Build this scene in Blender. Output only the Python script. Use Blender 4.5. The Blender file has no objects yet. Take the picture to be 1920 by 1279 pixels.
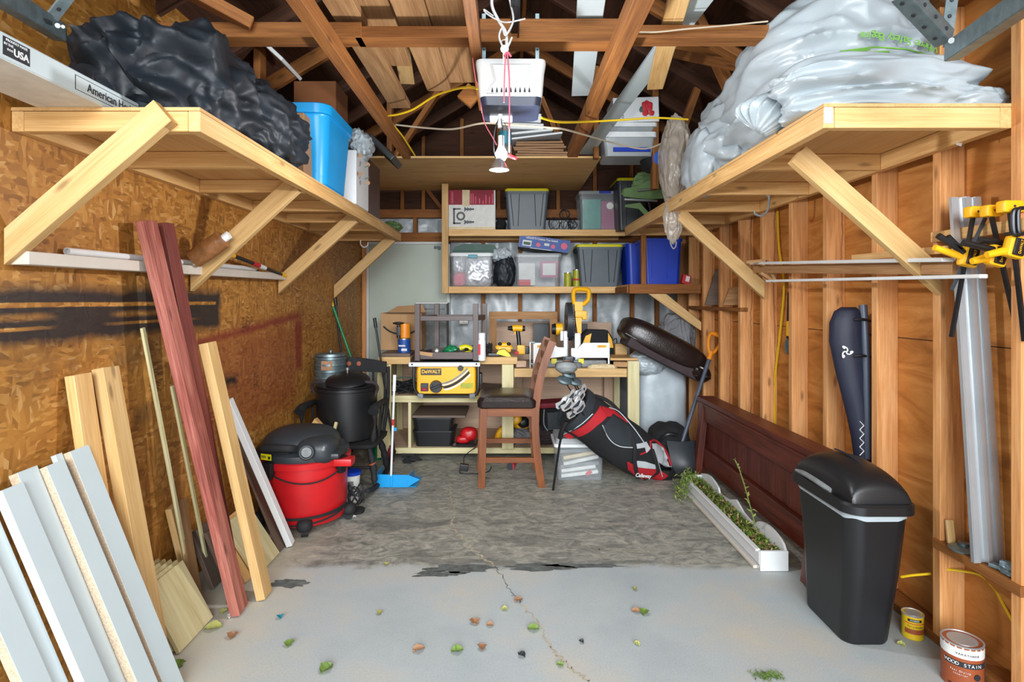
import bpy, bmesh, math, random
from mathutils import Vector, Matrix, noise
random.seed(7)
C = bpy.context.scene.collection
S = bpy.context.scene
PI = math.pi
V = Vector
F = 1090.0; EYE = 1.40
# ---------------- camera ----------------
cam_d = bpy.data.cameras.new('camera'); cam = bpy.data.objects.new('camera', cam_d); C.objects.link(cam)
cam.location = (0, 0, EYE); cam.rotation_euler = (PI/2, 0, 0)
cam_d.sensor_width = 36; cam_d.lens = 36*F/1920
cam_d.shift_x = 8/1920; cam_d.shift_y = -77.5/1920
cam_d.clip_start = 0.05; cam_d.clip_end = 100
S.camera = cam
# ---------------- daylight through the open door behind the camera ----------------
w = bpy.data.worlds.new('sky'); S.world = w; w.use_nodes = True
bg = w.node_tree.nodes['Background']; bg.inputs[0].default_value = (0.88, 0.95, 1.0, 1); bg.inputs[1].default_value = 1.7
S.view_settings.view_transform = 'Standard'; S.view_settings.look = 'None'
S.view_settings.gamma = 1; S.view_settings.use_curve_mapping = False
S.view_settings.exposure = 0.1
try:
    S.cycles.use_denoising = True; S.cycles.max_bounces = 8; S.cycles.diffuse_bounces = 5
    S.cycles.sample_clamp_indirect = 6; S.cycles.caustics_reflective = False; S.cycles.caustics_refractive = False
except Exception: pass
# garage door opening: the daylight that falls in through the open door, a portal-sized soft light over the driveway
def door_light(name, loc, rot, sx, sy, power, col):
    d = bpy.data.lights.new(name, 'AREA'); d.shape = 'RECTANGLE'; d.size = sx; d.size_y = sy; d.energy = power; d.color = col
    o = bpy.data.objects.new(name, d); C.objects.link(o); o.location = loc; o.rotation_euler = rot; return o
door_light('daylight_opening', (0.1, -7.0, 3.4), (math.radians(78), 0, 0), 7.0, 4.0, 1500, (0.93, 0.97, 1.0))

def P(x, y, Y): return V(((x-952)*Y/F, Y, EYE-(y-562)*Y/F))

def lin(h):
    h = h.lstrip('#'); r = []
    for i in (0, 2, 4):
        v = int(h[i:i+2], 16)/255
        r.append(v/12.92 if v <= .04045 else ((v+.055)/1.055)**2.4)
    return (*r, 1)

# ---------------- materials ----------------
def nvec(p): return V((noise.noise(p+V((13.1, 2.2, 7.9))), noise.noise(p+V((-4.7, 31.3, 1.6))), noise.noise(p+V((8.8, -9.4, 21.7)))))
class NT:
    def __init__(s, name):
        s.m = bpy.data.materials.new(name); s.m.use_nodes = True
        s.t = s.m.node_tree; s.n = s.t.nodes; s.b = s.n['Principled BSDF']; s.l = s.t.links
    def add(s, k, **kw):
        nd = s.n.new(k)
        for a, v in kw.items(): setattr(nd, a, v)
        return nd
    def set(s, sock, v):
        if isinstance(v, bpy.types.NodeSocket): s.l.new(v, sock)
        elif v is not None: sock.default_value = v
    def math(s, op, a, b=None, c=None, clamp=False):
        nd = s.add('ShaderNodeMath', operation=op, use_clamp=clamp)
        s.set(nd.inputs[0], a)
        if b is not None: s.set(nd.inputs[1], b)
        if c is not None: s.set(nd.inputs[2], c)
        return nd.outputs[0]
    def mix(s, f, a, b, blend='MIX'):
        nd = s.add('ShaderNodeMix', data_type='RGBA', blend_type=blend)
        s.set(nd.inputs[0], f); s.set(nd.inputs[6], a); s.set(nd.inputs[7], b); return nd.outputs[2]
    def coord(s, scale=(1, 1, 1), rnd=True, rot=(0, 0, 0)):
        tc = s.add('ShaderNodeTexCoord'); o = tc.outputs['Object']
        if rnd:
            oi = s.add('ShaderNodeObjectInfo'); vm = s.add('ShaderNodeVectorMath', operation='ADD')
            cm = s.add('ShaderNodeVectorMath', operation='SCALE'); cb = s.add('ShaderNodeCombineXYZ')
            for i in range(3): s.l.new(oi.outputs['Random'], cb.inputs[i])
            s.l.new(cb.outputs[0], cm.inputs[0]); cm.inputs['Scale'].default_value = 13.7
            s.l.new(o, vm.inputs[0]); s.l.new(cm.outputs[0], vm.inputs[1]); o = vm.outputs[0]
        mp = s.add('ShaderNodeMapping'); s.l.new(o, mp.inputs[0]); mp.inputs['Scale'].default_value = scale; mp.inputs['Rotation'].default_value = rot
        return mp.outputs[0]
    def noise(s, vec, scale, detail=4, rough=.55, dist=0):
        nd = s.add('ShaderNodeTexNoise'); s.l.new(vec, nd.inputs['Vector'])
        nd.inputs['Scale'].default_value = scale; nd.inputs['Detail'].default_value = detail
        nd.inputs['Roughness'].default_value = rough; nd.inputs['Distortion'].default_value = dist
        return nd.outputs[0]
    def ramp(s, f, stops):
        nd = s.add('ShaderNodeValToRGB'); s.l.new(f, nd.inputs[0]); e = nd.color_ramp.elements
        while len(e) < len(stops): e.new(.5)
        for i, (p, c) in enumerate(stops):
            e[i].position = p; e[i].color = lin(c) if isinstance(c, str) else (c if not isinstance(c, (int, float)) else (c, c, c, 1))
        return nd.outputs[0]
    def bump(s, h, st=.2, dist=.01):
        nd = s.add('ShaderNodeBump'); s.l.new(h, nd.inputs['Height']); nd.inputs['Strength'].default_value = st; nd.inputs['Distance'].default_value = dist
        s.l.new(nd.outputs[0], s.b.inputs['Normal'])

def plain(name, col, rough=.5, metal=0, var=.12, scale=6, bump=0, bscale=40, trans=0, alpha=1, emit=0, coat=0, sub=None):
    n = NT(name); c = lin(col)
    v = n.coord(); nz = n.noise(v, scale, 5, .6)
    lo = tuple(x*(1-var*1.5) for x in c[:3])+(1,); hi = tuple(min(1, x*(1+var)) for x in c[:3])+(1,)
    n.l.new(n.ramp(nz, [(.3, lo), (.7, hi)]), n.b.inputs['Base Color'])
    n.b.inputs['Roughness'].default_value = rough; n.b.inputs['Metallic'].default_value = metal
    n.b.inputs['Transmission Weight'].default_value = trans; n.b.inputs['Alpha'].default_value = alpha
    n.b.inputs['Coat Weight'].default_value = coat
    if emit: n.b.inputs['Emission Color'].default_value = c; n.b.inputs['Emission Strength'].default_value = emit
    if bump: n.bump(n.noise(v, bscale, 3), bump)
    return n.m

AX = {'X': (1, 0, 0), 'Y': (0, 1, 0), 'Z': (0, 0, 1)}
def wood(name, dark, mid, light, axis='X', rough=.62, knots=True, fine=.35, freq=1.0, bump=.12):
    n = NT(name)
    def sc(a, b): return tuple(a if ch == axis else b for ch in 'XYZ')
    g = n.noise(n.coord(sc(.9*freq, 9*freq)), 1.6, 6, .62, 1.1)
    base = n.ramp(g, [(.28, dark), (.5, mid), (.72, light)])
    st = n.noise(n.coord(sc(2.5, 90)), 1.5, 3, .6)
    base = n.mix(fine, base, n.ramp(st, [(.35, dark), (.65, light)]))
    if knots:
        vo = n.add('ShaderNodeTexVoronoi'); n.l.new(n.coord(sc(1.8, 6)), vo.inputs['Vector']); vo.inputs['Scale'].default_value = 1.6
        k = n.ramp(vo.outputs['Distance'], [(.05, 1.0), (.13, 0.0)])
        base = n.mix(n.math('MULTIPLY', k, .65), base, tuple(x*.35 for x in lin(dark)[:3])+(1,))
    n.l.new(base, n.b.inputs['Base Color']); n.b.inputs['Roughness'].default_value = rough
    n.bump(st, bump, .004)
    return n.m

M = {}
for ax in 'XYZ':
    M['pine'+ax] = wood('pine_'+ax, '#c08f52', '#dcaf70', '#ecc88d', ax)
    M['pale'+ax] = wood('pale_pine_'+ax, '#b18a52', '#cda66b', '#dcbb86', ax)
    M['stud'+ax] = wood('stud_wood_'+ax, '#a3622e', '#d99a5c', '#edb880', ax, fine=.3)
    M['old'+ax] = wood('old_roof_timber_'+ax, '#5e3410', '#885220', '#a66c30', ax, rough=.75)
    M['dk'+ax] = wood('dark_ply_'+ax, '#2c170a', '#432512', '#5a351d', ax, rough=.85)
    M['mah'+ax] = wood('mahogany_stain_'+ax, '#2e100a', '#5a2417', '#743524', ax, rough=.45)
    M['chair'+ax] = wood('brown_chair_wood_'+ax, '#4a2206', '#743c10', '#8f4f1a', ax, rough=.38, knots=False)
    M['treat'+ax] = wood('green_tinted_pine_'+ax, '#b5a876', '#d2c898', '#e0d8b2', ax, fine=.2)
    M['plank'+ax] = wood('weathered_plank_'+ax, '#7d5534', '#a67c50', '#bd9467', ax, rough=.75)
    M['ply'+ax] = wood('shelf_plywood_'+ax, '#b88a50', '#d3a66b', '#e0b981', ax, knots=False, freq=.7)
def wane(m):
    n = NT.__new__(NT); n.m = m; n.t = m.node_tree; n.n = n.t.nodes; n.b = n.n['Principled BSDF']; n.l = n.t.links
    src = n.b.inputs['Base Color'].links[0].from_socket; tc = n.add('ShaderNodeTexCoord'); sx = n.add('ShaderNodeSeparateXYZ'); n.l.new(tc.outputs['Object'], sx.inputs[0])
    wv = n.noise(n.coord((1.6, 1, 1)), 2.2, 5, .7); z = n.math('MULTIPLY_ADD', n.math('SUBTRACT', wv, .5), .055, sx.outputs[2])
    on = n.ramp(n.noise(n.coord((.5, .3, .3)), 1.0, 1), [(.42, 0.0), (.5, 1.0)])
    line = n.math('MULTIPLY', n.math('DIVIDE', n.math('SUBTRACT', z, .027), .004, clamp=True), n.math('DIVIDE', n.math('SUBTRACT', .038, z), .006, clamp=True))
    c1 = n.mix(n.math('MULTIPLY', n.math('MULTIPLY', line, on), .75), src, lin('#5c2c12')); n.l.new(c1, n.b.inputs['Base Color'])
wane(M['studX'])
M['redstain'] = wood('red_stained_board', '#6b2a22', '#8f443a', '#c98574', 'X', freq=.9, fine=.35)
M['redstain_dark'] = wood('red_stained_board_dark', '#4b1f1b', '#6c312a', '#85423a', 'X')
M['espresso'] = wood('espresso_wood', '#3a2a28', '#4a3836', '#5c4744', 'X', rough=.4, knots=False)
M['grayboard'] = wood('grey_brown_board', '#55473e', '#6b5a4e', '#7d6c5e', 'X', knots=False)
M['darkboard'] = wood('dark_brown_board', '#4a382d', '#5c483b', '#6d584a', 'X', knots=False)
M['pinkply'] = wood('pinkish_plywood', '#b3917a', '#c8aa90', '#d8bda4', 'X', knots=False, freq=.6)
M['white'] = plain('white_plastic', '#e4e8ea', .4, var=.03)
M['melamine'] = plain('white_melamine', '#c6d4d8', .35, var=.02)
M['chip'] = plain('chipboard_core', '#d0baa0', .85, var=.22, scale=160)
M['whitepaint'] = plain('white_paint', '#d5d8d8', .5, var=.06)
M['offwhite'] = plain('off_white_trim', '#cfc7bb', .5, var=.05)
M['black'] = plain('black_plastic', '#15171a', .4, var=.1)
M['blackmatte'] = plain('black_matte', '#1a1b1e', .75, var=.2)
M['charcoal'] = plain('charcoal_plastic', '#2d3338', .45, var=.12)
M['graytote'] = plain('grey_tote', '#4d5860', .45, var=.06)
M['yellow'] = plain('safety_yellow', '#f2b416', .4, var=.05)
M['yellid'] = plain('bright_yellow_lid', '#d8cf12', .4, var=.05)
M['orange'] = plain('orange_plastic', '#e58a1c', .4, var=.05)
M['red'] = plain('vacuum_red', '#c01a20', .35, var=.08, scale=9)
M['redf'] = plain('red_fabric', '#b01c26', .7, var=.12, bump=.1)
M['blackf'] = plain('black_fabric', '#17181b', .85, var=.25, bump=.2, bscale=200)
M['grayf'] = plain('light_grey_fabric', '#b6bcc0', .7, var=.08)
M['blue'] = plain('royal_blue_plastic', '#0838b4', .4, var=.08)
M['cyan'] = plain('sky_blue_plastic', '#1496d8', .35, var=.05)
M['teal'] = plain('teal_plastic', '#1b8aa0', .4)
M['green'] = plain('green_handle', '#0f7d4d', .4)
M['steel'] = plain('bright_steel', '#b9bdc0', .3, metal=.9, var=.08)
M['galv'] = plain('galvanised_steel', '#7d9096', .42, metal=.75, var=.18, scale=30)
M['alum'] = plain('aluminium', '#c3c8cc', .4, metal=.6, var=.05)
M['darksteel'] = plain('dark_steel', '#3a3c40', .35, metal=.8, var=.15)
M['card'] = plain('cardboard', '#b58f66', .85, var=.06)
M['card2'] = plain('printed_cardboard', '#9a7656', .85, var=.08)
M['carddark'] = plain('old_cardboard', '#7a4a26', .85, var=.08)
M['leather'] = plain('black_brown_leather', '#241a18', .28, var=.2, scale=12, bump=.15, bscale=90)
M['graycloth'] = plain('grey_cloth', '#7f8084', .85, var=.12, bump=.25, bscale=300)
M['navy'] = plain('navy_fabric', '#1f2336', .6, var=.15)
M['navyplastic'] = plain('navy_plastic', '#2b3246', .4, var=.06)
M['lamp'] = plain('lit_bulb', '#ffffff', .4, var=0, emit=22)
M['lampwarm'] = plain('lit_lens', '#f4f8ff', .4, var=0, emit=3)
def crinkle(name, col, rough, st=.5, sc=5, var=.05):
    n = NT(name); c = lin(col); v = n.coord()
    a = n.add('ShaderNodeTexNoise', noise_type='RIDGED_MULTIFRACTAL'); n.l.new(n.coord((1, 1.6, .7), True, (.5, .3, .4)), a.inputs['Vector']); a.inputs['Scale'].default_value = sc; a.inputs['Detail'].default_value = 3; a.inputs['Distortion'].default_value = .8
    vo = n.add('ShaderNodeTexVoronoi', feature='F1'); n.l.new(n.coord((1, .55, 1.3), True, (.2, .7, .1)), vo.inputs['Vector']); vo.inputs['Scale'].default_value = sc*2
    n.l.new(n.ramp(n.noise(v, 3, 4), [(.3, tuple(x*(1-var) for x in c[:3])+(1,)), (.7, c)]), n.b.inputs['Base Color']); n.b.inputs['Roughness'].default_value = rough
    n.bump(n.math('ADD', n.math('MULTIPLY', a.outputs[0], .5), vo.outputs['Distance']), st, .03); return n.m
M['bagwhite'] = crinkle('white_bag_plastic', '#a9b4ba', .36, .3, 4.0)
M['tarp'] = crinkle('black_tarp', '#182028', .56, .3, 3.4)
M['wrap'] = plain('cloudy_plastic_wrap', '#b2bdc4', .3, var=.12, scale=4, bump=.3, bscale=12)
M['clearwrap'] = plain('clear_dusty_bag', '#b5aa9c', .22, var=.15, scale=5, bump=.4, bscale=25, alpha=.62)
M['clear'] = plain('clear_plastic', '#c8d0d6', .12, var=.05, alpha=.16)
M['glassy'] = plain('grey_clear_lid', '#b8c0c4', .25, var=.05, alpha=.6)
M['silver'] = plain('silver_pouch', '#c4c6cc', .3, metal=.3, var=.35, scale=22)
M['paper'] = plain('white_paper', '#dcdedb', .8, var=.08, scale=20)
M['pink'] = plain('pink_card', '#a83e72', .7)
M['tealcard'] = plain('teal_card', '#2f9a8b', .6, var=.15, scale=30)
M['redcard'] = plain('red_card', '#8e2436', .7)
M['yelcord'] = plain('yellow_cable', '#dcb71a', .5, var=.05)
M['whitecord'] = plain('white_cable', '#cdbfa8', .5, var=.05)
M['pinkcord'] = plain('pink_cord', '#d5637a', .6, var=.05)
M['soil'] = plain('leafy_soil', '#4a3a22', .9, var=.5, scale=60, bump=.5)
M['moss'] = plain('green_moss', '#5f7a22', .85, var=.4, scale=70, bump=.4)
M['leaf'] = plain('green_leaf', '#6d8a3e', .6, var=.25)
M['leafy'] = plain('yellow_green_leaf', '#a3a55c', .6, var=.25)
M['leafbrown'] = plain('brown_leaf', '#a07858', .7, var=.2)
M['olive'] = plain('olive_fabric', '#5f7a4c', .8, var=.2)
M['brightblue'] = plain('bright_blue_fabric', '#1d5fd0', .6)
M['bluegray'] = plain('blue_grey_metal', '#4a5262', .4, var=.08)
M['sawdust'] = plain('sawdust', '#d8c39a', .95, var=.15, scale=60)
M['dust'] = plain('dusty_plastic', '#84898a', .7, var=.2, scale=14)
M['brownwrap'] = plain('brown_wrapped_plastic', '#8a5b34', .3, var=.35, scale=14, bump=.4, bscale=20)
M['purple'] = plain('dark_plum_fabric', '#3b3034', .85, var=.2)
M['greencover'] = plain('dark_green_lid', '#3f5f54', .6)
M['rail'] = plain('rail_white', '#e9ecec', .4, var=.02)
M['stripe'] = plain('printed_dark_ink', '#23242a', .7, var=0)
M['pewter'] = plain('painted_door', '#b6c1b4', .5, var=.05, scale=1.5)
M['blueink'] = plain('blue_printed_label', '#1c4a9c', .5, var=.3, scale=40)
M['redink'] = plain('red_ink', '#c02430', .6, var=.05)
M['greenink'] = plain('green_ink', '#74b33c', .5, var=.05)
M['stainbrown'] = plain('brown_can_label', '#9c4f2c', .45, var=.1)
M['limecan'] = plain('lime_can', '#a5a81c', .4, var=.15, scale=30)
M['creme'] = plain('cream_tape', '#dccba4', .6)

# OSB strand board with spray paint marks
def make_osb():
    n = NT('strand_board'); tc = n.add('ShaderNodeTexCoord'); ob = tc.outputs['Object']
    nz = n.add('ShaderNodeTexNoise'); n.l.new(ob, nz.inputs['Vector']); nz.inputs['Scale'].default_value = 5; nz.inputs['Detail'].default_value = 3
    warp = n.add('ShaderNodeVectorMath', operation='MULTIPLY_ADD'); n.l.new(nz.outputs['Color'], warp.inputs[0]); warp.inputs[1].default_value = (.05, .05, .05); n.l.new(ob, warp.inputs[2])
    cols = []
    for ang, sc in ((.5, (1, 9, 34)), (-.35, (1, 34, 9)), (1.0, (1, 12, 44))):
        mp = n.add('ShaderNodeMapping'); n.l.new(warp.outputs[0], mp.inputs[0]); mp.inputs['Rotation'].default_value = (ang, 0, 0); mp.inputs['Scale'].default_value = sc
        vo = n.add('ShaderNodeTexVoronoi'); n.l.new(mp.outputs[0], vo.inputs['Vector']); vo.inputs['Scale'].default_value = 1.7
        sp = n.add('ShaderNodeSeparateColor'); n.l.new(vo.outputs['Color'], sp.inputs[0]); cols.append(sp.outputs[0])
    pick = n.noise(ob, 9, 2)
    a = n.mix(n.ramp(pick, [(.45, 0.0), (.52, 1.0)]), cols[0], cols[1]); b = n.mix(n.ramp(n.noise(ob, 14, 2), [(.5, 0.0), (.56, 1.0)]), a, cols[2])
    base = n.ramp(b, [(0, '#55300f'), (.2, '#8f5a22'), (.6, '#b98038'), (.9, '#d09c54'), (1, '#e0b97c')])
    base = n.mix(.5, base, n.ramp(n.noise(ob, 2.2, 5, .6), [(.3, '#8f5a20'), (.7, '#c88f42')]))
    xyz = n.add('ShaderNodeSeparateXYZ'); n.l.new(ob, xyz.inputs[0]); Y, Z = xyz.outputs[1], xyz.outputs[2]
    wob = n.math('SUBTRACT', n.noise(ob, 7, 4, .6), .5)
    def band(v, lo, hi, soft, wb=.04):
        vv = n.math('MULTIPLY_ADD', wob, wb, v)
        a = n.math('DIVIDE', n.math('SUBTRACT', vv, lo), soft, clamp=True)
        b = n.math('DIVIDE', n.math('SUBTRACT', hi, vv), soft, clamp=True)
        return n.math('MULTIPLY', a, b, clamp=True)
    def box(y0, y1, z0, z1, soft=.04, wb=.06): return n.math('MULTIPLY', band(Y, y0, y1, soft, wb), band(Z, z0, z1, soft, wb))
    def AND(a, b): return n.math('MULTIPLY', a, b)
    def OR(a, b): return n.math('MAXIMUM', a, b)
    def NOT(a): return n.math('SUBTRACT', 1.0, a)
    # black sprayed block with bare lines
    blk = box(.5, 3.22, 1.22, 1.47, .05)
    lines = OR(AND(band(Z, 1.372, 1.392, .004, .005), band(Y, .6, 3.15, .01, 0)), AND(band(Z, 1.296, 1.312, .004, .005), OR(band(Y, 2.25, 3.0, .3, 0), band(Y, .6, 2.05, .2, 0))))
    lite = OR(AND(band(Z, 1.325, 1.36, .015, .01), band(Y, 2.3, 2.75, .1)), AND(band(Z, 1.325, 1.36, .015, .01), band(Y, .5, 2.05, .1)))
    blk = AND(blk, n.math('SUBTRACT', 1.0, n.math('MAXIMUM', lines, n.math('MULTIPLY', lite, .6))))
    haze = n.math('MULTIPLY', AND(box(.5, 2.75, 1.0, 1.3, .14, .2), n.ramp(n.noise(ob, 6, 4), [(.4, 0.0), (.62, 1.0)])), .6)
    blot = OR(box(3.22, 3.42, .88, 1.0, .05, .12), n.math('MULTIPLY', box(2.45, 2.6, .84, .97, .04, .12), .45))
    blk = OR(OR(blk, haze), blot)
    redh = n.math('MULTIPLY', box(2.85, 4.45, .55, 1.3, .16, .15), .5)
    zz = n.math('SUBTRACT', Z, n.math('MULTIPLY', n.math('SUBTRACT', Y, 3.1), .072))
    rl = n.math('MULTIPLY', OR(AND(band(zz, 1.13, 1.24, .05, .03), band(Y, 2.9, 4.45, .08)), AND(band(Y, 4.28, 4.5, .07, .05), band(Z, .82, 1.3, .08))), .85)
    base = n.mix(OR(redh, rl), base, lin('#7c2420')); base = n.mix(n.math('MULTIPLY', blk, .95), base, lin('#191b20'))
    stamp = n.math('MULTIPLY', AND(OR(OR(box(2.56, 2.66, .98, 1.13, .01, 0), box(3.45, 3.56, 1.2, 1.3, .01, 0)), OR(box(3.05, 3.15, .42, .6, .01, 0), box(3.6, 3.7, .85, 1.0, .01, 0))), n.ramp(n.noise(n.coord((1, 30, 160), False), 1, 2), [(.5, 0.0), (.55, 1.0)])), .6)
    base = n.mix(stamp, base, lin('#3a2410'))
    n.l.new(base, n.b.inputs['Base Color']); n.b.inputs['Roughness'].default_value = .55; n.bump(b, .25, .004)
    return n.m
M['osb'] = make_osb()

def make_rightply():
    n = NT('sheathing_plywood'); v = n.coord((.4, 1.1, 5.5), False)
    g = n.noise(v, 1.4, 6, .6, 1.6)
    base = n.ramp(g, [(.25, '#85501f'), (.45, '#b57432'), (.62, '#c98a46'), (.8, '#da9f5f')])
    kn = n.add('ShaderNodeTexVoronoi'); n.l.new(n.coord((1, 1.6, 2.2), False), kn.inputs['Vector']); kn.inputs['Scale'].default_value = 1.5
    k = n.ramp(kn.outputs['Distance'], [(.03, 1.0), (.07, 0.0)])
    base = n.mix(n.math('MULTIPLY', k, .6), base, lin('#4f2811'))
    n.l.new(base, n.b.inputs['Base Color']); n.b.inputs['Roughness'].default_value = .7; n.bump(g, .1)
    return n.m
M['rply'] = make_rightply()

def make_floor():
    n = NT('worn_concrete'); ob = n.coord((1, 1, 1), False)
    xyz = n.add('ShaderNodeSeparateXYZ'); n.l.new(ob, xyz.inputs[0]); Y = xyz.outputs[1]
    wob = n.math('SUBTRACT', n.noise(ob, 3.5, 7, .7), .5)
    yy = n.math('MULTIPLY_ADD', wob, .28, Y)
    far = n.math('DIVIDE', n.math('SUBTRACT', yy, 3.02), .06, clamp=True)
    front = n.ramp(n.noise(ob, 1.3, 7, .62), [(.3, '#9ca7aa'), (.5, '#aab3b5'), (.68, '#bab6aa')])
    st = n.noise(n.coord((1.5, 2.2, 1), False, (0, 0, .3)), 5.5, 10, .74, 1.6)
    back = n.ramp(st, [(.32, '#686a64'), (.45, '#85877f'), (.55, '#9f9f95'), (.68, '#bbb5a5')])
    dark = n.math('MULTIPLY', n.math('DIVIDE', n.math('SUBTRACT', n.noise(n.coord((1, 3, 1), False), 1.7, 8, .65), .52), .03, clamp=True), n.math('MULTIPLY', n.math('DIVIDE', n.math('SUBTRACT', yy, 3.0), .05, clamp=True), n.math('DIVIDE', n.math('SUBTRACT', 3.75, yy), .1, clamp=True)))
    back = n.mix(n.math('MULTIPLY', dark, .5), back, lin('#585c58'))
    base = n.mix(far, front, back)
    sp = n.ramp(n.noise(ob, 140, 3, .8), [(.25, .8), (.5, 1.0), (.75, 1.12)])
    base = n.mix(1.0, base, sp, 'MULTIPLY')
    # pale sawdust along the left boards
    X = xyz.outputs[0]; xx = n.math('MULTIPLY_ADD', wob, .5, X)
    saw = n.math('MULTIPLY', n.math('DIVIDE', n.math('SUBTRACT', -.98, xx), .25, clamp=True), n.math('DIVIDE', n.math('SUBTRACT', 3.9, yy), .4, clamp=True))
    base = n.mix(n.math('MULTIPLY', saw, .55), base, lin('#c4bda6'))
    n.l.new(base, n.b.inputs['Base Color']); n.b.inputs['Roughness'].default_value = .6
    n.bump(st, .12, .006)
    return n.m
M['floor'] = make_floor()
def make_sheeting():
    n = NT('white_vapour_sheeting'); ob = n.coord((1, 1, 1), False)
    a = n.noise(n.coord((1, 1, 1), False, (0, .6, 0)), 3, 5, .6, 2.5); w_ = n.add('ShaderNodeTexNoise', noise_type='RIDGED_MULTIFRACTAL'); n.l.new(n.coord((3.2, 1, 1.1), False, (0, .9, 0)), w_.inputs['Vector']); w_.inputs['Scale'].default_value = 2
    n.l.new(n.ramp(a, [(.3, '#98a3a8'), (.7, '#c5ccd0')]), n.b.inputs['Base Color']); n.b.inputs['Roughness'].default_value = .32
    n.bump(w_.outputs[0], .5, .03); return n.m
M['sheeting'] = make_sheeting()

# ---------------- geometry helpers ----------------
def tag(o, label=None, cat=None, group=None, kind=None):
    if label: o['label'] = label
    if cat: o['category'] = cat
    if group: o['group'] = group
    if kind: o['kind'] = kind
    return o

WM = {}
def obj(name, bm, mats, parent=None, Mx=None, ang=35, bottom=False):
    """link a bmesh as ONE object; world-space verts are re-based to the base centre unless Mx is given"""
    if not isinstance(mats, (list, tuple)): mats = [mats]
    if Mx is None:
        xs = [v.co for v in bm.verts]
        lo = V([min(c[i] for c in xs) for i in range(3)]); hi = V([max(c[i] for c in xs) for i in range(3)])
        o0 = V(((lo.x+hi.x)/2, (lo.y+hi.y)/2, lo.z)); Mx = Matrix.Translation(o0)
        bmesh.ops.translate(bm, vec=-o0, verts=bm.verts)
    bmesh.ops.recalc_face_normals(bm, faces=bm.faces)
    me = bpy.data.meshes.new(name); bm.to_mesh(me); bm.free()
    for m in mats: me.materials.append(M[m] if isinstance(m, str) else m)
    for p in me.polygons: p.use_smooth = True
    try: me.set_sharp_from_angle(angle=math.radians(ang))
    except Exception: pass
    o = bpy.data.objects.new(name, me); C.objects.link(o); o.matrix_basis = Mx; WM[o.name] = Mx.copy()
    if len(me.polygons) < 300:
        wn = o.modifiers.new('weighted_normal', 'WEIGHTED_NORMAL'); wn.keep_sharp = True
    if parent is not None:
        o.parent = parent; o.matrix_parent_inverse = WM[parent.name].inverted()
    return o

def thing(name, label, cat, loc=(0, 0, 0), group=None, rotz=0):
    o = bpy.data.objects.new(name, None); C.objects.link(o); o.empty_display_size = .1
    o.matrix_basis = Matrix.Translation(V(loc)) @ Matrix.Rotation(rotz, 4, 'Z'); WM[o.name] = o.matrix_basis.copy()
    tag(o, label, cat, group); return o

def dup(root, loc=None, rotz=None, label=None, group=None, mat=None):
    r = root.copy(); C.objects.link(r)
    if mat is not None: r.matrix_basis = mat
    else:
        m = root.matrix_basis.copy()
        if rotz is not None: m = Matrix.Translation(m.translation) @ Matrix.Rotation(rotz, 4, 'Z')
        if loc is not None: m.translation = V(loc)
        r.matrix_basis = m
    WM[r.name] = r.matrix_basis.copy()
    if label: r['label'] = label
    if group: r['group'] = group
    for ch in list(root.children):
        c = ch.copy(); C.objects.link(c); c.parent = r; c.matrix_parent_inverse = ch.matrix_parent_inverse
        for g in list(ch.children):
            d = g.copy(); C.objects.link(d); d.parent = c; d.matrix_parent_inverse = g.matrix_parent_inverse
    return r

def BM(): return bmesh.new()
def bx(bm, c, s, R=None, bev=0, mi=0):
    """box, centre c, size s, optional 3x3/4x4 rotation R"""
    r = bmesh.ops.create_cube(bm, size=1); vs = r['verts']
    mat = Matrix.Translation(V(c)) @ (R.to_4x4() if R is not None else Matrix()) @ Matrix.Diagonal((*s, 1))
    bmesh.ops.transform(bm, matrix=mat, verts=vs)
    fs = list({f for v in vs for f in v.link_faces})
    for f in fs: f.material_index = mi
    if bev > 0:
        es = list({e for v in vs for e in v.link_edges})
        b = bmesh.ops.bevel(bm, geom=es, offset=min(bev, min(s)*.45), segments=2 if bev >= .006 else 1, profile=.6, affect='EDGES')
        for f in b['faces']: f.material_index = mi
    return bm
def b3(bm, x0, x1, y0, y1, z0, z1, bev=0, mi=0):
    return bx(bm, ((x0+x1)/2, (y0+y1)/2, (z0+z1)/2), (abs(x1-x0), abs(y1-y0), abs(z1-z0)), None, bev, mi)
def box(name, x0, x1, y0, y1, z0, z1, mat, parent=None, bev=.003):
    return obj(name, b3(BM(), x0, x1, y0, y1, z0, z1, bev), mat, parent)
def frame(p0, p1, up=(0, 0, 1)):
    x = (V(p1)-V(p0)).normalized(); u = V(up)
    if abs(x.dot(u)) > .98: u = V((0, 1, 0))
    y = u.cross(x).normalized(); z = x.cross(y)
    m = Matrix((x, y, z)).transposed().to_4x4(); m.translation = (V(p0)+V(p1))/2; return m
def plank(name, p0, p1, w, h, mat, parent=None, up=(0, 0, 1), bev=.002, roll=0):
    """timber from p0 to p1; w across, h along up; grain runs with local X"""
    m = frame(p0, p1, up) @ Matrix.Rotation(roll, 4, 'X'); L = (V(p1)-V(p0)).length
    bm = BM(); bx(bm, (0, 0, 0), (L, w, h), None, bev)
    return obj(name, bm, mat, parent, m)
def cyl(bm, p0, p1, r0, r1=None, seg=16, mi=0, cap=True):
    r1 = r0 if r1 is None else r1; m = frame(p0, p1); L = (V(p1)-V(p0)).length
    a = []; b = []
    for i in range(seg):
        t = 2*PI*i/seg; c, s = math.cos(t), math.sin(t)
        a.append(bm.verts.new(m @ V((-L/2, c*r0, s*r0)))); b.append(bm.verts.new(m @ V((L/2, c*r1, s*r1))))
    for i in range(seg):
        j = (i+1) % seg; f = bm.faces.new((a[i], a[j], b[j], b[i])); f.material_index = mi
    if cap:
        for l in (a, b):
            f = bm.faces.new(l); f.material_index = mi
    return bm
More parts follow.
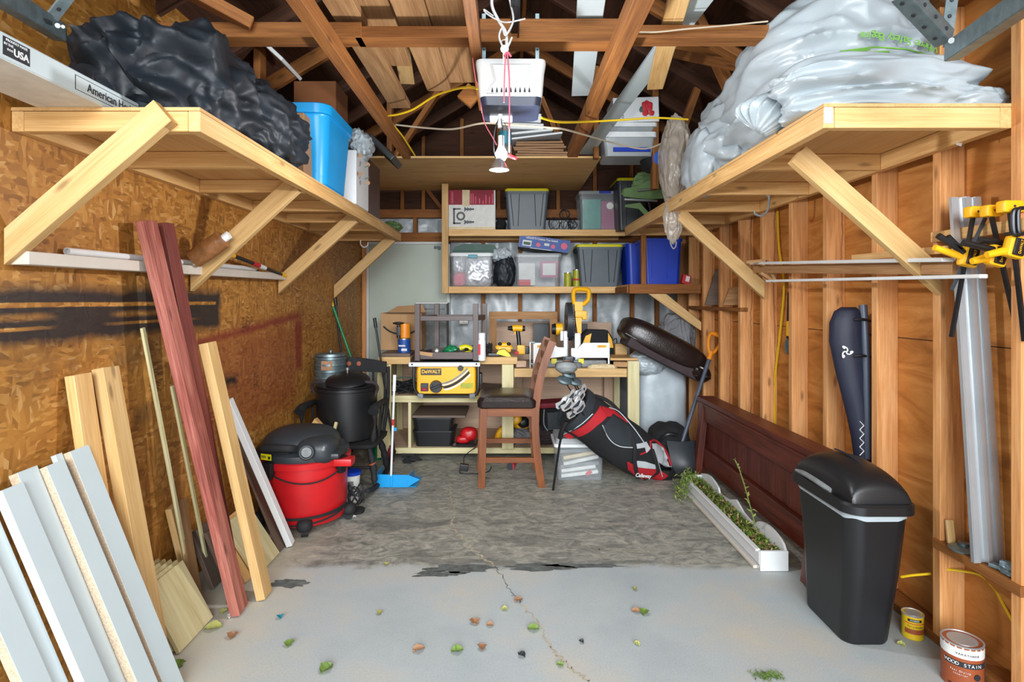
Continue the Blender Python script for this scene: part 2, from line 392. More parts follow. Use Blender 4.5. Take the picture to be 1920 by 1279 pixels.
def smoothpath(pts, n=6):
    pts = [V(p) for p in pts]
    if len(pts) < 3: return pts
    out = []
    for i in range(len(pts)-1):
        p0 = pts[max(i-1, 0)]; p1 = pts[i]; p2 = pts[i+1]; p3 = pts[min(i+2, len(pts)-1)]
        for k in range(n):
            t = k/n
            out.append(.5*((2*p1)+(-p0+p2)*t+(2*p0-5*p1+4*p2-p3)*t*t+(-p0+3*p1-3*p2+p3)*t**3))
    out.append(pts[-1]); return out
def tube(bm, pts, r, seg=8, mi=0, smooth=True, closed=False, flat=1.0):
    if closed: pts = list(pts)+[pts[0]]
    ps = smoothpath(pts) if smooth else [V(p) for p in pts]
    rings = []; n = len(ps); prev = None
    for i, p in enumerate(ps):
        d = (ps[min(i+1, n-1)]-ps[max(i-1, 0)]).normalized()
        if prev is None:
            u = V((0, 0, 1)) if abs(d.z) < .9 else V((1, 0, 0)); u = (u-d*u.dot(d)).normalized()
        else:
            u = prev-d*prev.dot(d); u = u.normalized() if u.length > 1e-6 else V((1, 0, 0))
        prev = u; v = d.cross(u)
        rr = r(i/(n-1)) if callable(r) else r
        rings.append([bm.verts.new(p+(u*math.cos(2*PI*k/seg)+v*math.sin(2*PI*k/seg)*flat)*rr) for k in range(seg)])
    for a, b in zip(rings, rings[1:]):
        for k in range(seg):
            j = (k+1) % seg; f = bm.faces.new((a[k], a[j], b[j], b[k])); f.material_index = mi
    for l in (rings[0], rings[-1]):
        f = bm.faces.new(l); f.material_index = mi
    return bm
def lathe(bm, prof, c=(0, 0, 0), seg=28, mi=0, Mx=None, sx=1, sy=1, cap=True):
    """profile [(r, z)...] revolved about z at c"""
    T = Matrix.Translation(V(c)) @ (Mx if Mx is not None else Matrix()); rings = []
    for r, z in prof:
        rings.append([bm.verts.new(T @ V((r*sx*math.cos(2*PI*k/seg), r*sy*math.sin(2*PI*k/seg), z))) for k in range(seg)])
    for a, b in zip(rings, rings[1:]):
        for k in range(seg):
            j = (k+1) % seg; f = bm.faces.new((a[k], a[j], b[j], b[k])); f.material_index = mi
    if cap:
        for l in (rings[0], rings[-1]):
            f = bm.faces.new(l); f.material_index = mi
    return bm
def prism(bm, poly, d0, d1, Mx=None, mi=0):
    """polygon (u,v) in the local XZ plane extruded along local Y from d0 to d1"""
    T = Mx if Mx is not None else Matrix()
    a = [bm.verts.new(T @ V((u, d0, v))) for u, v in poly]; b = [bm.verts.new(T @ V((u, d1, v))) for u, v in poly]; n = len(a)
    for i in range(n):
        j = (i+1) % n; f = bm.faces.new((a[i], a[j], b[j], b[i])); f.material_index = mi
    for l in (a, b):
        f = bm.faces.new(l); f.material_index = mi
    return bm
def rrect(w, h, r, n=5):
    out = []
    for cx, cy, a0 in ((w/2-r, h/2-r, 0), (-w/2+r, h/2-r, PI/2), (-w/2+r, -h/2+r, PI), (w/2-r, -h/2+r, 1.5*PI)):
        for k in range(n+1):
            a = a0+PI/2*k/n; out.append((cx+r*math.cos(a), cy+r*math.sin(a)))
    return out
def loft(bm, rings, mi=0, cap0=True, cap1=True, Mx=None, closed=True):
    """list of rings, each a list of 3D points"""
    T = Mx if Mx is not None else Matrix()
    R = [[bm.verts.new(T @ V(p)) for p in r] for r in rings]; n = len(R[0])
    for a, b in zip(R, R[1:]):
        for k in range(n if closed else n-1):
            j = (k+1) % n; f = bm.faces.new((a[k], a[j], b[j], b[k])); f.material_index = mi
    if cap0: bm.faces.new(R[0]).material_index = mi
    if cap1: bm.faces.new(R[-1]).material_index = mi
    return bm
def tub(bm, w, d, h, taper=.88, r=.03, wall=.004, c=(0, 0, 0), Mx=None, mi=0, lip=.008):
    """open tapered tub with a real inside, bottom centre at c"""
    T = Matrix.Translation(V(c)) @ (Mx if Mx is not None else Matrix())
    def ring(k, z, ins=0): return [(x, y, z) for x, y in rrect(w*k-2*ins, d*k-2*ins, max(r-ins, .004))]
    loft(bm, [ring(taper, 0), ring(1, h*.93), ring(1, h*.93, -lip), ring(1, h, -lip), ring(1, h, wall), ring(taper, wall, wall)], mi, Mx=T)
    return bm
def heap(bm, c, rad, seed=0, amp=.18, freq=3, ridge=.5, sub=5, power=2.4, floor=None, mi=0, Mx=None, stretch=(1, 1, 1), fold=0, xlim=(-9, 9)):
    """crumpled bag / bundle: a super-ellipsoid with creases"""
    r = bmesh.ops.create_icosphere(bm, subdivisions=sub, radius=1); T = Mx if Mx is not None else Matrix()
    c = V(c); off = V((seed*3.1, seed*1.7, seed*5.3))
    for v in r['verts']:
        d = v.co.normalized()
        k = (abs(d.x)**power+abs(d.y)**power+abs(d.z)**power)**(-1/power)
        q = V((d.x*stretch[0], d.y*stretch[1], d.z*stretch[2]))
        n1 = noise.noise(q*freq*.5+off)
        wv = nvec(q*freq*.7+off)*.6
        def rdg(p): k_ = 1-min(1, abs(noise.noise(p))*2.2); return k_*k_*(3-2*k_)*.5+k_*.5
        a1 = V((q.x+.6*q.y, (q.y-.5*q.x)*.45, q.z*1.2))*freq*.8+wv+off; a2 = V((q.x*.6-q.z*.5, q.y*1.1+q.z*.4, q.z*.8+q.x*.6))*freq*1.25+wv*1.4+off*1.7; a3 = V((q.x*1.1, q.y*.5+q.x*.4, q.z-q.y*.5))*freq*2.4+wv*1.6+off*2.3
        m = 1+amp*(n1*.8+ridge*.75*(rdg(a1)-.3)+ridge*.55*(rdg(a2)-.3)+ridge*.26*(rdg(a3)-.3))
        if fold: m += fold*math.sin((q.x*1.3+q.y+wv.x*2)*freq*4)*.5
        p = T @ V((d.x*k*rad[0]*m, d.y*k*rad[1]*m, d.z*k*rad[2]*m))
        v.co = c+p
        v.co.x = max(xlim[0]+.004*random.random(), min(xlim[1]-.004*random.random(), v.co.x))
        if floor is not None and v.co.z < floor: v.co.z = floor+.0005*random.random()
    for f in {f for v in r['verts'] for f in v.link_faces}: f.material_index = mi
    return bm
def text(s, size, mat, parent, Mx, name='lettering', ext=.0006, align='CENTER', bold=0, sx=1):
    cu = bpy.data.curves.new(name, 'FONT'); cu.body = s; cu.size = size; cu.extrude = ext; cu.align_x = align; cu.align_y = 'CENTER'; cu.offset = bold
    t = bpy.data.objects.new(name, cu); C.objects.link(t); bpy.context.view_layer.update()
    me = bpy.data.meshes.new_from_object(t.evaluated_get(bpy.context.evaluated_depsgraph_get()))
    bpy.data.objects.remove(t); bpy.data.curves.remove(cu); me.materials.clear(); me.materials.append(M[mat])
    if sx != 1: me.transform(Matrix.Diagonal((sx, 1, 1, 1)))
    o = bpy.data.objects.new(name, me); C.objects.link(o); o.matrix_basis = Mx; WM[o.name] = Mx.copy()
    if parent is not None: o.parent = parent; o.matrix_parent_inverse = WM[parent.name].inverted()
    return o
def facing(loc, rz=0, tilt=0, roll=0):
    """matrix for text on a vertical face: reads from -Y; rz turns it about Z"""
    return Matrix.Translation(V(loc)) @ Matrix.Rotation(rz, 4, 'Z') @ Matrix.Rotation(PI/2+tilt, 4, 'X') @ Matrix.Rotation(roll, 4, 'Z')
def RZ(a): return Matrix.Rotation(a, 4, 'Z')
def RX(a): return Matrix.Rotation(a, 4, 'X')
def RY(a): return Matrix.Rotation(a, 4, 'Y')
def TR(*p): return Matrix.Translation(V(p))
def struct(o): o['kind'] = 'structure'; return o
# =====================  THE ROOM  =====================
LW = -1.58; RW = 1.84; SF = 1.74; BY = 6.32; PL = 2.62
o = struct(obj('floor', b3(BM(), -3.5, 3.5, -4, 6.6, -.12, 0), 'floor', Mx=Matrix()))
def crack(pts, wd, mat, z=.0008, seed=1, name='crack'):
    rnd = random.Random(seed); bm = BM(); L = []; Rr = []
    ps = []
    for a, b in zip(pts, pts[1:]):
        for k in range(14):
            t = k/14; p = V(a).lerp(V(b), t); ps.append(p+V((rnd.uniform(-1, 1), rnd.uniform(-1, 1), 0))*.012)
    for i, p in enumerate(ps):
        d = (ps[min(i+1, len(ps)-1)]-ps[max(i-1, 0)]); d.z = 0; d.normalize(); nrm = V((-d.y, d.x, 0)); w2 = wd*rnd.uniform(.3, 1.1)
        L.append(bm.verts.new((p.x+nrm.x*w2, p.y+nrm.y*w2, z))); Rr.append(bm.verts.new((p.x-nrm.x*w2, p.y-nrm.y*w2, z)))
    for i in range(len(ps)-1): bm.faces.new((L[i], L[i+1], Rr[i+1], Rr[i]))
    return obj(name, bm, mat, o, Matrix())
M['crackpale'] = plain('pale_crack_dust', '#b0a890', .9, var=.2, scale=40)
M['crackdark'] = plain('dark_crack', '#565a5c', .9, var=.2, scale=40)
def fl(x, y): Y = EYE*F/(y-562); return ((x-952)*Y/F, Y, 0)
crack([fl(842, 908), fl(848, 945), fl(852, 960), fl(845, 985), fl(862, 1000), fl(880, 1025), fl(905, 1045), fl(930, 1062)], .007, 'crackpale', seed=2)
crack([fl(930, 1062), fl(955, 1108), fl(975, 1130)], .0025, 'crackdark', seed=3)
crack([fl(975, 1130), fl(1010, 1170), fl(1030, 1210), fl(1060, 1245), fl(1110, 1279)], .005, 'crackpale', seed=4)
crack([fl(1085, 1020), fl(1130, 1032), fl(1200, 1034), fl(1300, 1040)], .004, 'crackpale', seed=5)
crack([fl(640, 1000), fl(760, 996), fl(850, 990)], .004, 'crackpale', seed=6)
rnd = random.Random(3)
def patch(cx, cy, rx, ry, mat, seed):
    r = random.Random(seed); bm = BM(); n = 46; c = fl(cx, cy); a = fl(cx+rx, cy); b = fl(cx, cy-ry)
    X = a[0]-c[0]; Yr = b[1]-c[1]; vs = []
    for k in range(n):
        t = 2*PI*k/n; q = 1+.5*noise.noise(V((math.cos(t)*2.3+seed, math.sin(t)*2.3, seed*.7)))+r.uniform(-.07, .07)
        vs.append(bm.verts.new((c[0]+math.cos(t)*X*q, c[1]+math.sin(t)*Yr*q, .0007)))
    bm.faces.new(vs); return obj('worn_patch', bm, mat, o, Matrix())
M['patchdark'] = plain('worn_dark_concrete', '#5e6462', .85, var=.35, scale=25)
for a in ((545, 1094, 34, 8, 1), (860, 1066, 60, 8, 2), (820, 1076, 55, 5, 5), (1010, 1064, 62, 7, 3), (1100, 1061, 70, 4, 4)): patch(a[0], a[1], a[2], a[3], 'patchdark', a[4])
# walls
wl = struct(obj('wall_left', b3(BM(), LW-.05, LW, .2, 6.5, 0, PL+.5), 'osb', Mx=Matrix()))
wr = struct(obj('wall_right', b3(BM(), RW, RW+.05, .2, 6.5, 0, PL+.5), 'rply', Mx=Matrix()))
ys = [1.99, 2.36, 2.76, 3.19, 3.58, 3.99, 4.37, 4.78, 5.19, 5.6, 5.98]
for i, y in enumerate([.95, 1.42]+ys):
    plank('stud', (SF+.05, y, 0.038), (SF+.05, y, PL-.04), .042, .1, 'studX', wr, up=(1, 0, 0))
box('bottom_plate', SF, RW, .3, 6.32, 0, .038, 'oldY', wr)
box('top_plate', SF, RW, .3, 6.32, PL-.04, PL+.04, 'oldY', wr)
for i, y0 in enumerate((1.14, 3.58)):   # seams of the plywood sheets
    box('panel_seam', RW-.002, RW, y0, 6.3, 1.22+.0*i, 1.224, 'dkY', wr, 0) if i == 0 else None
# boards nailed between studs, with a knee-high ledge
wb = struct(obj('wall_back', b3(BM(), LW-.05, RW+.05, BY+.09, BY+.14, 0, PL+1.5), 'dkX', Mx=Matrix()))
bm = BM()
N1, N2 = 60, 40
vv = [[bm.verts.new((LW+.8+(RW-LW-.8)*i/N1, BY+.045+.028*noise.noise(V((i*.35, j*.22, 1.3)))+.02*noise.noise(V((i*.9+j*.5, j*.3, 4))), .02+2.25*j/N2)) for j in range(N2+1)] for i in range(N1+1)]
for i in range(N1):
    for j in range(N2): bm.faces.new((vv[i][j], vv[i+1][j], vv[i+1][j+1], vv[i][j+1]))
obj('vapour_sheet', bm, 'sheeting', wb, Matrix())
bm = BM(); vv = [[bm.verts.new((LW+.02+.9*i/20, BY+.045+.025*noise.noise(V((i*.5, j*.6, 7)))+.015*noise.noise(V((i*1.3+j, j*.5, 2))), 2.07+.22*j/8)) for j in range(9)] for i in range(21)]
for i in range(20):
    for j in range(8): bm.faces.new((vv[i][j], vv[i+1][j], vv[i+1][j+1], vv[i][j+1]))
obj('vapour_sheet', bm, 'sheeting', wb, Matrix())
for x in (-.265, .135, .54, .945, 1.35, 1.62): plank('stud', (x, BY+.0, 0.04), (x, BY+.0, 2.03), .04, .06, 'oldX', wb, up=(0, 1, 0))
plank('stud', (-1.55, BY, 0), (-1.55, BY, 2.03), .05, .09, 'studX', wb, up=(0, 1, 0))
plank('header_beam', (LW, BY-.005, 2.075), (RW, BY-.005, 2.075), .09, .1, 'oldX', wb)
plank('top_plate', (LW, BY-.005, 2.33), (RW, BY-.005, 2.33), .09, .09, 'oldX', wb)
for x in (-1.0, -.55, .35, 1.0): plank('cripple_stud', (x, BY, 2.12), (x, BY, 2.29), .04, .09, 'oldX', wb, up=(0, 1, 0))
for x in (-1.15, -.92, -.5, -.1, .15, .55, .95, 1.35): plank('gable_stud', (x, BY+.05, 2.37), (x, BY+.05, 3.6-abs(x)*.45), .04, .075, 'oldX', wb, up=(0, 1, 0))
plank('gable_brace', (-.7, BY+.02, 2.37), (-1.15, BY+.02, 2.95), .04, .08, 'oldX', wb, up=(0, 1, 0))
# back door
dr = struct(obj('door_1', b3(BM(), -1.50, -.66, BY-.02, BY+.03, .01, 2.0, .003), 'pewter'))
obj('door_frame', b3(b3(b3(BM(), -1.535, -1.50, BY-.04, BY+.06, 0, 2.03, .002), -.66, -.625, BY-.04, BY+.06, 0, 2.03, .002), -1.535, -.625, BY-.04, BY+.06, 2.0, 2.03, .002), 'whitepaint', dr)
bm = BM(); cyl(bm, (-.74, BY-.07, 1.95), (-.74, BY-.02, 1.95), .012); bx(bm, (-.76, BY-.035, 1.965), (.07, .02, .03)); obj('door_closer', bm, 'darksteel', dr)
# roof
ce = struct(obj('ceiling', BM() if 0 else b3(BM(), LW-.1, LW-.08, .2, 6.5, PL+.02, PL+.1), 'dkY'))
RX0, RZ0 = .13, 3.75
def slope(side):
    xw = LW-.15 if side < 0 else RW+.15
    m = frame((xw, 3.3, PL+.02), (RX0, 3.3, RZ0)); L = (V((xw, 0, PL+.02))-V((RX0, 0, RZ0))).length
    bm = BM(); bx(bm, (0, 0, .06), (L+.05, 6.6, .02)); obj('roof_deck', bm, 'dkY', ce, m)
    for k in range(12):
        y = .45+k*.545
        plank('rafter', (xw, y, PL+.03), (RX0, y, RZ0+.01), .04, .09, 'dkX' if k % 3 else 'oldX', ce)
slope(-1); slope(1)
plank('ridge_board', (RX0, .2, RZ0), (RX0, 6.4, RZ0), .03, .14, 'oldX', ce)
# ceiling joists across the room
CY = 2.55
def chord(x0, x1, z, h, d=.1, y=CY): return plank('joist', (x0, y, z+h/2), (x1, y, z+h/2), d, h, 'oldX', ce)
chord(LW, -.63, 2.53, .065); chord(-.66, -.12, 2.53, .05, .1, CY+.005); chord(-.12, .5, 2.51, .1); chord(.5, RW, 2.53, .055, .09)
chord(LW, RW, 2.55, .09, .04, 1.15)
# runners along the room under the joists
def runner(x, y1, w_=.05, z=2.44, h=.075, y0=1.0, m_='oldX', name='runner', x1=None): return plank(name, (x, y0, z+h/2), (x if x1 is None else x1, y1, z+h/2), w_, h, m_, ce)
runner(-.745, 4.3, .055); runner(.475, 4.25, .075); runner(-.135, 3.2, .045)
# roof webs and braces
def web(p, q, w_=.04, h=.085): plank('web', p, q, w_, h, 'oldX', ce, up=(0, 1, 0))
web((.98, 2.5, 3.05), (1.22, 2.5, 2.85)); web((1.0, 2.2, 2.88), (1.72, 2.2, 2.55))
web((1.55, 3.0, 2.55), (.98, 3.9, 3.1), .05, .09); web((1.62, 3.3, 2.6), (1.0, 3.3, 2.95)); web((1.2, 4.75, 3.2), (1.2, 4.75, 2.3), .05, .07)
web((1.45, 4.3, 3.1), (1.2, 4.3, 2.4), .05, .07); web((.95, 4.8, 2.95), (1.25, 4.8, 2.5), .05, .07); web((-1.5, 2.3, 2.75), (-1.1, 2.5, 2.58), .05, .1)
web((-.95, 4.7, 3.1), (-.95, 4.7, 2.55)); web((-.55, 4.9, 3.2), (-.95, 4.9, 2.6)); web((.3, 5.2, 3.2), (.55, 5.2, 2.6)); web((-1.45, 3.4, 2.9), (-1.45, 3.4, 2.5)); web((1.62, 2.6, 3.0), (1.62, 2.6, 2.3), .05, .09)
web((1.15, 3.6, 3.2), (1.6, 3.6, 2.2), .05, .09); web((.72, 4.75, 3.3), (.72, 4.75, 2.55), .04, .07)

# =====================  CEILING THINGS  =====================
def T1(o, label, cat, group=None, kind=None): return tag(o, label, cat, group, kind)
hz = 1.22+EYE
def over(name, xa, ya, xb, yb, w_, t, mat, label, cat='plank', z=hz, group=None):
    """board lying on the joists: image ends (xa,ya) near and (xb,yb) far"""
    def q(x, y): Y = (z-EYE)*F/(562-y); return V(((x-952)*Y/F, Y, z+t/2))
    a, b = q(xa, ya), q(xb, yb); d = (a-b).normalized()
    o = plank(name, b, a+d*.9, w_, t, mat); T1(o, label, cat, group); return o
over('plank', 632, 0, 751, 203, .125, .038, 'plankX', 'rough brown plank on the joists, longest of the four and furthest left', group='planks stored on the ceiling joists')
over('plank', 697, 0, 748, 124, .135, .025, 'plankX', 'brown plank on the joists with the shortest reach, second from the left', z=hz+.045, group='planks stored on the ceiling joists')
over('plank', 762, 0, 824, 171, .14, .03, 'plankX', 'smooth tan plank on the joists, second from the right beside the centre beam', group='planks stored on the ceiling joists')
over('plank', 832, 0, 868, 155, .155, .03, 'plankX', 'wide knotty plank on the joists, nearest the garage door opener', z=hz+.003, group='planks stored on the ceiling joists')
over('board_offcut', 752, 90, 764, 158, .085, .012, 'paleX', 'small pale plywood offcut showing below the short ceiling plank', 'offcut', z=hz+.08)
over('shelf_board', 1109, 0, 1090, 180, .115, .02, 'melamine', 'straight white shelf board lying on the joists right of the opener', 'shelf board')
over('shelf_board', 1315, 0, 1098, 290, .105, .02, 'melamine', 'long white board slanting away across the joists', 'shelf board', z=hz+.022)
over('plank', 1273, 0, 1228, 168, .088, .02, 'pineX', 'yellow pine board on the joists crossing above the slanted white board', z=hz-.02)
# plywood sheet at the back
bm = BM(); b3(bm, -1.5, .78, 4.86, 6.3, 2.585, 2.6, 0); T1(obj('plywood_sheet', bm, 'pineX'), 'large plywood sheet lying overhead at the back of the garage', 'plywood')
T1(plank('joist_board', (-1.58, 4.6, 2.5), (-.2, 4.6, 2.5), .03, .08, 'oldX'), 'old board spanning overhead in front of the plywood sheet', 'board') if 0 else None
bm = BM(); bx(bm, P(880, 180, 3.4), (.1, .04, .1), (RY(.7)).to_3x3(), .003); struct(obj('trim_1', bm, 'oldX'))
# paper stacks and boxes on the sheet
rnd = random.Random(5)
for i in range(6):
    bm = BM(); bx(bm, (0.27+rnd.uniform(-.02, .02), 5.02, 2.615+i*.021), (.42+rnd.uniform(-.03, .03), .3, .017), RZ(rnd.uniform(-.08, .08)).to_3x3(), .002)
    T1(obj('flat_cardboard', bm, 'card2'), ('lowest', 'second lowest', 'third lowest', 'third highest', 'second highest', 'topmost')[i]+' flattened brown cardboard in the pile under the white cartons overhead', 'cardboard', 'flattened cardboard overhead')
for i, (x, z, w_, a, lb) in enumerate(((.24, 2.775, .44, -.12, 'lowest'), (.2, 2.81, .36, -.1, 'middle'), (.15, 2.855, .3, .03, 'thickest'), (.13, 2.93, .3, .06, 'topmost'))):
    bm = BM(); bx(bm, (x, 5.0, z), (w_, .26, (.016, .02, .05, .075)[i]), RY(a).to_3x3(), .003)
    T1(obj('white_carton', bm, 'white'), lb+' white carton in the pile behind the hanging bulb', 'carton', 'white cartons overhead')
bm = BM(); bx(bm, (.0, 5.0, 2.76), (.07, .05, .3), None, .003); T1(obj('wood_block', bm, 'plankX'), 'upright wooden block behind the blue label bottle overhead', 'block')
bm = BM(); lathe(bm, [(.045, 0), (.05, .02), (.05, .2), (.02, .25)], (-.02, 4.8, 2.6)); ob_ = obj('bottle', bm, 'clear'); T1(ob_, 'clear bottle with a blue label standing overhead behind the bulb', 'bottle')
bm = BM(); lathe(bm, [(.052, 0), (.052, .1)], (-.02, 4.8, 2.68)); obj('label_band', bm, 'teal', ob_)
# white game boxes right

def lidbox(w_, d, h, c, mats, name, label, cat, lidh=.02, over_=.012, parts=True, taper=.9, r=.03, lidmat=None, group=None, rz=0):
    th = thing(name, label, cat, c, group, rz)
    T = WM[th.name]
    bm = BM(); tub(bm, w_, d, h, taper, r, Mx=None); obj('body', bm, mats, th, T)
    bm = BM(); loft(bm, [[(x, y, h-.012) for x, y in rrect(w_+over_*2, d+over_*2, r)], [(x, y, h+lidh) for x, y in rrect(w_+over_*2, d+over_*2, r)], [(x, y, h+lidh+.004) for x, y in rrect(w_-.02, d-.02, r)]])
    obj('lid', bm, lidmat, th, T)
    return th, T

th, T = lidbox(.42, .34, .16, (.98, 4.85, 2.56), 'glassy', 'storage_bin', 'wide clear bin with white lid and blue stripe, high beside the plywood sheet', 'storage bin', lidh=.03, lidmat='white')
bm = BM(); bx(bm, (.02, -.166, .05), (.3, .01, .035), RX(-.08).to_3x3(), .002); obj('blue_stripe', bm, 'blue', th, T)
th, T = lidbox(.4, .32, .05, (1.0, 4.86, 2.76), 'glassy', 'storage_bin', 'shallow clear bin stacked on the wide white-lidded bin overhead', 'storage bin', lidh=.02, lidmat='white')
th = T1(obj('boxed_wreath', bx(BM(), (1.04, 4.86, 2.94), (.37, .3, .2), RY(-.03).to_3x3(), .002), 'white'), 'white gift box printed with a red flower, stacked on the clear bins overhead', 'box')
bm = BM(); random.seed(4)
for k in range(13): heap(bm, (1.14+random.uniform(-.04, .04), 4.702, 2.95+random.uniform(-.045, .045)), (.022, .004, .022), k, sub=2)
obj('flower_print', bm, 'redink', th)
bm = BM()
for k in range(6): heap(bm, (1.09+random.uniform(-.02, .02), 4.7025, 2.95+random.uniform(-.045, .045)), (.018, .003, .02), k+20, sub=2)
obj('leaf_print', bm, 'greencover', th)
text('LONGSPEAK', .032, 'stripe', th, facing((.93, 4.7045, 2.93), 0, 0, PI/2), sx=.8)
bm = BM(); bx(bm, (.885, 4.7045, 2.9), (.035, .003, .035), RY(PI/4).to_3x3()); obj('red_emblem', bm, 'redink', th)

# garage door opener
g = thing('garage_door_opener', 'white garage door opener with navy underside hanging from the joist', 'garage door opener', (.013, 2.6, 2.4))
bm = BM(); T = TR(.013, 2.585, 0)
def orow(z, w_, y, k=.02, dy=0): return [(x, yy+dy, z) for x, yy in rrect(w_, y, k)]
loft(bm, [orow(2.222, .235, .20, .03), orow(2.228, .25, .23, .03), orow(2.262, .262, .245, .03)], Mx=T); obj('lower_housing', bm, 'navyplastic', g)
bm = BM(); loft(bm, [orow(2.262, .268, .25, .03), orow(2.275, .272, .255, .03), orow(2.36, .285, .25, .03), orow(2.405, .30, .25, .03), orow(2.422, .298, .24, .03), orow(2.428, .27, .21, .03)], Mx=T); obj('cover', bm, 'whitepaint', g)
bm = BM(); loft(bm, [[(x, -.118, z) for x, z in ((-.115, 2.268), (.115, 2.268), (.085, 2.33), (.1, 2.405), (-.1, 2.405), (-.085, 2.33))], [(x, -.136, z) for x, z in ((-.10, 2.272), (.10, 2.272), (.06, 2.325), (.075, 2.39), (-.075, 2.39), (-.06, 2.325))]], Mx=T); obj('cover_bulge', bm, 'whitepaint', g)
bm = BM()
for k in range(9): prism(bm, [(-.0045, 2.274), (.0045, 2.274), (.0035, 2.282), (.001, 2.294), (-.001, 2.294), (-.0035, 2.282)], 2.4465, 2.451, TR(.013+(k-4)*.0195, 0, 0))
obj('vent_slots', bm, 'stripe', g)
bm = BM(); b3(bm, -.08, .02, 2.60, 2.67, 2.214, 2.223, .003); obj('light_lens', bm, 'lampwarm', g)
for x in (-.105, .13):
    bm = BM(); bx(bm, (x, 2.56, 2.54), (.018, .004, .24), None, .001)
    for k in range(3): cyl(bm, (x, 2.556, 2.5+k*.05), (x, 2.5575, 2.5+k*.05), .004, mi=1)
    obj('hanger_strap', bm, ['galv', 'stripe'], g)
bm = BM(); bx(bm, (.03, 1.75, 2.56), (.035, 1.7, .03), None, .003); tube(bm, [(.045, .95, 2.535), (.045, 2.5, 2.53)], .004, 6); obj('drive_rail', bm, 'darksteel', g)
# hanging work light
g = thing('work_light', 'lit bulb in a wire cage with a steel reflector, hanging below the opener', 'lamp', P(940, 300, 2.55))
bm = BM(); c = P(940, 290, 2.55)
lathe(bm, [(.001, -.028), (.018, -.024), (.026, -.008), (.026, .008), (.016, .026), (.011, .036)], c); obj('bulb', bm, 'lamp', g)
bm = BM(); r0 = P(936, 306, 2.52); lathe(bm, [(.012, .02), (.02, .012), (.04, -.018), (.043, -.03), (.04, -.03), (.018, .006)], r0, cap=False); obj('reflector', bm, 'steel', g)
bm = BM(); lathe(bm, [(.001, -.033), (.03, -.03), (.038, -.022), (.03, -.018)], r0); obj('lens', bm, 'lampwarm', g)
bm = BM()
for k in range(5):
    a = 2*PI*k/5; tube(bm, [P(938, 222, 2.55)+V((math.cos(a)*.008, math.sin(a)*.008, 0)), P(938, 245, 2.55)+V((math.cos(a)*.03, math.sin(a)*.03, 0)), P(938, 285, 2.55)+V((math.cos(a)*.034, math.sin(a)*.034, 0)), P(936, 300, 2.53)+V((math.cos(a)*.012, math.sin(a)*.012, 0))], .0018, 6)
obj('wire_cage', bm, 'darksteel', g)
bm = BM(); cyl(bm, P(940, 255, 2.55), P(940, 275, 2.55), .014); cyl(bm, P(938, 215, 2.55), P(938, 240, 2.55), .011); obj('socket', bm, 'white', g)
bm = BM(); cyl(bm, P(955, 292, 2.55), P(968, 297, 2.53), .009, .007); obj('pull_tag', bm, 'redink', g)
ld = bpy.data.lights.new('bulb_light', 'POINT'); ld.energy = 48; ld.shadow_soft_size = .04; ld.color = (.97, .98, 1)
lo = bpy.data.objects.new('bulb_light', ld); C.objects.link(lo); lo.location = c+V((0, -.03, -.15))
# cords
def cord(name, pts, r, mat, label, cat='cable', seg=6, group=None):
    bm = BM(); tube(bm, pts, r, seg); return T1(obj(name, bm, mat), label, cat, group)
cord('rope', [P(930, -40, 2.3), P(922, 5, 2.3), P(933, 35, 2.3), P(948, 60, 2.3), P(950, 85, 2.3)], .006, 'white', 'white rope bundle draped over the opener rail, left strand', 'rope')
cord('rope', [P(945, -40, 2.28), P(958, 10, 2.28), P(962, 40, 2.28), P(948, 66, 2.28), P(942, 52, 2.28), P(936, 70, 2.28), P(948, 92, 2.28), P(960, 70, 2.28)], .004, 'whitepaint', 'white rope looped in a knot above the keys', 'rope')
cord('rope', [P(925, 30, 2.29), P(908, 18, 2.29), P(912, 25, 2.29), P(930, 36, 2.29), P(950, 42, 2.29), P(985, 35, 2.29)], .003, 'whitepaint', 'thin white cord end sticking out sideways from the rope knot', 'cord')
kc = P(946, 88, 2.25); k_ = thing('key_ring', 'silver key on a ring hanging from the white rope', 'keys', kc)
bm = BM(); tube(bm, [kc+V((.014*math.cos(a*PI/4), 0, .014+.014*math.sin(a*PI/4))) for a in range(9)], .0015, 6); obj('ring', bm, 'steel', k_)
bm = BM(); cyl(bm, kc+V((0, -.001, -.008)), kc+V((0, .002, -.008)), .016); bx(bm, kc+V((-.002, 0, -.04)), (.009, .0025, .05)); obj('key', bm, 'steel', k_)
bm = BM(); tube(bm, [P(948, 98, 2.24), P(946, 140, 2.24), P(945, 192, 2.24)], .0025, 6); tube(bm, [P(951, 98, 2.235), P(955, 150, 2.235), P(955, 230, 2.26), P(955, 285, 2.45)], .003, 6); tube(bm, [P(945, 104, 2.238), P(952, 98, 2.238), P(958, 106, 2.238)], .004, 6)
T1(obj('pull_cord', bm, 'pinkcord'), 'pink pull cord hanging in front of the opener', 'cord')
cord('yellow_cable', [P(895, 167, 2.65), P(880, 163, 2.8), P(850, 168, 3.1), P(815, 180, 3.3), P(775, 205, 3.4), P(745, 215, 3.45), P(726, 219, 3.5), P(740, 237, 3.7), P(758, 260, 3.9), P(778, 292, 4.2)], .006, 'yelcord', 'yellow cable sagging from the opener to the left runner')
cord('yellow_cable', [P(1015, 221, 2.8), P(1050, 229, 3.0), P(1108, 228, 3.3), P(1180, 224, 3.4), P(1230, 221, 3.45), P(1290, 224, 3.5)], .006, 'yelcord', 'yellow cable running right from the opener towards the white bags')
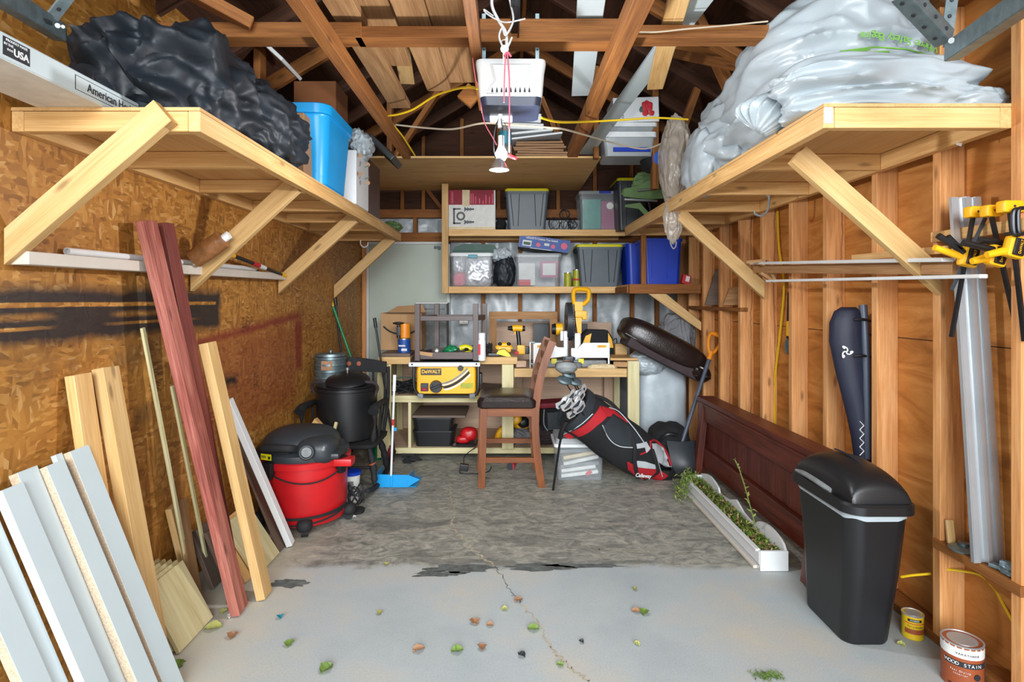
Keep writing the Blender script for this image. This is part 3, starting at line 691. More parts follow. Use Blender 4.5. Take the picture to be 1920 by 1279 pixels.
cord('white_cable', [P(742, 234, 3.9), P(800, 240, 3.8), P(850, 242, 3.6), P(905, 231, 3.3), P(960, 234, 3.2), P(1035, 240, 3.2), P(1060, 243, 3.3), P(1100, 254, 3.6), P(1150, 268, 4.0), P(1210, 279, 4.2), P(1255, 262, 4.25)], .006, 'whitecord', 'long white cable sagging across the ceiling behind the bulb')
cord('white_cable', [P(1182, 60, 2.49), P(1230, 60, 2.49), P(1290, 54, 2.48), P(1370, 47, 2.47), P(1440, 40, 2.46)], .0035, 'whitecord', 'thin white cable along the top of the right joist')
cord('pink_wire', [P(886, 108, 2.5), P(892, 150, 2.5), P(898, 165, 2.5), P(907, 225, 2.5), P(925, 260, 2.52), P(931, 272, 2.53)], .002, 'pinkcord', 'thin pink wire running down the left side of the opener', 'wire')
# galvanised door tracks near the top corners
def angle(bm, a, b, s=.045, th=.003, up=(0, 0, 1), holes=True):
    m = frame(a, b, up); L = (V(b)-V(a)).length
    bx(bm, m @ V((0, 0, s/2)), (L, th, s), m.to_3x3()); bx(bm, m @ V((0, s/2, 0)), (L, s, th), m.to_3x3())
    if holes:
        n = int(L/.045)
        for k in range(n):
            for q in ((.0, -th, s*.5), (.0, s*.55, -th)):
                p = m @ V((-L/2+.02+k*L/n, q[1], q[2])); d = (m.to_3x3() @ V((0, 1, 0) if q[2] > 0 else (0, 0, 1)))*.0012
                cyl(bm, p-d, p+d, .006, seg=8, mi=1)
    return bm
g = thing('door_track', 'galvanised door track with perforated hanger, top right corner by the white bags', 'door track', P(1780, 95, 1.62))
bm = BM(); a, b = P(1772, 98, 1.72), P(1930, -14, 1.3)
m = frame(a, b); L = (a-b).length
bx(bm, m @ V((0, 0, 0)), (L, .004, .05), m.to_3x3()); bx(bm, m @ V((0, .018, .025)), (L, .036, .004), m.to_3x3()); bx(bm, m @ V((0, .018, -.025)), (L, .036, .004), m.to_3x3()); obj('track', bm, 'galv', g)
obj('hanger_angle', angle(BM(), P(1700, -10, 1.62), P(1782, 78, 1.7), .042), ['galv', 'stripe'], g)
obj('hanger_angle', angle(BM(), P(1797, -10, 1.74), P(1785, 80, 1.74), .035), ['galv', 'stripe'], g)
bm = BM(); cyl(bm, P(1784, 76, 1.66), P(1784, 76, 1.7), .008); obj('bolt', bm, 'steel', g)
g = thing('door_track', 'galvanised door track with perforated hanger, top left corner above the black tarp', 'door track', P(80, 45, 1.75))
bm = BM(); a, b = P(124, 62, 1.85), P(-30, -38, 1.4); m = frame(a, b); L = (a-b).length
bx(bm, m @ V((0, 0, 0)), (L, .004, .05), m.to_3x3()); bx(bm, m @ V((0, -.018, .025)), (L, .036, .004), m.to_3x3()); bx(bm, m @ V((0, -.018, -.025)), (L, .036, .004), m.to_3x3()); obj('track', bm, 'galv', g)
obj('hanger_angle', angle(BM(), P(148, -12, 1.78), P(108, 40, 1.78), .042), ['galv', 'stripe'], g)
bm = BM(); cyl(bm, P(108, 48, 1.72), P(112, 49, 1.76), .007); cyl(bm, P(118, 50, 1.72), P(122, 51, 1.76), .005); obj('bolt', bm, 'steel', g)
# =====================  LEFT SHELF  =====================
def wprism(name, poly, y0, y1, p0, p1, mat, parent=None):
    """XZ outline extruded along Y, grain running p0->p1"""
    m = frame(p0, p1, (0, 1, 0)); mi_ = m.inverted(); bm = BM()
    a = [bm.verts.new(mi_ @ V((x, y0, z))) for x, z in poly]; b = [bm.verts.new(mi_ @ V((x, y1, z))) for x, z in poly]; n = len(a)
    for i in range(n): j = (i+1) % n; bm.faces.new((a[i], a[j], b[j], b[i]))
    bm.faces.new(a); bm.faces.new(b)
    bmesh.ops.bevel(bm, geom=list(bm.edges), offset=.0015, segments=1, affect='EDGES')
    return obj(name, bm, mat, parent, m)
def strut(y, xw, zb, xt, zt, parent, mat='paleX', half=.043, th=.038, cut='sq'):
    p0, p1 = V((xw, 0, zb)), V((xt, 0, zt)); d = (p1-p0).normalized(); nrm = V((-d.z, 0, d.x))
    if nrm.z < 0: nrm = -nrm
    k = half/abs(d.x)   # vertical cut at the wall
    a = (xw, zb-k); b = (xw, zb+k); c = p1+nrm*half; e = p1-nrm*half
    if cut == 'h': ex = (zt+.0-e.z)/d.z if d.z else 0; cx = (zt-c.z)/d.z; c = c+d*cx; e = e+d*ex
    return wprism('brace', [a, b, (c.x, c.z), (e.x, e.z)], y, y+th, (xw, y, zb), (xt, y, zt), mat, parent)
sl = thing('wall_shelf', 'long pine storage shelf braced off the strand board left wall', 'shelf', (-1.28, 3.6, 1.935))
XO = -.978; y0, y1 = 1.848, 5.33
plank('outer_rail', (XO-.019, y0, 1.9675), (XO-.019, y1, 1.9675), .038, .065, 'pineX', sl)
plank('wall_rail', (LW+.021, y0, 1.9675), (LW+.021, y1, 1.9675), .038, .065, 'pineX', sl)
for y in (y0+.0185, 2.37, 2.92, 3.53, 4.05, 4.52, 5.30): plank('crossbar', (LW+.041, y, 1.9675), (XO-.039, y, 1.9675), .037, .064, 'pineX', sl)
bm = BM(); bx(bm, (0, 0, 0), (y1-y0, XO-LW-.002, .011)); obj('deck', bm, 'plyX', sl, TR((XO+LW)/2, (y0+y1)/2, 2.0065) @ RZ(PI/2))
strut(y0-.04, LW+.012, 1.565, -1.075, 1.99, sl, cut='sq')
strut(2.87, LW+.012, 1.50, -1.06, 1.97, sl); strut(3.97, LW+.012, 1.50, -1.055, 1.965, sl); strut(5.24, LW+.012, 1.47, -1.045, 1.96, sl)
bm = BM(); tube(bm, [(-1.33, 5.26, 1.94), (-1.33, 5.26, 1.90), (-1.30, 5.26, 1.875), (-1.27, 5.26, 1.89), (-1.265, 5.26, 1.92)], .006, 8); obj('hook', bm, 'white', sl)
for a in ((60, 193), (130, 194)): obj('black_tab', bx(BM(), P(a[0]+10, a[1], 1.845), (.04, .004, .006)), 'stripe', sl)

# flooring carton projecting over the shelf end
g = thing('flooring_carton', 'long white flooring carton printed in black, jutting over the near end of the left shelf', 'carton', (-1.39, 2.2, 2.013))
bm = BM(); b3(bm, -1.50, -1.284, 1.2, 2.95, 2.0135, 2.083, .004)
obj('carton', bm, 'melamine', g)
bm = BM(); b3(bm, -1.498, -1.286, 1.22, 2.94, 2.0125, 2.0137, 0); obj('carton_underside', bm, 'paper', g)
tm = Matrix.Translation(V((-1.2835, 1.70, 2.045))) @ Matrix.Rotation(PI/2, 4, 'Z') @ Matrix.Rotation(PI/2, 4, 'X')
def xt(y, z): return Matrix.Translation(V((-1.2832, y, z))) @ Matrix.Rotation(PI/2, 4, 'Z') @ Matrix.Rotation(PI/2, 4, 'X')
bm = BM(); b3(bm, -1.2842, -1.2836, 1.478, 1.562, 2.025, 2.073, 0); obj('black_label', bm, 'stripe', g)
text('PROUDLY MADE', .009, 'white', g, xt(1.52, 2.066)); text('IN THE', .009, 'white', g, xt(1.495, 2.055)); text('USA', .026, 'white', g, xt(1.534, 2.042), bold=.0006); text('***', .014, 'white', g, xt(1.499, 2.040))
text('American Heritage', .036, 'stripe', g, xt(1.905, 2.047), sx=.95)
bm = BM()
for a in ((1.725, 2.085, 2.068, 2.0695), (1.725, 2.085, 2.026, 2.0275), (1.725, 1.7275, 2.026, 2.0695), (2.0825, 2.085, 2.026, 2.0695)): b3(bm, -1.2842, -1.2834, a[0], a[1], a[2], a[3], 0)
obj('label_frame', bm, 'stripe', g)

# black tarp
bm = BM()
heap(bm, (-1.29, 2.40, 2.20), (.245, .38, .235), 14, .29, 1.9, .8, 6, 2.7, floor=2.014, xlim=(-1.575, 9))
o_t = T1(obj('tarp', bm, 'tarp', ang=60), 'crumpled black tarp heaped on the near end of the left shelf', 'tarp')
bm = BM(); heap(bm, (-1.13, 2.62, 2.15), (.165, .27, .17), 19, .27, 1.9, .8, 6, 2.4, floor=2.014); obj('tarp_fold', bm, 'tarp', o_t, ang=60)
bm = BM(); heap(bm, (-1.36, 2.13, 2.19), (.18, .14, .13), 5, .3, 1.5, .8, 5, 2.4, floor=2.086, xlim=(-1.575, 9)); obj('tarp_fold', bm, 'tarp', o_t, ang=60)
# boxes beyond the tarp
o = T1(box('cardboard_box', -1.3, -1.045, 2.98, 3.12, 2.0135, 2.36, 'card2'), 'printed brown cardboard box wedged between the tarp and the blue bin', 'box')
bm = BM(); heap(bm, P(545, 245, 2.978), (.035, .0015, .06), 3, .35, 5, sub=3); obj('grape_print', bm, 'stripe', o)
text('POOM', .05, 'stripe', o, facing(P(541, 222, 2.978)), sx=.8)
g = thing('plastic_bin', 'bright blue plastic bin standing on the left shelf', 'bin', (-1.14, 3.36, 2.0135))
bm = BM(); T = TR(-1.13, 3.32, 2.0135)
def rr(w_, d, z, r): return [(x, y, z) for x, y in rrect(w_, d, r, 7)]
loft(bm, [rr(.28, .40, 0, .05), rr(.30, .42, .02, .06), rr(.345, .50, .36, .07), rr(.35, .51, .37, .07), rr(.375, .54, .372, .08), rr(.38, .545, .42, .08), rr(.37, .535, .425, .08), rr(.34, .50, .42, .07), rr(.30, .42, .01, .06)], Mx=T); obj('body', bm, 'cyan', g)
o = T1(box('cardboard_box', -1.37, -1.10, 3.72, 4.0, 2.0135, 2.80, 'carddark'), 'tall dark brown cardboard box behind the bright blue bin', 'box')
g = thing('produce_box', 'white fruit box with green print past the blue bin on the left shelf', 'box', (-1.08, 3.88, 2.0135))
box('box_body', -1.08, -.97, 3.72, 4.05, 2.0135, 2.36, 'white', g, .004)
bm = BM()
for k in range(4): cyl(bm, P(676+(k % 2)*14, 292+k*17, 3.717), P(676+(k % 2)*14, 292+k*17, 3.7195), .013)
obj('fruit_print', bm, 'leafbrown', g)
bm = BM()
for k in range(3): bx(bm, P(688, 290+k*22, 3.718), (.03, .002, .006), RY(-.4).to_3x3())
obj('green_print', bm, 'greencover', g)
bm = BM(); heap(bm, (-.985, 3.87, 2.43), (.075, .12, .085), 8, .35, 3, .6, 4); T1(obj('plastic_bag', bm, 'bagwhite'), 'small white plastic bag stuffed on top of the white fruit box', 'bag')
o = T1(box('cardboard_box', -1.12, -1.0, 4.2, 4.55, 2.0135, 2.42, 'espresso'), 'dark grey-brown box standing behind the fruit box', 'box')
bm = BM(); bx(bm, P(722, 285, 4.3), (.24, .3, .05), RY(.75).to_3x3(), .01); T1(obj('folded_case', bm, 'black'), 'flat black case leaning off the left shelf beyond the fruit box', 'case')
bm = BM(); bx(bm, P(527, 112, 3.3), (.17, .3, .02), RY(.75).to_3x3(), .003); T1(obj('gray_sheet', bm, 'whitepaint'), 'greyish white panel tilted in the rafters above the tarp', 'panel')
bm = BM(); heap(bm, (-1.02, 5.15, 2.05), (.07, .12, .035), 4, .4, 4, .6, 4, floor=2.0135); T1(obj('rag', bm, 'olive'), 'dark crumpled rag at the far end of the left shelf', 'rag')
# trim board and pipe resting on the braces
g = thing('trim_board', 'long off-white trim board lying along the left wall on the shelf braces', 'board', (-1.51, 2.8, 1.52))
bm = BM(); bx(bm, (0, 0, 0), (2.12, .07, .042), None, .002); m = frame((-1.543, 1.85, 1.532), (-1.543, 3.93, 1.555)); obj('board', bm, 'offwhite', g, m)
bm = BM(); bx(bm, (-1.543, 1.848, 1.532), (.04, .002, .028)); obj('price_sticker', bm, 'paper', g)
bm = BM(); m = frame((-1.555, 2.05, 1.571), (-1.555, 3.58, 1.589)); R_ = [[(q, r*math.cos(2*PI*k/20), r*math.sin(2*PI*k/20)) for k in range(20)] for q, r in ((-.75, .010), (-.765, .010), (-.765, .013), (.765, .013))]
loft(bm, R_); T1(obj('pvc_pipe', bm, 'white', Mx=m), 'white plastic pipe lying on the off-white trim board', 'pipe')
bm = BM(); a, b = P(362, 488, 2.80), P(420, 447, 2.80); m = frame(a, b); L = (a-b).length
loft(bm, [[(q*L, r*(1+.08*math.sin(k*1.7+q*9))*math.cos(2*PI*k/16), r*math.sin(2*PI*k/16)) for k in range(16)] for q, r in ((-.5, .02), (-.46, .045), (0, .048), (.46, .045), (.5, .03))]); g = T1(obj('wrapped_log', bm, 'brownwrap', Mx=m), 'brown bottle-shaped bundle in clear wrap resting on the second left brace', 'bundle')
bm = BM(); cyl(bm, b+V((.0, 0, .0)), b+(b-a).normalized()*.03, .02); obj('white_cap', bm, 'white', g)
g = thing('extension_pole', 'black telescopic pole with yellow rings lying past the second left brace', 'pole', P(480, 497, 3.5))
a, b = P(418, 472, 3.05), P(534, 517, 3.94)
def lp(t): return a.lerp(b, t)
obj('pole', cyl(BM(), a, b, .011), 'black', g)
for t0, t1, mt in ((.10, .14, 'yellow'), (.42, .52, 'redink'), (.52, .62, 'white'), (.93, 1.0, 'yellow')): obj('grip_band', cyl(BM(), lp(t0), lp(t1), .0135), mt, g)

# =====================  TIMBER LEANING ON THE LEFT WALL  =====================
def lean(name, p0, p1, th, wd, mat, label, cat='board', group=None):
    """p0 floor point, p1 top; th = thickness off the wall, wd = width along the wall"""
    p0, p1 = V(p0), V(p1); d = (p1-p0).normalized(); nx = V((0, 1, 0)).cross(d); # lift so the lower corner touches the floor
    p0 = p0+V((0, 0, abs(nx.z)*th/2+abs(d.y)*wd/2+.001))
    return T1(plank(name, p0, p1, th, wd, mat, up=(0, 1, 0)), label, cat, group)
lean('timber', (-1.20, 2.60, 0), (-1.50, 2.41, 1.725), .042, .088, 'redstain', 'red-stained board leaning on the left wall, nearer of the two')
lean('timber', (-1.27, 2.71, 0), (-1.51, 2.555, 1.735), .04, .088, 'redstain_dark', 'darker red-stained board leaning just behind the other red one')
lean('timber', (-1.145, 2.735, 0), (-1.395, 2.70, 1.20), .042, .085, 'paleX', 'pale pine two-by-four leaning against the red-stained boards', 'timber')
lean('timber', (-1.40, 2.115, 0), (-1.552, 2.10, 1.13), .035, .09, 'pineX', 'pinkish pine timber leaning behind the pale one by the white boards', 'timber')
lean('timber', (-1.315, 2.19, 0), (-1.54, 2.225, 1.14), .045, .092, 'paleX', 'thick pale timber with a dark knot leaning beside the white boards', 'timber')
lean('stick', (-1.47, 2.72, 0), (-1.555, 2.475, 1.28), .012, .022, 'treatX', 'long thin wooden strip leaning on the left wall', 'strip')
lean('stick', (-1.46, 2.86, 0), (-1.56, 2.70, 1.0), .012, .02, 'treatX', 'short thin wooden strip half hidden behind the red boards', 'strip')
def melboard(ya, yb, xb, xt_, z, th, label, edge='chip'):
    p0 = V((xb, (ya+yb)/2+.02, .002+th*.3)); p1 = V((xt_, (ya+yb)/2, z)); m = frame(p0, p1, (0, 1, 0)); L = (p1-p0).length
    bm = BM(); bx(bm, (0, 0, 0), (L, th, yb-ya), None, .0008)
    bm.normal_update()
    for f in bm.faces: f.material_index = 0 if abs(f.normal.y) > .7 else 1
    T1(obj('melamine_board', bm, ['melamine', edge], Mx=m), label, 'board', 'white melamine boards leaning at the left')
melboard(1.99, 2.08, -1.185, -1.515, .875, .034, 'white melamine board with chipboard edge, furthest right of the leaning white stack')
melboard(1.955, 1.985, -1.215, -1.53, .875, .018, 'narrow sliver of white board sunk between the two chipboard-edged ones', 'melamine')
melboard(1.872, 1.95, -1.175, -1.51, .855, .05, 'white board with the widest chipboard edge in the leaning stack')
melboard(1.79, 1.868, -1.195, -1.525, .862, .03, 'white board with a thin brown edge left of the widest chipboard edge')
melboard(1.708, 1.785, -1.165, -1.50, .835, .028, 'white board with a bright white edge at the front of the leaning stack', 'white')
melboard(1.64, 1.70, -1.20, -1.54, .86, .02, 'set-back white board whose top shows at the far left of the stack', 'melamine')
melboard(1.56, 1.636, -1.18, -1.51, .80, .03, 'leftmost white board of the stack, cut off by the picture edge')
def slab(p, q, y0_, y1_, th, mat, label, cat='board', group=None):
    """short board: p=(x,z) foot, q=(x,z) top, spanning y0..y1"""
    m = frame((p[0], (y0_+y1_)/2, p[1]), (q[0], (y0_+y1_)/2, q[1]), (0, 1, 0)); L = math.hypot(p[0]-q[0], p[1]-q[1])
    bm = BM(); bx(bm, (0, 0, 0), (L, th, y1_-y0_), None, .0015); return T1(obj('board_offcut', bm, mat, Mx=m), label, cat, group)
names = ['front board of the short pine offcuts stacked by the thick pale timber', 'second short pine offcut back in the stack by the pale timber', 'third short pine offcut in the stack by the pale timber', 'fourth short pine offcut, next to the rearmost of the stack', 'rearmost short pine offcut against the left wall']
for k in range(5): slab((-1.298-k*.03, .005), (-1.432-k*.024, .255+k*.004), 2.29+k*.002, 2.55-k*.004, .017, 'treatX', names[k], 'offcut', 'pine offcuts stacked at the left wall')
lean('board_offcut', (-1.49, 2.76, 0), (-1.555, 2.70, .445), .03, .085, 'paleX', 'upright pinkish pine offcut behind the pine stack', 'offcut')
lean('board_offcut', (-1.44, 2.70, 0), (-1.52, 2.70, .47), .014, .07, 'plankX', 'thin grey-brown offcut standing beside the pinkish pine one', 'offcut')
slab((-1.425, .004), (-1.53, .272), 2.80, 3.0, .022, 'grayboard', 'dark grey offcut leaning on the wall behind the white-edged one', 'offcut')
slab((-1.345, .004), (-1.46, .275), 2.80, 2.95, .018, 'darkboard', 'small grey offcut with a pale front edge', 'offcut')
slab((-1.262, .004), (-1.43, .265), 2.92, 3.2, .018, 'treatX', 'knotty pine offcut leaning under the white plank', 'offcut')
slab((-1.292, .004), (-1.455, .27), 2.86, 3.12, .016, 'pineX', 'yellow pine offcut tucked behind the knotty one', 'offcut')
slab((-1.262, .004), (-1.515, .62), 3.21, 3.36, .012, 'darkboard', 'tall dark brown board under the narrow white plank')
lean('white_plank', (-1.232, 3.30, 0), (-1.50, 3.12, .862), .034, .05, 'white', 'narrow white plank leaning over the dark brown board', 'plank')

# =====================  SHOP VACUUM  =====================
vx, vy = -1.285, 3.69
g = thing('shop_vacuum', 'red and black wet-dry shop vacuum on the floor by the left wall', 'vacuum cleaner', (vx, vy, 0))
bm = BM(); lathe(bm, [(.215, .035), (.245, .045), (.252, .07), (.262, .37), (.262, .385), (.278, .39), (.280, .425), (.27, .43)], (vx, vy, 0), 48)
b3(bm, vx+.17, vx+.335, vy-.16, vy-.06, .385, .43, .01); obj('drum', bm, 'red', g)
bm = BM(); lathe(bm, [(.268, .428), (.272, .44), (.268, .468), (.25, .48), (.235, .485)], (vx, vy, 0), 48, sx=1.0)
heap(bm, (vx-.02, vy, .47), (.235, .2, .135), 3, .02, 2, .1, 5, 2.6)
heap(bm, (vx+.12, vy-.12, .48), (.12, .12, .085), 6, .02, 2, .1, 4, 2.8); b3(bm, vx+.12, vx+.27, vy-.2, vy-.05, .44, .475, .015); obj('motor_head', bm, 'charcoal', g)
bm = BM(); tube(bm, [(vx-.22, vy-.17, .49), (vx-.16, vy-.24, .515), (vx-.02, vy-.255, .52), (vx+.02, vy-.2, .50)], .022, 10, flat=.7); bx(bm, (vx-.11, vy-.21, .48), (.2, .03, .06), RZ(-.2).to_3x3(), .01); obj('carry_handle', bm, 'blackmatte', g)
pc = V((vx+.095, vy-.255, .50)); bm = BM(); d = V((.35, -1, .1)).normalized(); lathe(bm, [(.03, 0), (.045, 0), (.048, .02), (.04, .03), (.034, .03), (.030, .005)], (0, 0, 0), 28, Mx=TR(*(pc-d*.005)) @ V((0, 0, 1)).rotation_difference(d).to_matrix().to_4x4()); h_ = obj('hose_port', bm, 'charcoal', g)
bm = BM(); cyl(bm, pc+d*.012, pc+d*.016, .03); obj('port_inside', bm, 'dust', h_)
bm = BM(); bx(bm, (vx-.135, vy-.275, .475), (.075, .003, .035), RZ(-.35).to_3x3()); l_ = obj('warning_label', bm, 'yellid', g)
bm = BM(); bx(bm, (vx-.15, vy-.2725, .48), (.035, .002, .004), RZ(-.35).to_3x3()); bx(bm, (vx-.15, vy-.2725, .472), (.03, .002, .003), RZ(-.35).to_3x3()); bx(bm, (vx-.113, vy-.284, .472), (.016, .002, .016), RZ(-.35).to_3x3()); obj('label_print', bm, 'stripe', l_)
bm = BM(); bx(bm, (vx+.17, vy-.22, .51), (.05, .02, .03), RX(-.5).to_3x3(), .005); obj('switch_plate', bm, 'dust', g)
for ang_ in (-2.05, -.4, 1.4):
    c_ = V((vx+.285*math.cos(ang_), vy+.285*math.sin(ang_), .40)); bm = BM(); bx(bm, c_, (.04, .075, .08), RZ(ang_).to_3x3(), .01); bx(bm, c_+V((0, 0, -.05)), (.03, .05, .03), RZ(ang_).to_3x3(), .008); obj('latch', bm, 'black', g)
for ang_ in (-1.25, .1, 2.2, -2.6):
    c_ = V((vx+.27*math.cos(ang_), vy+.27*math.sin(ang_), 0)); bm = BM(); dd = V((-math.sin(ang_), math.cos(ang_), 0))
    cyl(bm, c_+V((0, 0, .032))-dd*.02, c_+V((0, 0, .032))+dd*.02, .032, seg=20); heap(bm, c_+V((0, 0, .065)), (.045, .045, .038), 2, .03, 2, .1, 3); obj('caster', bm, 'blackmatte', g)
bm = BM()
def ringpts(r, z, a0, a1, n=14, sag=0): return [(vx+r*math.cos(a0+(a1-a0)*k/n), vy+r*math.sin(a0+(a1-a0)*k/n), z-sag*math.sin(PI*k/n)) for k in range(n+1)]
tube(bm, ringpts(.27, .36, -2.0, -.35, sag=.05), .005, 6); tube(bm, ringpts(.268, .125, -2.9, -.1, sag=.02), .006, 6); tube(bm, ringpts(.268, .11, -2.9, -.1, sag=.01), .006, 6); tube(bm, ringpts(.268, .10, -2.7, -.3, sag=.035), .006, 6); obj('power_cord', bm, 'blackmatte', g)
bm = BM(); tube(bm, [(vx-.06, vy+.2, .46), (vx-.17, vy+.17, .50), (vx-.235, vy+.02, .47), (vx-.25, vy-.12, .45)], .032, 14); obj('hose', bm, 'blackmatte', g)
bm = BM(); c_ = V((-1.0, 3.83, 0))
tube(bm, [c_+V((.05*math.cos(a), .03*math.sin(a), .06+.045*math.sin(a*2.3)+.004*a)) for a in [k*.5 for k in range(50)]], .006, 6, smooth=False); lathe(bm, [(.001, 0), (.055, .002), (.06, .02), (.03, .03)], c_); T1(obj('coiled_cord', bm, 'blackmatte'), 'black cord coiled on the floor right of the red vacuum', 'cord')
g = thing('white_pail', 'small white pail with a blue lid behind the red vacuum', 'pail', (-1.085, 4.05, 0))
bm = BM(); lathe(bm, [(.045, 0), (.056, .19)], (-1.085, 4.05, 0)); obj('pail', bm, 'paper', g)
bm = BM(); lathe(bm, [(.061, .185), (.063, .19), (.063, .205), (.05, .21)], (-1.085, 4.05, 0)); obj('blue_lid', bm, 'blue', g)
bm = BM(); b3(bm, -1.115, -1.06, 3.991, 3.994, .05, .15, 0); obj('printed_label', bm, 'dust', g)

# =====================  ROCKING CHAIR WITH POT  =====================
g = thing('rocking_chair', 'old black rocking chair holding the black pot, left of the workbench', 'rocking chair', (-1.24, 4.45, 0))
bm = BM(); loft(bm, [[(-1.225+x, 4.44+y, z) for x, y in rrect(w_, d, .08)] for w_, d, z in ((.48, .46, .315), (.53, .50, .325), (.54, .51, .35), (.50, .47, .357))]); obj('seat', bm, 'blackmatte', g)
bm = BM(); n = 16
front = []; 
for k in range(n+1):
    t = k/n; x = -1.545+.575*t; front.append((x, 4.68+.05*math.sin(PI*t)-.03, .88-.02*abs(t-.5)*2, .055*(.62+.38*math.sin(PI*t)**.5)+(.01 if k in (0, n) else 0)))
loft(bm, [[(x, y-.012, z-h), (x, y+.014, z-h), (x, y+.014, z+h), (x, y-.012, z+h)] for x, y, z, h in front]); crest = obj('crest_rail', bm, 'blackmatte', g)
for fx in (-1.28, -1.2): obj('gold_flower', cyl(BM(), (fx, 4.684, .885), (fx, 4.69, .885), .018), 'stainbrown', crest)
for k in range(6):
    x = -1.47+k*.095; obj('spindle', tube(BM(), [(x*.9-.12, 4.64, .355), (x, 4.70, .6), (x, 4.71, .84)], .009, 8), 'blackmatte', g)
for x0_, x1_ in ((-1.46, -1.53), (-.985, -.965)): obj('back_post', tube(BM(), [(x0_, 4.62, .355), (x1_, 4.68, .6), (x1_, 4.69, .86)], .015, 10), 'blackmatte', g)
for sx_ in (-1, 1):
    cx = -1.235+sx_*.265
    bm = BM(); tube(bm, [(cx-sx_*.005, 4.66, .60), (cx, 4.45, .61), (cx, 4.25, .615), (cx, 4.19, .59)], lambda t: .017+.014*t, 12, flat=1.3); obj('armrest', bm, 'blackmatte', g)
    obj('arm_post', tube(BM(), [(cx-sx_*.02, 4.26, .355), (cx, 4.24, .48), (cx, 4.23, .60)], lambda t: .014+.007*math.sin(t*9), 10), 'blackmatte', g)
    obj('arm_post', tube(BM(), [(cx-sx_*.02, 4.46, .355), (cx, 4.46, .60)], .009, 8), 'blackmatte', g)
    for yy, y2 in ((4.27, 4.24), (4.60, 4.66)):
        bm = BM(); tube(bm, [(cx-sx_*.05, yy, .32), (cx-sx_*.015, (yy+y2)/2, .18), (cx, y2, .055)], lambda t: .016+.010*math.sin(t*PI)+.004*math.sin(t*25), 12); o_ = obj('leg', bm, 'blackmatte', g)
        if yy < 4.4: obj('gold_ring', cyl(BM(), (cx-sx_*.024, (yy+y2)/2, .205), (cx-sx_*.021, (yy+y2)/2, .195), .029), 'stainbrown', o_)
    obj('rocker', tube(BM(), [(cx, 4.0, .085), (cx, 4.2, .035), (cx, 4.45, .018), (cx, 4.75, .045), (cx, 4.95, .11)], .016, 10, flat=1.3), 'blackmatte', g)
obj('stretcher', tube(BM(), [(-1.46, 4.255, .17), (-1.01, 4.255, .17)], .011, 8, smooth=False), 'blackmatte', g)
g = thing('stock_pot', 'large black stock pot with lid sitting on the rocking chair', 'pot', (-1.225, 4.42, .358))
c_ = (-1.225, 4.42, .358); bm = BM(); lathe(bm, [(.2, 0), (.218, .01), (.224, .36), (.234, .365), (.234, .385), (.22, .39)], c_, 48); obj('pot_body', bm, 'black', g)
bm = BM(); lathe(bm, [(.218, .388), (.22, .40), (.15, .415), (.02, .418)], c_, 40); obj('steamer_plate', bm, 'darksteel', g)
bm = BM(); lathe(bm, [(.155, 0), (.165, .006), (.15, .03), (.1, .055), (.02, .07)], (0, 0, 0), 40, Mx=TR(-1.2, 4.36, .785) @ RX(.18)); l_ = obj('lid', bm, 'black', g)
bm = BM(); cyl(bm, (-1.2, 4.352, .845), (-1.2, 4.35, .875), .006); cyl(bm, (-1.2, 4.35, .875), (-1.2, 4.349, .892), .014); obj('lid_knob', bm, 'steel', l_)
for sx_ in (-1, 1): obj('handle', tube(BM(), [(-1.225+sx_*.21, 4.40, .66), (-1.225+sx_*.245, 4.38, .73), (-1.225+sx_*.225, 4.34, .78), (-1.225+sx_*.15, 4.30, .79)], .011, 8), 'purple', g)
names = ['lowest of the nested galvanised buckets behind the black pot', 'second nested galvanised bucket from the bottom', 'third nested galvanised bucket, under the top one', 'topmost nested galvanised bucket with an orange printed label']
b0 = None
for k in range(4):
    if b0 is None:
        b0 = thing('metal_bucket', names[0], 'bucket', (-1.40, 4.60, .36), 'nested galvanised buckets')
        bm = BM(); lathe(bm, [(.08, 0), (.084, .004), (.118, .42), (.124, .425), (.124, .44), (.116, .44), (.08, .01)], (-1.40, 4.60, .36), 32); obj('pail', bm, 'galv', b0)
    else: b_ = dup(b0, (-1.40, 4.60, .36+k*.05), label=names[k])
bm = BM(); bx(bm, (-1.395, 4.482, .89), (.085, .004, .07), RX(-.08).to_3x3()); l_ = obj('printed_label', bm, 'leafbrown', b_)
bm = BM(); lathe(bm, [(.12, .955), (.118, .975), (.02, .985)], (-1.40, 4.60, 0)); cyl(bm, (-1.4, 4.6, .98), (-1.4, 4.6, 1.0), .012); obj('lid', bm, 'galv', b_)
T1(plank('wood_offcut', P(622, 826, 4.12), P(631, 792, 4.17), .02, .03, 'treatX', up=(0, 1, 0)), 'short pale stick propped between the vacuum and the black pot', 'stick')
T1(wprism('wood_wedge', [(-1.42, .48), (-1.30, .48), (-1.37, .555)], 4.12, 4.18, (-1.42, 4, .48), (-1.30, 4, .48), 'pineX'), 'small reddish wood wedge behind the vacuum, beside the rocker arm', 'offcut')
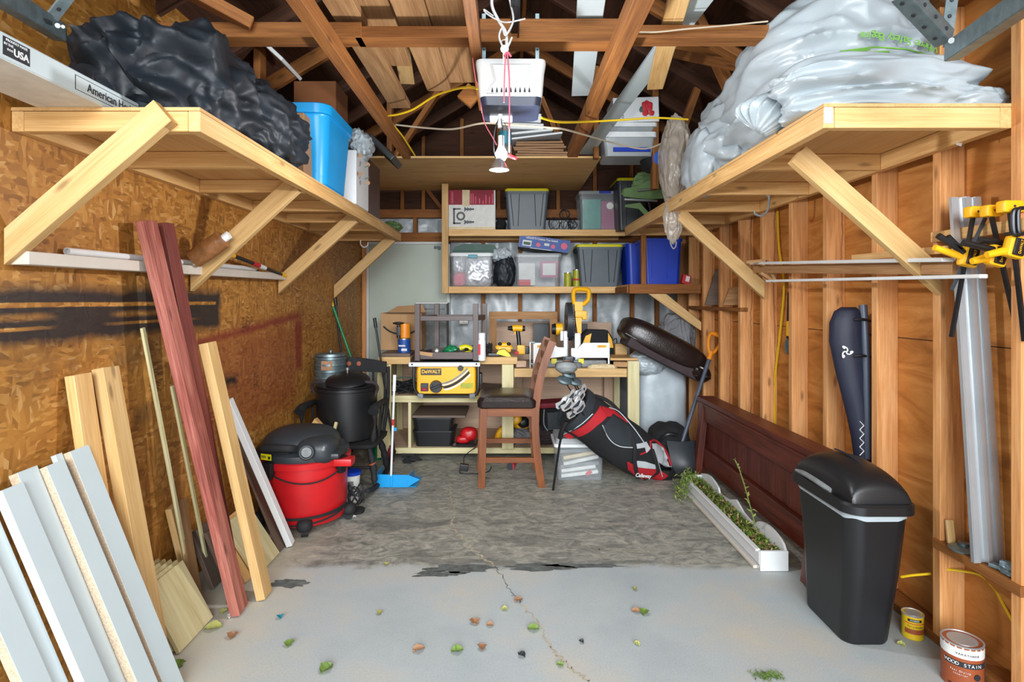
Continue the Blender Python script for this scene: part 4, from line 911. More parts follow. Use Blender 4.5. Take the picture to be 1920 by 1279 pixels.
# poles in the left rear corner
g = thing('broom', 'green-handled broom with a yellow grip leaning in the far left corner', 'broom', P(712, 850, 5.3))
a, b = P(716, 835, 5.28), P(614, 545, 5.25)
obj('handle', cyl(BM(), a, a.lerp(b, .9), .012), 'green', g); bm = BM(); cyl(bm, a.lerp(b, .9), a.lerp(b, .985), .0145); cyl(bm, a.lerp(b, .985)-V((0, .012, 0)), a.lerp(b, .985)+V((0, .012, 0)), .018); obj('grip', bm, 'yellow', g)
bm = BM(); a0 = V((a.x, a.y, .0)); prism(bm, [(-.1, .0), (.1, .0), (.075, .12), (.02, .15), (-.02, .15), (-.075, .12)], -.025, .025, TR(a.x, a.y, .004)); obj('brush', bm, 'green', g)
g = thing('snow_brush_pole', 'thin black pole leaning beside the green broom handle', 'pole', P(655, 860, 5.35))
a, b = P(662, 855, 5.35), P(627, 548, 5.3); obj('shaft', cyl(BM(), a, b, .009), 'darksteel', g); obj('rubber_grip', cyl(BM(), b-(b-a).normalized()*.12, b, .016), 'black', g)
g = thing('hand_tool_pole', 'black and silver pole leaning against the left end of the workbench', 'pole', P(738, 852, 4.98))
a, b = P(740, 848, 4.97), P(702, 596, 4.97); obj('shaft', cyl(BM(), a, b, .009), 'darksteel', g); obj('rubber_grip', cyl(BM(), b-(b-a).normalized()*.085, b, .014), 'black', g)
# dustpan
g = thing('dustpan', 'sky blue dustpan with an upright white handle on the floor', 'dustpan', fl(750, 900))
p0 = V(fl(717, 902)); px = V((1, 0, 0)); T = TR(-.845, 4.47, 0)
bm = BM(); W_ = .29
prof = [(-.145, .0), (.10, .0), (.145, .02), (.10, .105), (-.14, .105)]
b3(bm, -.125, .165, -.14, .12, .003, .007, .001)          # floor of the pan
prism(bm, [(-.135, .004), (.10, .004), (.105, .095), (-.155, .10)], -.145, -.14)   # back wall facing the camera
bx(bm, (-.14, -.02, .05), (.005, .24, .095)); prism(bm, [(-.14, .004), (.12, .004), (.10, .06), (-.13, .095)], .0, .004, TR(.11, .0, 0) @ RZ(PI/2))
prism(bm, [(.10, .004), (.19, .06), (.18, .065), (.10, .095)], -.142, -.136); b3(bm, -.03, -.01, -.152, -.145, .01, .1, .002); obj('pan', bm, 'cyan', g, T)
a = V((-.868, 4.325, .09)); b = P(740, 703, 4.33); bm = BM(); cyl(bm, a, a.lerp(b, .84), .0085, .0085); obj('handle', bm, 'whitepaint', g); obj('handle_grip', cyl(BM(), a.lerp(b, .84), b, .012, .0125), 'white', g); obj('blue_clip', bx(BM(), a.lerp(b, .46)+V((.02, 0, 0)), (.02, .015, .025), None, .003), 'cyan', g); obj('red_band', cyl(BM(), a.lerp(b, .5), a.lerp(b, .56), .0092), 'redink', g)
# =====================  BACK STORAGE SHELF  =====================
g = thing('storage_shelf', 'two-tier pine storage shelf hung on the back wall', 'shelf', (.3, 6.05, 1.46))
FY = 5.85
for z0, z1, xr in ((2.042, 2.107, 1.19), (1.466, 1.533, 1.10)):
    plank('front_rail', (-.60, FY+.019, (z0+z1)/2), (xr, FY+.019, (z0+z1)/2), .036, z1-z0, 'pineX', g)
    bm = BM(); b3(bm, -.62, xr, FY+.038, 6.27, z1-.014, z1, 0); obj('deck', bm, 'plyX', g)
    plank('back_rail', (-.62, 6.25, (z0+z1)/2-.01), (xr, 6.25, (z0+z1)/2-.01), .036, .05, 'pineX', g)
plank('corner_post', (-.627, FY-.02, 1.464), (-.627, FY-.02, 2.56), .064, .036, 'paleX', g, up=(0, 1, 0))
plank('side_rail', (-.64, FY+.02, 1.5), (-.64, 6.25, 1.5), .03, .06, 'pineX', g)
g = thing('corner_shelf', 'small dark-stained shelf box hung under the right shelf in the back right corner', 'shelf', (1.41, 5.6, 1.45))
plank('front_rail', (1.092, 5.24, 1.498), (1.735, 5.24, 1.498), .036, .085, 'oldX', g)
bm = BM(); b3(bm, 1.092, 1.735, 5.26, 6.24, 1.52, 1.538, 0); obj('deck', bm, 'plyX', g)
plank('hanger_post', (1.223, 5.24, 1.54), (1.223, 5.24, 1.985), .045, .036, 'oldX', g, up=(0, 1, 0))
plank('side_rail', (1.095, 5.27, 1.49), (1.095, 6.2, 1.49), .03, .06, 'oldX', g)
T1(wprism('gusset_board', [(1.26, 1.452), (1.42, 1.452), (1.735, 1.20), (1.735, 1.12), (1.66, 1.17)], 5.21, 5.222, (1.26, 5.2, 1.45), (1.7, 5.2, 1.15), 'paleX'), 'pale diagonal gusset board nailed under the corner shelf', 'board')

def tote(name, x0, x1, yf, z0, z1, d, label, cat, bodymat, lidmat, taper=.86, ribs=True, lh=.028, group=None, vstrip='stripe'):
    w_ = x1-x0; th = thing(name, label, cat, ((x0+x1)/2, yf+d/2, z0), group); T = WM[th.name]; h = z1-z0-lh
    bm = BM(); tub(bm, w_*.97, d*.97, h, taper, .03, .004); obj('body', bm, bodymat, th, T)
    bm = BM(); loft(bm, [[(x, y, z) for x, y in rrect(w_*k, d*k, .035)] for z, k in ((h-.012, 1.0), (h+lh*.6, 1.0), (h+lh, .97), (h+lh, .88), (h+lh*.7, .86))]); obj('lid', bm, lidmat, th, T)
    if ribs:
        for s_ in (-1, 1):
            bm = BM()
            for q in (-.045, .045): prism(bm, [(s_*w_*.27+q*w_/.45-.003, h*.93), (s_*w_*.27+q*w_/.45+.003, h*.93), (s_*w_*.25+q*.5*w_/.45+.003, h*.1), (s_*w_*.25+q*.5*w_/.45-.003, h*.1)], -.008, .001, TR(0, -d*.97/2*.935, 0) @ RX(math.atan(d*.97*(1-taper)/2/h)) if 0 else Matrix(((1, 0, 0, 0), (0, 1, -(d*.97*(1-taper)/2)/(h*.93), -d*.97*taper/2), (0, 0, 1, 0), (0, 0, 0, 1))))
            obj('rib_pair', bm, vstrip, th, T)
            bm = BM(); bx(bm, (s_*(w_*.49), 0, h-.03), (.02, d*.5, .03), None, .005); obj('handle', bm, vstrip, th, T)
    return th, T
# upper tier
g = thing('tree_box', 'red and white carton with printed dark shapes on the top tier of the back shelf', 'box', (-.37, 6.05, 2.107))
bm = BM(); b3(bm, -.615, -.125, 5.88, 6.2, 2.108, 2.51, .003); obj('carton', bm, 'paper', g)
bm = BM(); b3(bm, -.614, -.46, 5.877, 5.88, 2.36, 2.509, 0); b3(bm, -.385, -.14, 5.877, 5.88, 2.36, 2.509, 0); obj('red_band', bm, 'redcard', g)
bm = BM(); b3(bm, -.46, -.385, 5.8755, 5.88, 2.345, 2.51, 0); b3(bm, -.614, -.13, 5.8755, 5.88, 2.109, 2.135, 0); obj('tape', bm, 'creme', g)
bm = BM(); R_ = [[(-.475+r*math.cos(2*PI*k/28), 5.876, 2.245+r*math.sin(2*PI*k/28)) for k in range(28)] for r in (.045, .026)]
a_ = [bm.verts.new(p) for p in R_[0]]; b_ = [bm.verts.new(p) for p in R_[1]]
for k in range(28): j = (k+1) % 28; bm.faces.new((a_[k], a_[j], b_[j], b_[k]))
b3(bm, -.552, -.534, 5.8755, 5.8775, 2.165, 2.325, 0); b3(bm, -.552, -.475, 5.8755, 5.8775, 2.165, 2.18, 0); b3(bm, -.552, -.475, 5.8755, 5.8775, 2.31, 2.325, 0)
for zz in (2.315, 2.185):
    for q in range(3): prism(bm, [(-.44+q*.028, zz-.026+q*.004), (-.405+q*.028, zz), (-.44+q*.028, zz+.026-q*.004)], 5.8755, 5.8775)
    b3(bm, -.36, -.34, 5.8755, 5.8775, zz-.008, zz+.008, 0)
obj('tree_print', bm, 'charcoal', g)
bm = BM(); rnd = random.Random(6)
for k, x in enumerate((-.567, -.555)):
    for q in range(9): b3(bm, x-.004, x+.004, 5.8755, 5.8768, 2.375+q*.0135, 2.384+q*.0135, 0)
for k, x in enumerate((-.37, -.35, -.325, -.285, -.25, -.22, -.185, -.155)): b3(bm, x-.004, x+.004, 5.8757, 5.8768, 2.37, 2.40+.09*rnd.random(), 0)
obj('faded_print', bm, 'pinkcord', g)
bm = BM(); heap(bm, (-.07, 5.98, 2.165), (.05, .1, .06), 3, .3, 3, sub=4, floor=2.109); T1(obj('dark_bundle', bm, 'blackf'), 'small black bundle beside the red and white carton', 'bundle')
tote('tote', -.03, .42, 5.87, 2.108, 2.525, .36, 'grey storage tote with a yellow lid on the top tier, tucked under the plywood sheet', 'tote', 'graytote', 'yellid')
rnd = random.Random(8)
for k, (x, z, r) in enumerate(((.475, 2.175, .065), (.60, 2.155, .075), (.58, 2.27, .055), (.665, 2.17, .05))):
    bm = BM(); c_ = V((x, 5.93+(k % 2)*.04, z))
    for q in range(9):
        n_ = V((rnd.uniform(-1, 1), rnd.uniform(-1, 1), rnd.uniform(-.6, .6))).normalized(); u_ = n_.orthogonal().normalized(); v_ = n_.cross(u_)
        tube(bm, [c_+(u_*math.cos(a*PI/6)+v_*math.sin(a*PI/6))*r for a in range(13)], .0022, 4, smooth=False)
    T1(obj('wire_ball', bm, 'stripe'), ('small black wire ball beside the grey tote on the top tier', 'largest black wire ball, low on the top tier', 'black wire ball perched on top of the others', 'black wire ball nearest the teal and pink bin')[k], 'wire ball', 'black wire balls on the top tier')
th, T = tote('storage_bin', .72, 1.125, 5.87, 2.108, 2.5, .36, 'clear bin showing teal and pink contents on the top tier of the back shelf', 'storage bin', 'clear', 'glassy', .93, False, .02)
bm = BM(); b3(bm, -.16, .02, -.155, .1, .01, .31); obj('teal_folder', bm, 'tealcard', th, T)
bm = BM(); b3(bm, .025, .17, -.155, .1, .01, .29); obj('pink_folder', bm, 'pink', th, T)
bm = BM(); cyl(bm, (.11, -.182, .24), (.11, -.179, .24), .035, seg=24); obj('round_sticker', bm, 'paper', th, T)
bm = BM(); b3(bm, -.0, .12, -.19, -.17, .365, .39, .005); obj('blue_latch', bm, 'blue', th, T)
tote('tote', 1.06, 1.36, 5.62, 2.08, 2.58, .45, 'black storage tote with a yellow lid behind the green folding chair', 'tote', 'charcoal', 'yellid')
# lower tier
th, T = tote('storage_bin', -.585, -.145, 5.87, 1.534, 1.875, .36, 'clear bin with white lid and teal latch on the lower tier, full of shiny pouches', 'storage bin', 'clear', 'white', .93, False, .022)
bm = BM(); b3(bm, -.035, .06, -.192, -.165, .285, .322, .006); obj('teal_latch', bm, 'teal', th, T)
bm = BM(); heap(bm, (.07, -.05, .155), (.135, .115, .15), 3, .10, 2.4, .8, 5, 5); obj('silver_pouch', bm, 'silver', th, T)
bm = BM(); heap(bm, (-.13, -.06, .22), (.065, .1, .085), 5, .12, 2.4, .8, 4, 4); obj('silver_pouch', bm, 'silver', th, T)
bm = BM(); heap(bm, (-.13, -.07, .075), (.062, .085, .068), 9, .12, 2.4, .8, 4, 4); obj('red_pouch', bm, 'pinkcord', th, T)
bm = BM(); b3(bm, -.56, -.10, 5.92, 6.2, 1.878, 1.90, .005); prism(bm, [(-.56, 1.90), (-.10, 1.90), (-.13, 1.955), (-.22, 1.965), (-.45, 1.97), (-.54, 1.94)], 5.93, 6.18); T1(obj('tray', bm, 'greencover'), 'dark green domed tray on the white-lidded bin', 'tray')
bm = BM(); heap(bm, (-.035, 6.0, 1.69), (.105, .11, .16), 5, .2, 2, .6, 5, 2.5, floor=1.536, fold=.03); T1(obj('trash_bag', bm, 'tarp'), 'black plastic bag stuffed between the two clear bins on the lower tier', 'bag')
bm = BM(); heap(bm, (-.06, 5.98, 1.86), (.09, .08, .07), 7, .3, 3, .6, 4); T1(obj('plastic_bag', bm, 'wrap'), 'small grey plastic bag on top of the black bag on the lower tier', 'bag')
th, T = tote('storage_bin', .07, .55, 5.87, 1.534, 1.87, .36, 'clear bin with a framed picture inside, a blue box on its lid', 'storage bin', 'clear', 'glassy', .93, False, .022)
bm = BM(); b3(bm, .02, .2, -.15, -.13, .09, .26); pf = obj('picture_frame', bm, 'pink', th, T); bm = BM(); b3(bm, .045, .175, -.153, -.149, .115, .235); obj('picture', bm, 'paper', pf, T)
bm = BM(); b3(bm, -.2, -.03, -.14, .1, .01, .24, .01); obj('packed_tin', bm, 'paper', th, T)
bm = BM(); b3(bm, -.2, -.08, -.16, -.145, .01, .07, .003); obj('red_card', bm, 'redink', th, T)
g = thing('light_set_box', 'blue boxed Christmas decoration set lying tilted on the clear bin', 'box', (.33, 5.9, 1.88)); R_ = RY(.13).to_3x3(); c_ = V((.37, 5.86, 1.965)); Tl = TR(*c_) @ RY(.13)
bm = BM(); bx(bm, (0, .13, 0), (.52, .26, .13), None, .002); obj('carton', bm, 'navyplastic', g, Tl)
bm = BM(); b3(bm, -.25, .25, -.002, .001, -.06, .06, 0); obj('printed_face', bm, 'blueink', g, Tl)
text("HERSHEY'S Christmas Tree Garland", .03, 'paper', g, Tl @ facing((-.03, -.003, .038)), sx=.72, bold=.0006)
bm = BM()
for k, (x, z, r) in enumerate(((-.06, -.02, .022), (.09, -.02, .022), (.20, 0, .033))): cyl(bm, (x, -.004, z), (x, -.001, z), r, seg=18)
obj('ornament_print', bm, 'pinkcord', g, Tl)
wc = obj('white_card', b3(BM(), -.22, -.13, -.004, -.001, -.045, .012, 0), 'paper', g, Tl); obj('green_picture', b3(BM(), -.21, -.14, -.005, -.003, -.035, -.005, 0), 'greencover', wc, Tl)
obj('white_caption', b3(BM(), -.0, .05, -.004, -.001, -.02, .005, 0), 'paper', g, Tl); obj('white_edge', b3(BM(), -.14, .08, -.004, -.001, -.064, -.058, 0), 'paper', g, Tl)
for k, (x, r, h, mt, lb) in enumerate(((.61, .036, .14, 'limecan', 'lime green can left of its taller neighbour on the lower tier'), (.70, .037, .17, 'limecan', 'taller yellow-green can beside the grey tote on the lower tier'))):
    g = thing('can', lb, 'can', (x, 5.95, 1.534)); bm = BM(); lathe(bm, [(r, 0), (r, h)], (x, 5.91, 1.535), 24); obj('can_body', bm, mt, g); bm = BM(); lathe(bm, [(r+.002, h-.006), (r+.002, h), (r-.006, h), (r-.008, h-.004)], (x, 5.91, 1.535), 24); obj('rim', bm, 'steel', g)
    bm = BM(); lathe(bm, [(r+.0006, h*.35), (r+.0006, h*.45)], (x, 5.91, 1.535), 24, cap=False); obj('red_stripe', bm, 'redink', g) if k else None
tote('tote', .69, 1.155, 5.80, 1.534, 1.955, .38, 'grey storage tote with a yellow lid on the lower tier beside the blue bins', 'tote', 'graytote', 'yellid')
bm = BM(); tub(bm, .34, .36, .41, .9, .05, c=(1.33, 5.86, 1.54)); g = T1(obj('blue_bin', bm, 'blue'), 'rounded royal blue bin partly behind the corner shelf post', 'bin')
bm = BM(); tub(bm, .345, .34, .42, .9, .03, c=(1.415, 5.47, 1.54)); g = T1(obj('blue_bin', bm, 'blue'), 'square royal blue bin filling the corner shelf right of the post', 'bin')
bm = BM()
for x in (1.31, 1.45): prism(bm, [(x, 1.59), (x+.006, 1.59), (x+.012, 1.9), (x+.004, 1.9)], 5.30, 5.312)
obj('rib', bm, 'blue', g); C.objects
g = T1(obj('snack_box', bx(BM(), (1.635, 5.34, 1.585), (.075, .05, .085), RY(.2).to_3x3(), .003), 'redink'), 'small red and pink box at the right end of the corner shelf', 'box')
obj('pink_panel', bx(BM(), (1.645, 5.314, 1.59), (.035, .002, .05), RY(.2).to_3x3()), 'paper', g)

# green folding chair + bags over the right shelf's far end
g = thing('camp_chair', 'green folded camp chair lying over the far edge of the right shelf', 'folding chair', P(1205, 360, 5.0))
def pan(bm, pts, t=.006):
    c0 = sum((V(p) for p in pts), V())/len(pts); a = [bm.verts.new(V(p)) for p in pts]; b = [bm.verts.new(V(p)+V((0, t, 0))) for p in pts]; n = len(a)
    for i in range(n): j = (i+1) % n; bm.faces.new((a[i], a[j], b[j], b[i]))
    bm.faces.new(a); bm.faces.new(b); return bm
Yc = 5.05
obj('seat_fabric', pan(BM(), [P(1170, 355, Yc), P(1198, 348, Yc-.05), P(1245, 325, Yc-.1), P(1245, 372, Yc), P(1215, 374, Yc), P(1170, 368, Yc)]), 'olive', g)
obj('back_fabric', pan(BM(), [P(1172, 384, Yc-.02), P(1200, 380, Yc-.02), P(1222, 405, Yc), P(1240, 400, Yc), P(1238, 418, Yc), P(1218, 414, Yc), P(1198, 392, Yc), P(1172, 388, Yc)]), 'olive', g)
bm = BM(); heap(bm, P(1218, 345, Yc+.05), (.13, .06, .1), 4, .4, 3, .6, 5); obj('fabric_bundle', bm, 'olive', g, ang=50)
bm = BM(); heap(bm, P(1188, 362, Yc+.03), (.09, .04, .045), 6, .3, 3, .6, 4); obj('fabric_bundle', bm, 'olive', g)
obj('frame_tube', tube(BM(), [P(1171, 374, Yc-.04), P(1232, 377, Yc-.04)], .011, 10, smooth=False), 'steel', g)
obj('frame_tube', tube(BM(), [P(1196, 357, Yc-.06), P(1226, 355, Yc-.06)], .009, 10, smooth=False), 'steel', g)
obj('frame_tube', tube(BM(), [P(1215, 375, Yc-.03), P(1222, 402, Yc-.01)], .009, 10, smooth=False), 'darksteel', g)
g = thing('backpack', 'black backpack with a bright blue panel, up by the clear plastic bag', 'backpack', P(1230, 300, 4.8))
bm = BM(); heap(bm, P(1230, 300, 4.85), (.12, .12, .11), 2, .15, 2, .4, 5, 2.6); obj('body', bm, 'blackf', g)
bm = BM(); heap(bm, P(1237, 299, 4.74), (.065, .03, .075), 4, .15, 2, .4, 4, 3); obj('blue_panel', bm, 'brightblue', g)
bm = BM(); heap(bm, P(1266, 305, 3.98), (.10, .12, .30), 7, .22, 1.8, .6, 6, 2.3, fold=.06)
for v in bm.verts: 
    t = (v.co.z-1.8)/1.1
    if v.co.z < 2.15: k = max(.35, (v.co.z-1.75)/.4); c0 = P(1265, 400, 4.05); v.co.x = c0.x+(v.co.x-c0.x)*k; v.co.y = c0.y+(v.co.y-c0.y)*k
bm2 = bm; T1(obj('plastic_cover', bm2, 'clearwrap', ang=60), 'dusty clear plastic cover hanging over the edge of the right shelf', 'plastic cover')
bm = BM(); heap(bm, P(1264, 405, 3.98), (.062, .05, .17), 9, .25, 2.2, .6, 5, 1.7, fold=.06); T1(obj('plastic_tail', bm, 'clearwrap', ang=60), 'pointed clear plastic tail dangling below the right shelf edge', 'plastic')

# =====================  WORKBENCH  =====================
g = thing('workbench', 'home-made pine workbench along the back wall with shelves and a lower right bay', 'workbench', (0, 5.45, 0))
YF = 5.07; YB = 5.84
def wpl(name, x0, x1, z0, z1, y0=YF, y1=YB, mat='pinkply'): bm = BM(); b3(bm, x0, x1, y0, y1, z0, z1, .001); return obj(name, bm, mat, g)
wpl('top_board', -1.13, -.85, .876, .899, YF+.04, YB); wpl('top_board', -.262, .084, .876, .899, YF+.04); wpl('top_board', -.85, -.262, .876, .899, 5.56, YB)
plank('front_rail', (-1.13, YF+.019, .868), (-.85, YF+.019, .868), .036, .062, 'paleX', g); plank('front_rail', (-.262, YF+.019, .868), (.084, YF+.019, .868), .036, .062, 'paleX', g)
wpl('bay_board', .055, 1.04, .775, .798, YF+.04); plank('front_rail', (.055, YF+.019, .762), (1.04, YF+.019, .762), .036, .075, 'paleX', g)
wpl('ledge_board', .9, 1.14, .868, .888, YF+.02, YB-.2, 'plyX')
wpl('middle_shelf', -1.05, -.05, .538, .562, YF+.04); plank('front_rail', (-1.05, YF+.019, .533), (-.05, YF+.019, .533), .036, .058, 'treatX', g)
wpl('bottom_shelf', -1.12, 1.04, .085, .106, YF+.04); plank('front_rail', (-1.12, YF+.019, .082), (1.04, YF+.019, .082), .036, .05, 'treatX', g)
plank('post', (-1.085, YF-.02, .03), (-1.085, YF-.02, .837), .092, .036, 'treatX', g, up=(0, 1, 0))
plank('post', (-1.03, YF-.0, .11), (-1.03, YF-.0, .837), .03, .034, 'treatX', g, up=(0, 1, 0))
plank('post', (.0, YF-.02, .106), (.0, YF-.02, .837), .1, .036, 'treatX', g, up=(0, 1, 0))
plank('post', (1.09, YF-.02, .03), (1.09, YF-.02, .868), .1, .036, 'treatX', g, up=(0, 1, 0))
plank('post', (.115, YB-.1, .106), (.115, YB-.1, .77), .06, .036, 'pinkply', g, up=(0, 1, 0)); plank('post', (.99, YB-.1, .106), (.99, YB-.1, .77), .08, .036, 'pinkply', g, up=(0, 1, 0))
wpl('divider', -.87, -.845, .107, .504, YF+.01, YB, 'treatZ'); wpl('side_panel', -1.13, -1.118, .107, .87, YF+.02, YB, 'treatZ')
wpl('back_panel', -1.13, .1, .107, .875, YB, YB+.012, 'pinkply'); wpl('back_panel', .1, 1.1, .107, .77, YB, YB+.012, 'pinkply')
for x in (-1.08, 1.09): plank('rear_post', (x, YB-.02, .0), (x, YB-.02, .86), .06, .036, 'treatX', g, up=(0, 1, 0))
# panels leaning on the back wall above the bench
def leanp(x0, x1, z0, z1, y, mat, label, th=.012): return T1(obj('panel', b3(BM(), x0, x1, y, y+th, z0, z1, .001), mat), label, 'panel')
leanp(-.14, .95, .003, 1.165, 6.2, 'pinkply', 'wide pinkish plywood panel standing behind the workbench tools')
leanp(.62, 1.1, .003, 1.16, 6.16, 'pinkply', 'plywood panel standing behind the mitre saw, further right')
leanp(.265, .43, .003, 1.155, 6.05, 'charcoal', 'dark grey panel standing behind the cordless drill')
leanp(.70, .83, .003, 1.15, 6.05, 'black', 'black panel standing behind the mitre saw')
g = thing('picture_frame', 'large plain wooden frame standing on the bench behind the drill', 'frame', (.15, 5.78, .9))
for a in (((-.185, 1.245), (.49, 1.245)), ((-.148, .90), (-.148, 1.21)), ((.452, .90), (.452, 1.21))):
    plank('frame_bar', (a[0][0], 5.74, a[0][1]), (a[1][0], 5.74, a[1][1]), .075 if a[0][0] == a[1][0] else .025, .075 if a[0][0] != a[1][0] else .025, 'plankX', g, up=(0, 0, 1) if a[0][0] != a[1][0] else (0, 1, 0))
# table saw
g = thing('table_saw', 'yellow table saw set into the workbench, a small dark table upside down on it', 'table saw', (-.53, 5.2, .563))
bm = BM(); loft(bm, [[(x-.525, 4.95+.2+y, z) for x, y in rrect(w_, .4, .02)] for z, w_ in ((.60, .49), (.62, .505), (.79, .505), (.835, .49))]); hs = obj('housing', bm, 'yellow', g)
bm = BM(); b3(bm, -.83, -.25, 4.96, 5.5, .852, .872, .004); obj('table_top', bm, 'darksteel', g)
bm = BM(); b3(bm, -.84, -.235, 4.92, 4.955, .832, .868, .005); rl = obj('fence_rail', bm, 'rail', g)
bm = BM(); cyl(bm, (-.81, 4.918, .852), (-.81, 4.921, .852), .008, seg=12); cyl(bm, (-.265, 4.918, .855), (-.265, 4.921, .855), .008, seg=12); obj('rail_screws', bm, 'stripe', rl)
bm = BM(); tube(bm, [(-.795, 4.94, .84), (-.795, 4.93, .68), (-.77, 4.93, .61), (-.72, 4.93, .582), (-.5, 4.93, .582), (-.32, 4.93, .582), (-.265, 4.93, .61), (-.25, 4.93, .68), (-.25, 4.94, .84)], .013, 10); obj('roll_cage', bm, 'darksteel', g)
for x in (-.74, -.3): obj('rubber_foot', bx(BM(), (x, 4.95, .585), (.05, .08, .04), None, .01), 'dust', g)
bm = BM(); b3(bm, -.74, -.565, 4.944, 4.95, .758, .815, .003); obj('black_plate', bm, 'charcoal', g)
text('DeWALT', .042, 'yellow', g, facing((-.652, 4.9435, .787)), bold=.001, sx=.95)
bm = BM(); b3(bm, -.74, -.675, 4.935, 4.95, .622, .69, .004); sw = obj('switch_box', bm, 'charcoal', g); obj('stop_paddle', b3(BM(), -.73, -.685, 4.925, 4.936, .625, .655, .004), 'redcard', sw)
bm = BM(); cyl(bm, (-.61, 4.95, .66), (-.61, 4.915, .66), .055, .048, 28); bx(bm, (-.61, 4.912, .66), (.09, .015, .022), RY(-.4).to_3x3(), .004); cyl(bm, (-.645, 4.91, .675), (-.645, 4.89, .675), .012); obj('height_wheel', bm, 'black', g)
bm = BM(); arc = []
for k in range(13):
    t = k/12; arc.append((-.54+.225*t, .628+.13*t**1.8))
def arcband(lo_, hi_, y, mat, name):
    bm = BM(); A = [bm.verts.new((x+.3*lo_, y, z+lo_)) if 0 else bm.verts.new((x-lo_*.45, y, z+lo_)) for x, z in arc]; B = [bm.verts.new((x-hi_*.45, y, z+hi_)) for x, z in arc]
    for i in range(12): bm.faces.new((A[i], A[i+1], B[i+1], B[i]))
    return obj(name, bm, mat, g)
arcband(.0, .012, 4.9475, 'white', 'scale_edge'); arcband(.016, .036, 4.947, 'stripe', 'bevel_scale'); arcband(.04, .048, 4.9475, 'white', 'scale_edge'); arcband(.052, .065, 4.947, 'dust', 'bevel_scale')
bm = BM(); cyl(bm, (-.40, 4.95, .82), (-.40, 4.92, .82), .024, seg=20); obj('lock_knob', bm, 'black', g)
obj('info_plate', b3(BM(), -.40, -.295, 4.946, 4.95, .645, .69, .001), 'limecan', g)
bm = BM(); bx(bm, (-.235, 5.0, .72), (.03, .12, .10), None, .01); obj('push_stick', bm, 'black', g)
# dark small table upside down
g = thing('side_table', 'small dark brown table frame standing on the table saw', 'side table', (-.50, 5.25, .874))
for x, y in ((-.775, 5.0), (-.275, 5.0), (-.66, 5.42), (-.215, 5.42)):
    plank('leg', (x+.0, y, .876), (x, y, 1.365), .045, .045, 'espresso', g, up=(0, 1, 0))
for z, h in ((.92, .06), (1.24, .042)):
    plank('rail', (-.752, 4.998, z), (-.298, 4.998, z), .03, h, 'espresso', g); plank('rail', (-.64, 5.42, z), (-.24, 5.42, z), .03, h, 'espresso', g)
    plank('rail', (-.768, 5.02, z), (-.667, 5.40, z), .025, h, 'espresso', g); plank('rail', (-.27, 5.02, z), (-.22, 5.40, z), .025, h, 'espresso', g)
obj('tray', b3(BM(), -.76, -.23, 5.02, 5.40, .884, .895, 0), 'charcoal', g); obj('bare_patch', bx(BM(), (-.70, 4.982, .935), (.11, .002, .03), RY(.15).to_3x3()), 'card', g)
zt = .897
c_ = V((-.62, 5.08, zt+.05)); bm = BM(); lathe(bm, [(.001, -.048), (.03, -.04), (.046, -.01), (.046, .015), (.03, .04), (.001, .048)], c_, 24); T1(obj('steel_ball', bm, 'steel'), 'shiny steel bulb-shaped tool part lying inside the dark table frame', 'tool part')
def tool(name, c, parts_, label, cat='tool', group=None):
    th = thing(name, label, cat, c, group)
    for nm, fn, mt in parts_: bm = BM(); fn(bm); obj(nm, bm, mt, th)
    return th
tool('garden_gloves', (-.5, 5.15, zt), [('palm', lambda b: heap(b, (-.5, 5.15, zt+.05), (.06, .06, .045), 2, .3, 3, sub=4), 'green')], 'bundle of green gloves inside the dark table frame', 'gloves')
tool('tape_measure', (-.44, 5.06, zt), [('case', lambda b: heap(b, (-.45, 5.06, zt+.03), (.035, .03, .03), 4, .1, 3, sub=3), 'charcoal')], 'small dark case between the steel ball and the yellow pliers', 'case')
tool('yellow_grinder', (-.37, 5.1, zt), [('body', lambda b: tube(b, [(-.42, 5.1, zt+.075), (-.37, 5.1, zt+.09), (-.31, 5.1, zt+.07)], .022, 10), 'yellid'), ('nose', lambda b: cyl(b, (-.36, 5.08, zt+.07), (-.36, 5.04, zt+.03), .02), 'black')], 'yellow and black power tool highest in the dark table frame')
tool('yellow_pliers', (-.35, 5.04, zt), [('handle', lambda b: tube(b, [(-.39, 5.04, zt+.012), (-.37, 5.04, zt+.045), (-.32, 5.04, zt+.045), (-.295, 5.04, zt+.012)], .009, 8), 'yellid'), ('jaw', lambda b: heap(b, (-.345, 5.05, zt+.02), (.035, .015, .015), 3, .1, 2, sub=3), 'darksteel')], 'yellow-handled pliers low in the dark table frame')
tool('blue_roll', (-.28, 5.12, zt), [('roll', lambda b: lathe(b, [(.02, 0), (.045, .005), (.045, .055), (.02, .06)], (-.29, 5.14, zt+.04)), 'blueink')], 'blue round roll at the right inside the dark table frame')
bm = BM(); lathe(bm, [(.031, 0), (.033, .006), (.033, .17), (.029, .182), (.029, .185), (.031, .187), (.031, .235), (.02, .24)], (-.222, 4.99, .878), 24); g = T1(obj('spray_can', bm, 'white'), 'white spray can with red lettering standing right of the dark table frame', 'spray can')
obj('red_print', b3(BM(), -.252, -.232, 4.956, 4.9585, .93, 1.02, 0), 'redink', g)
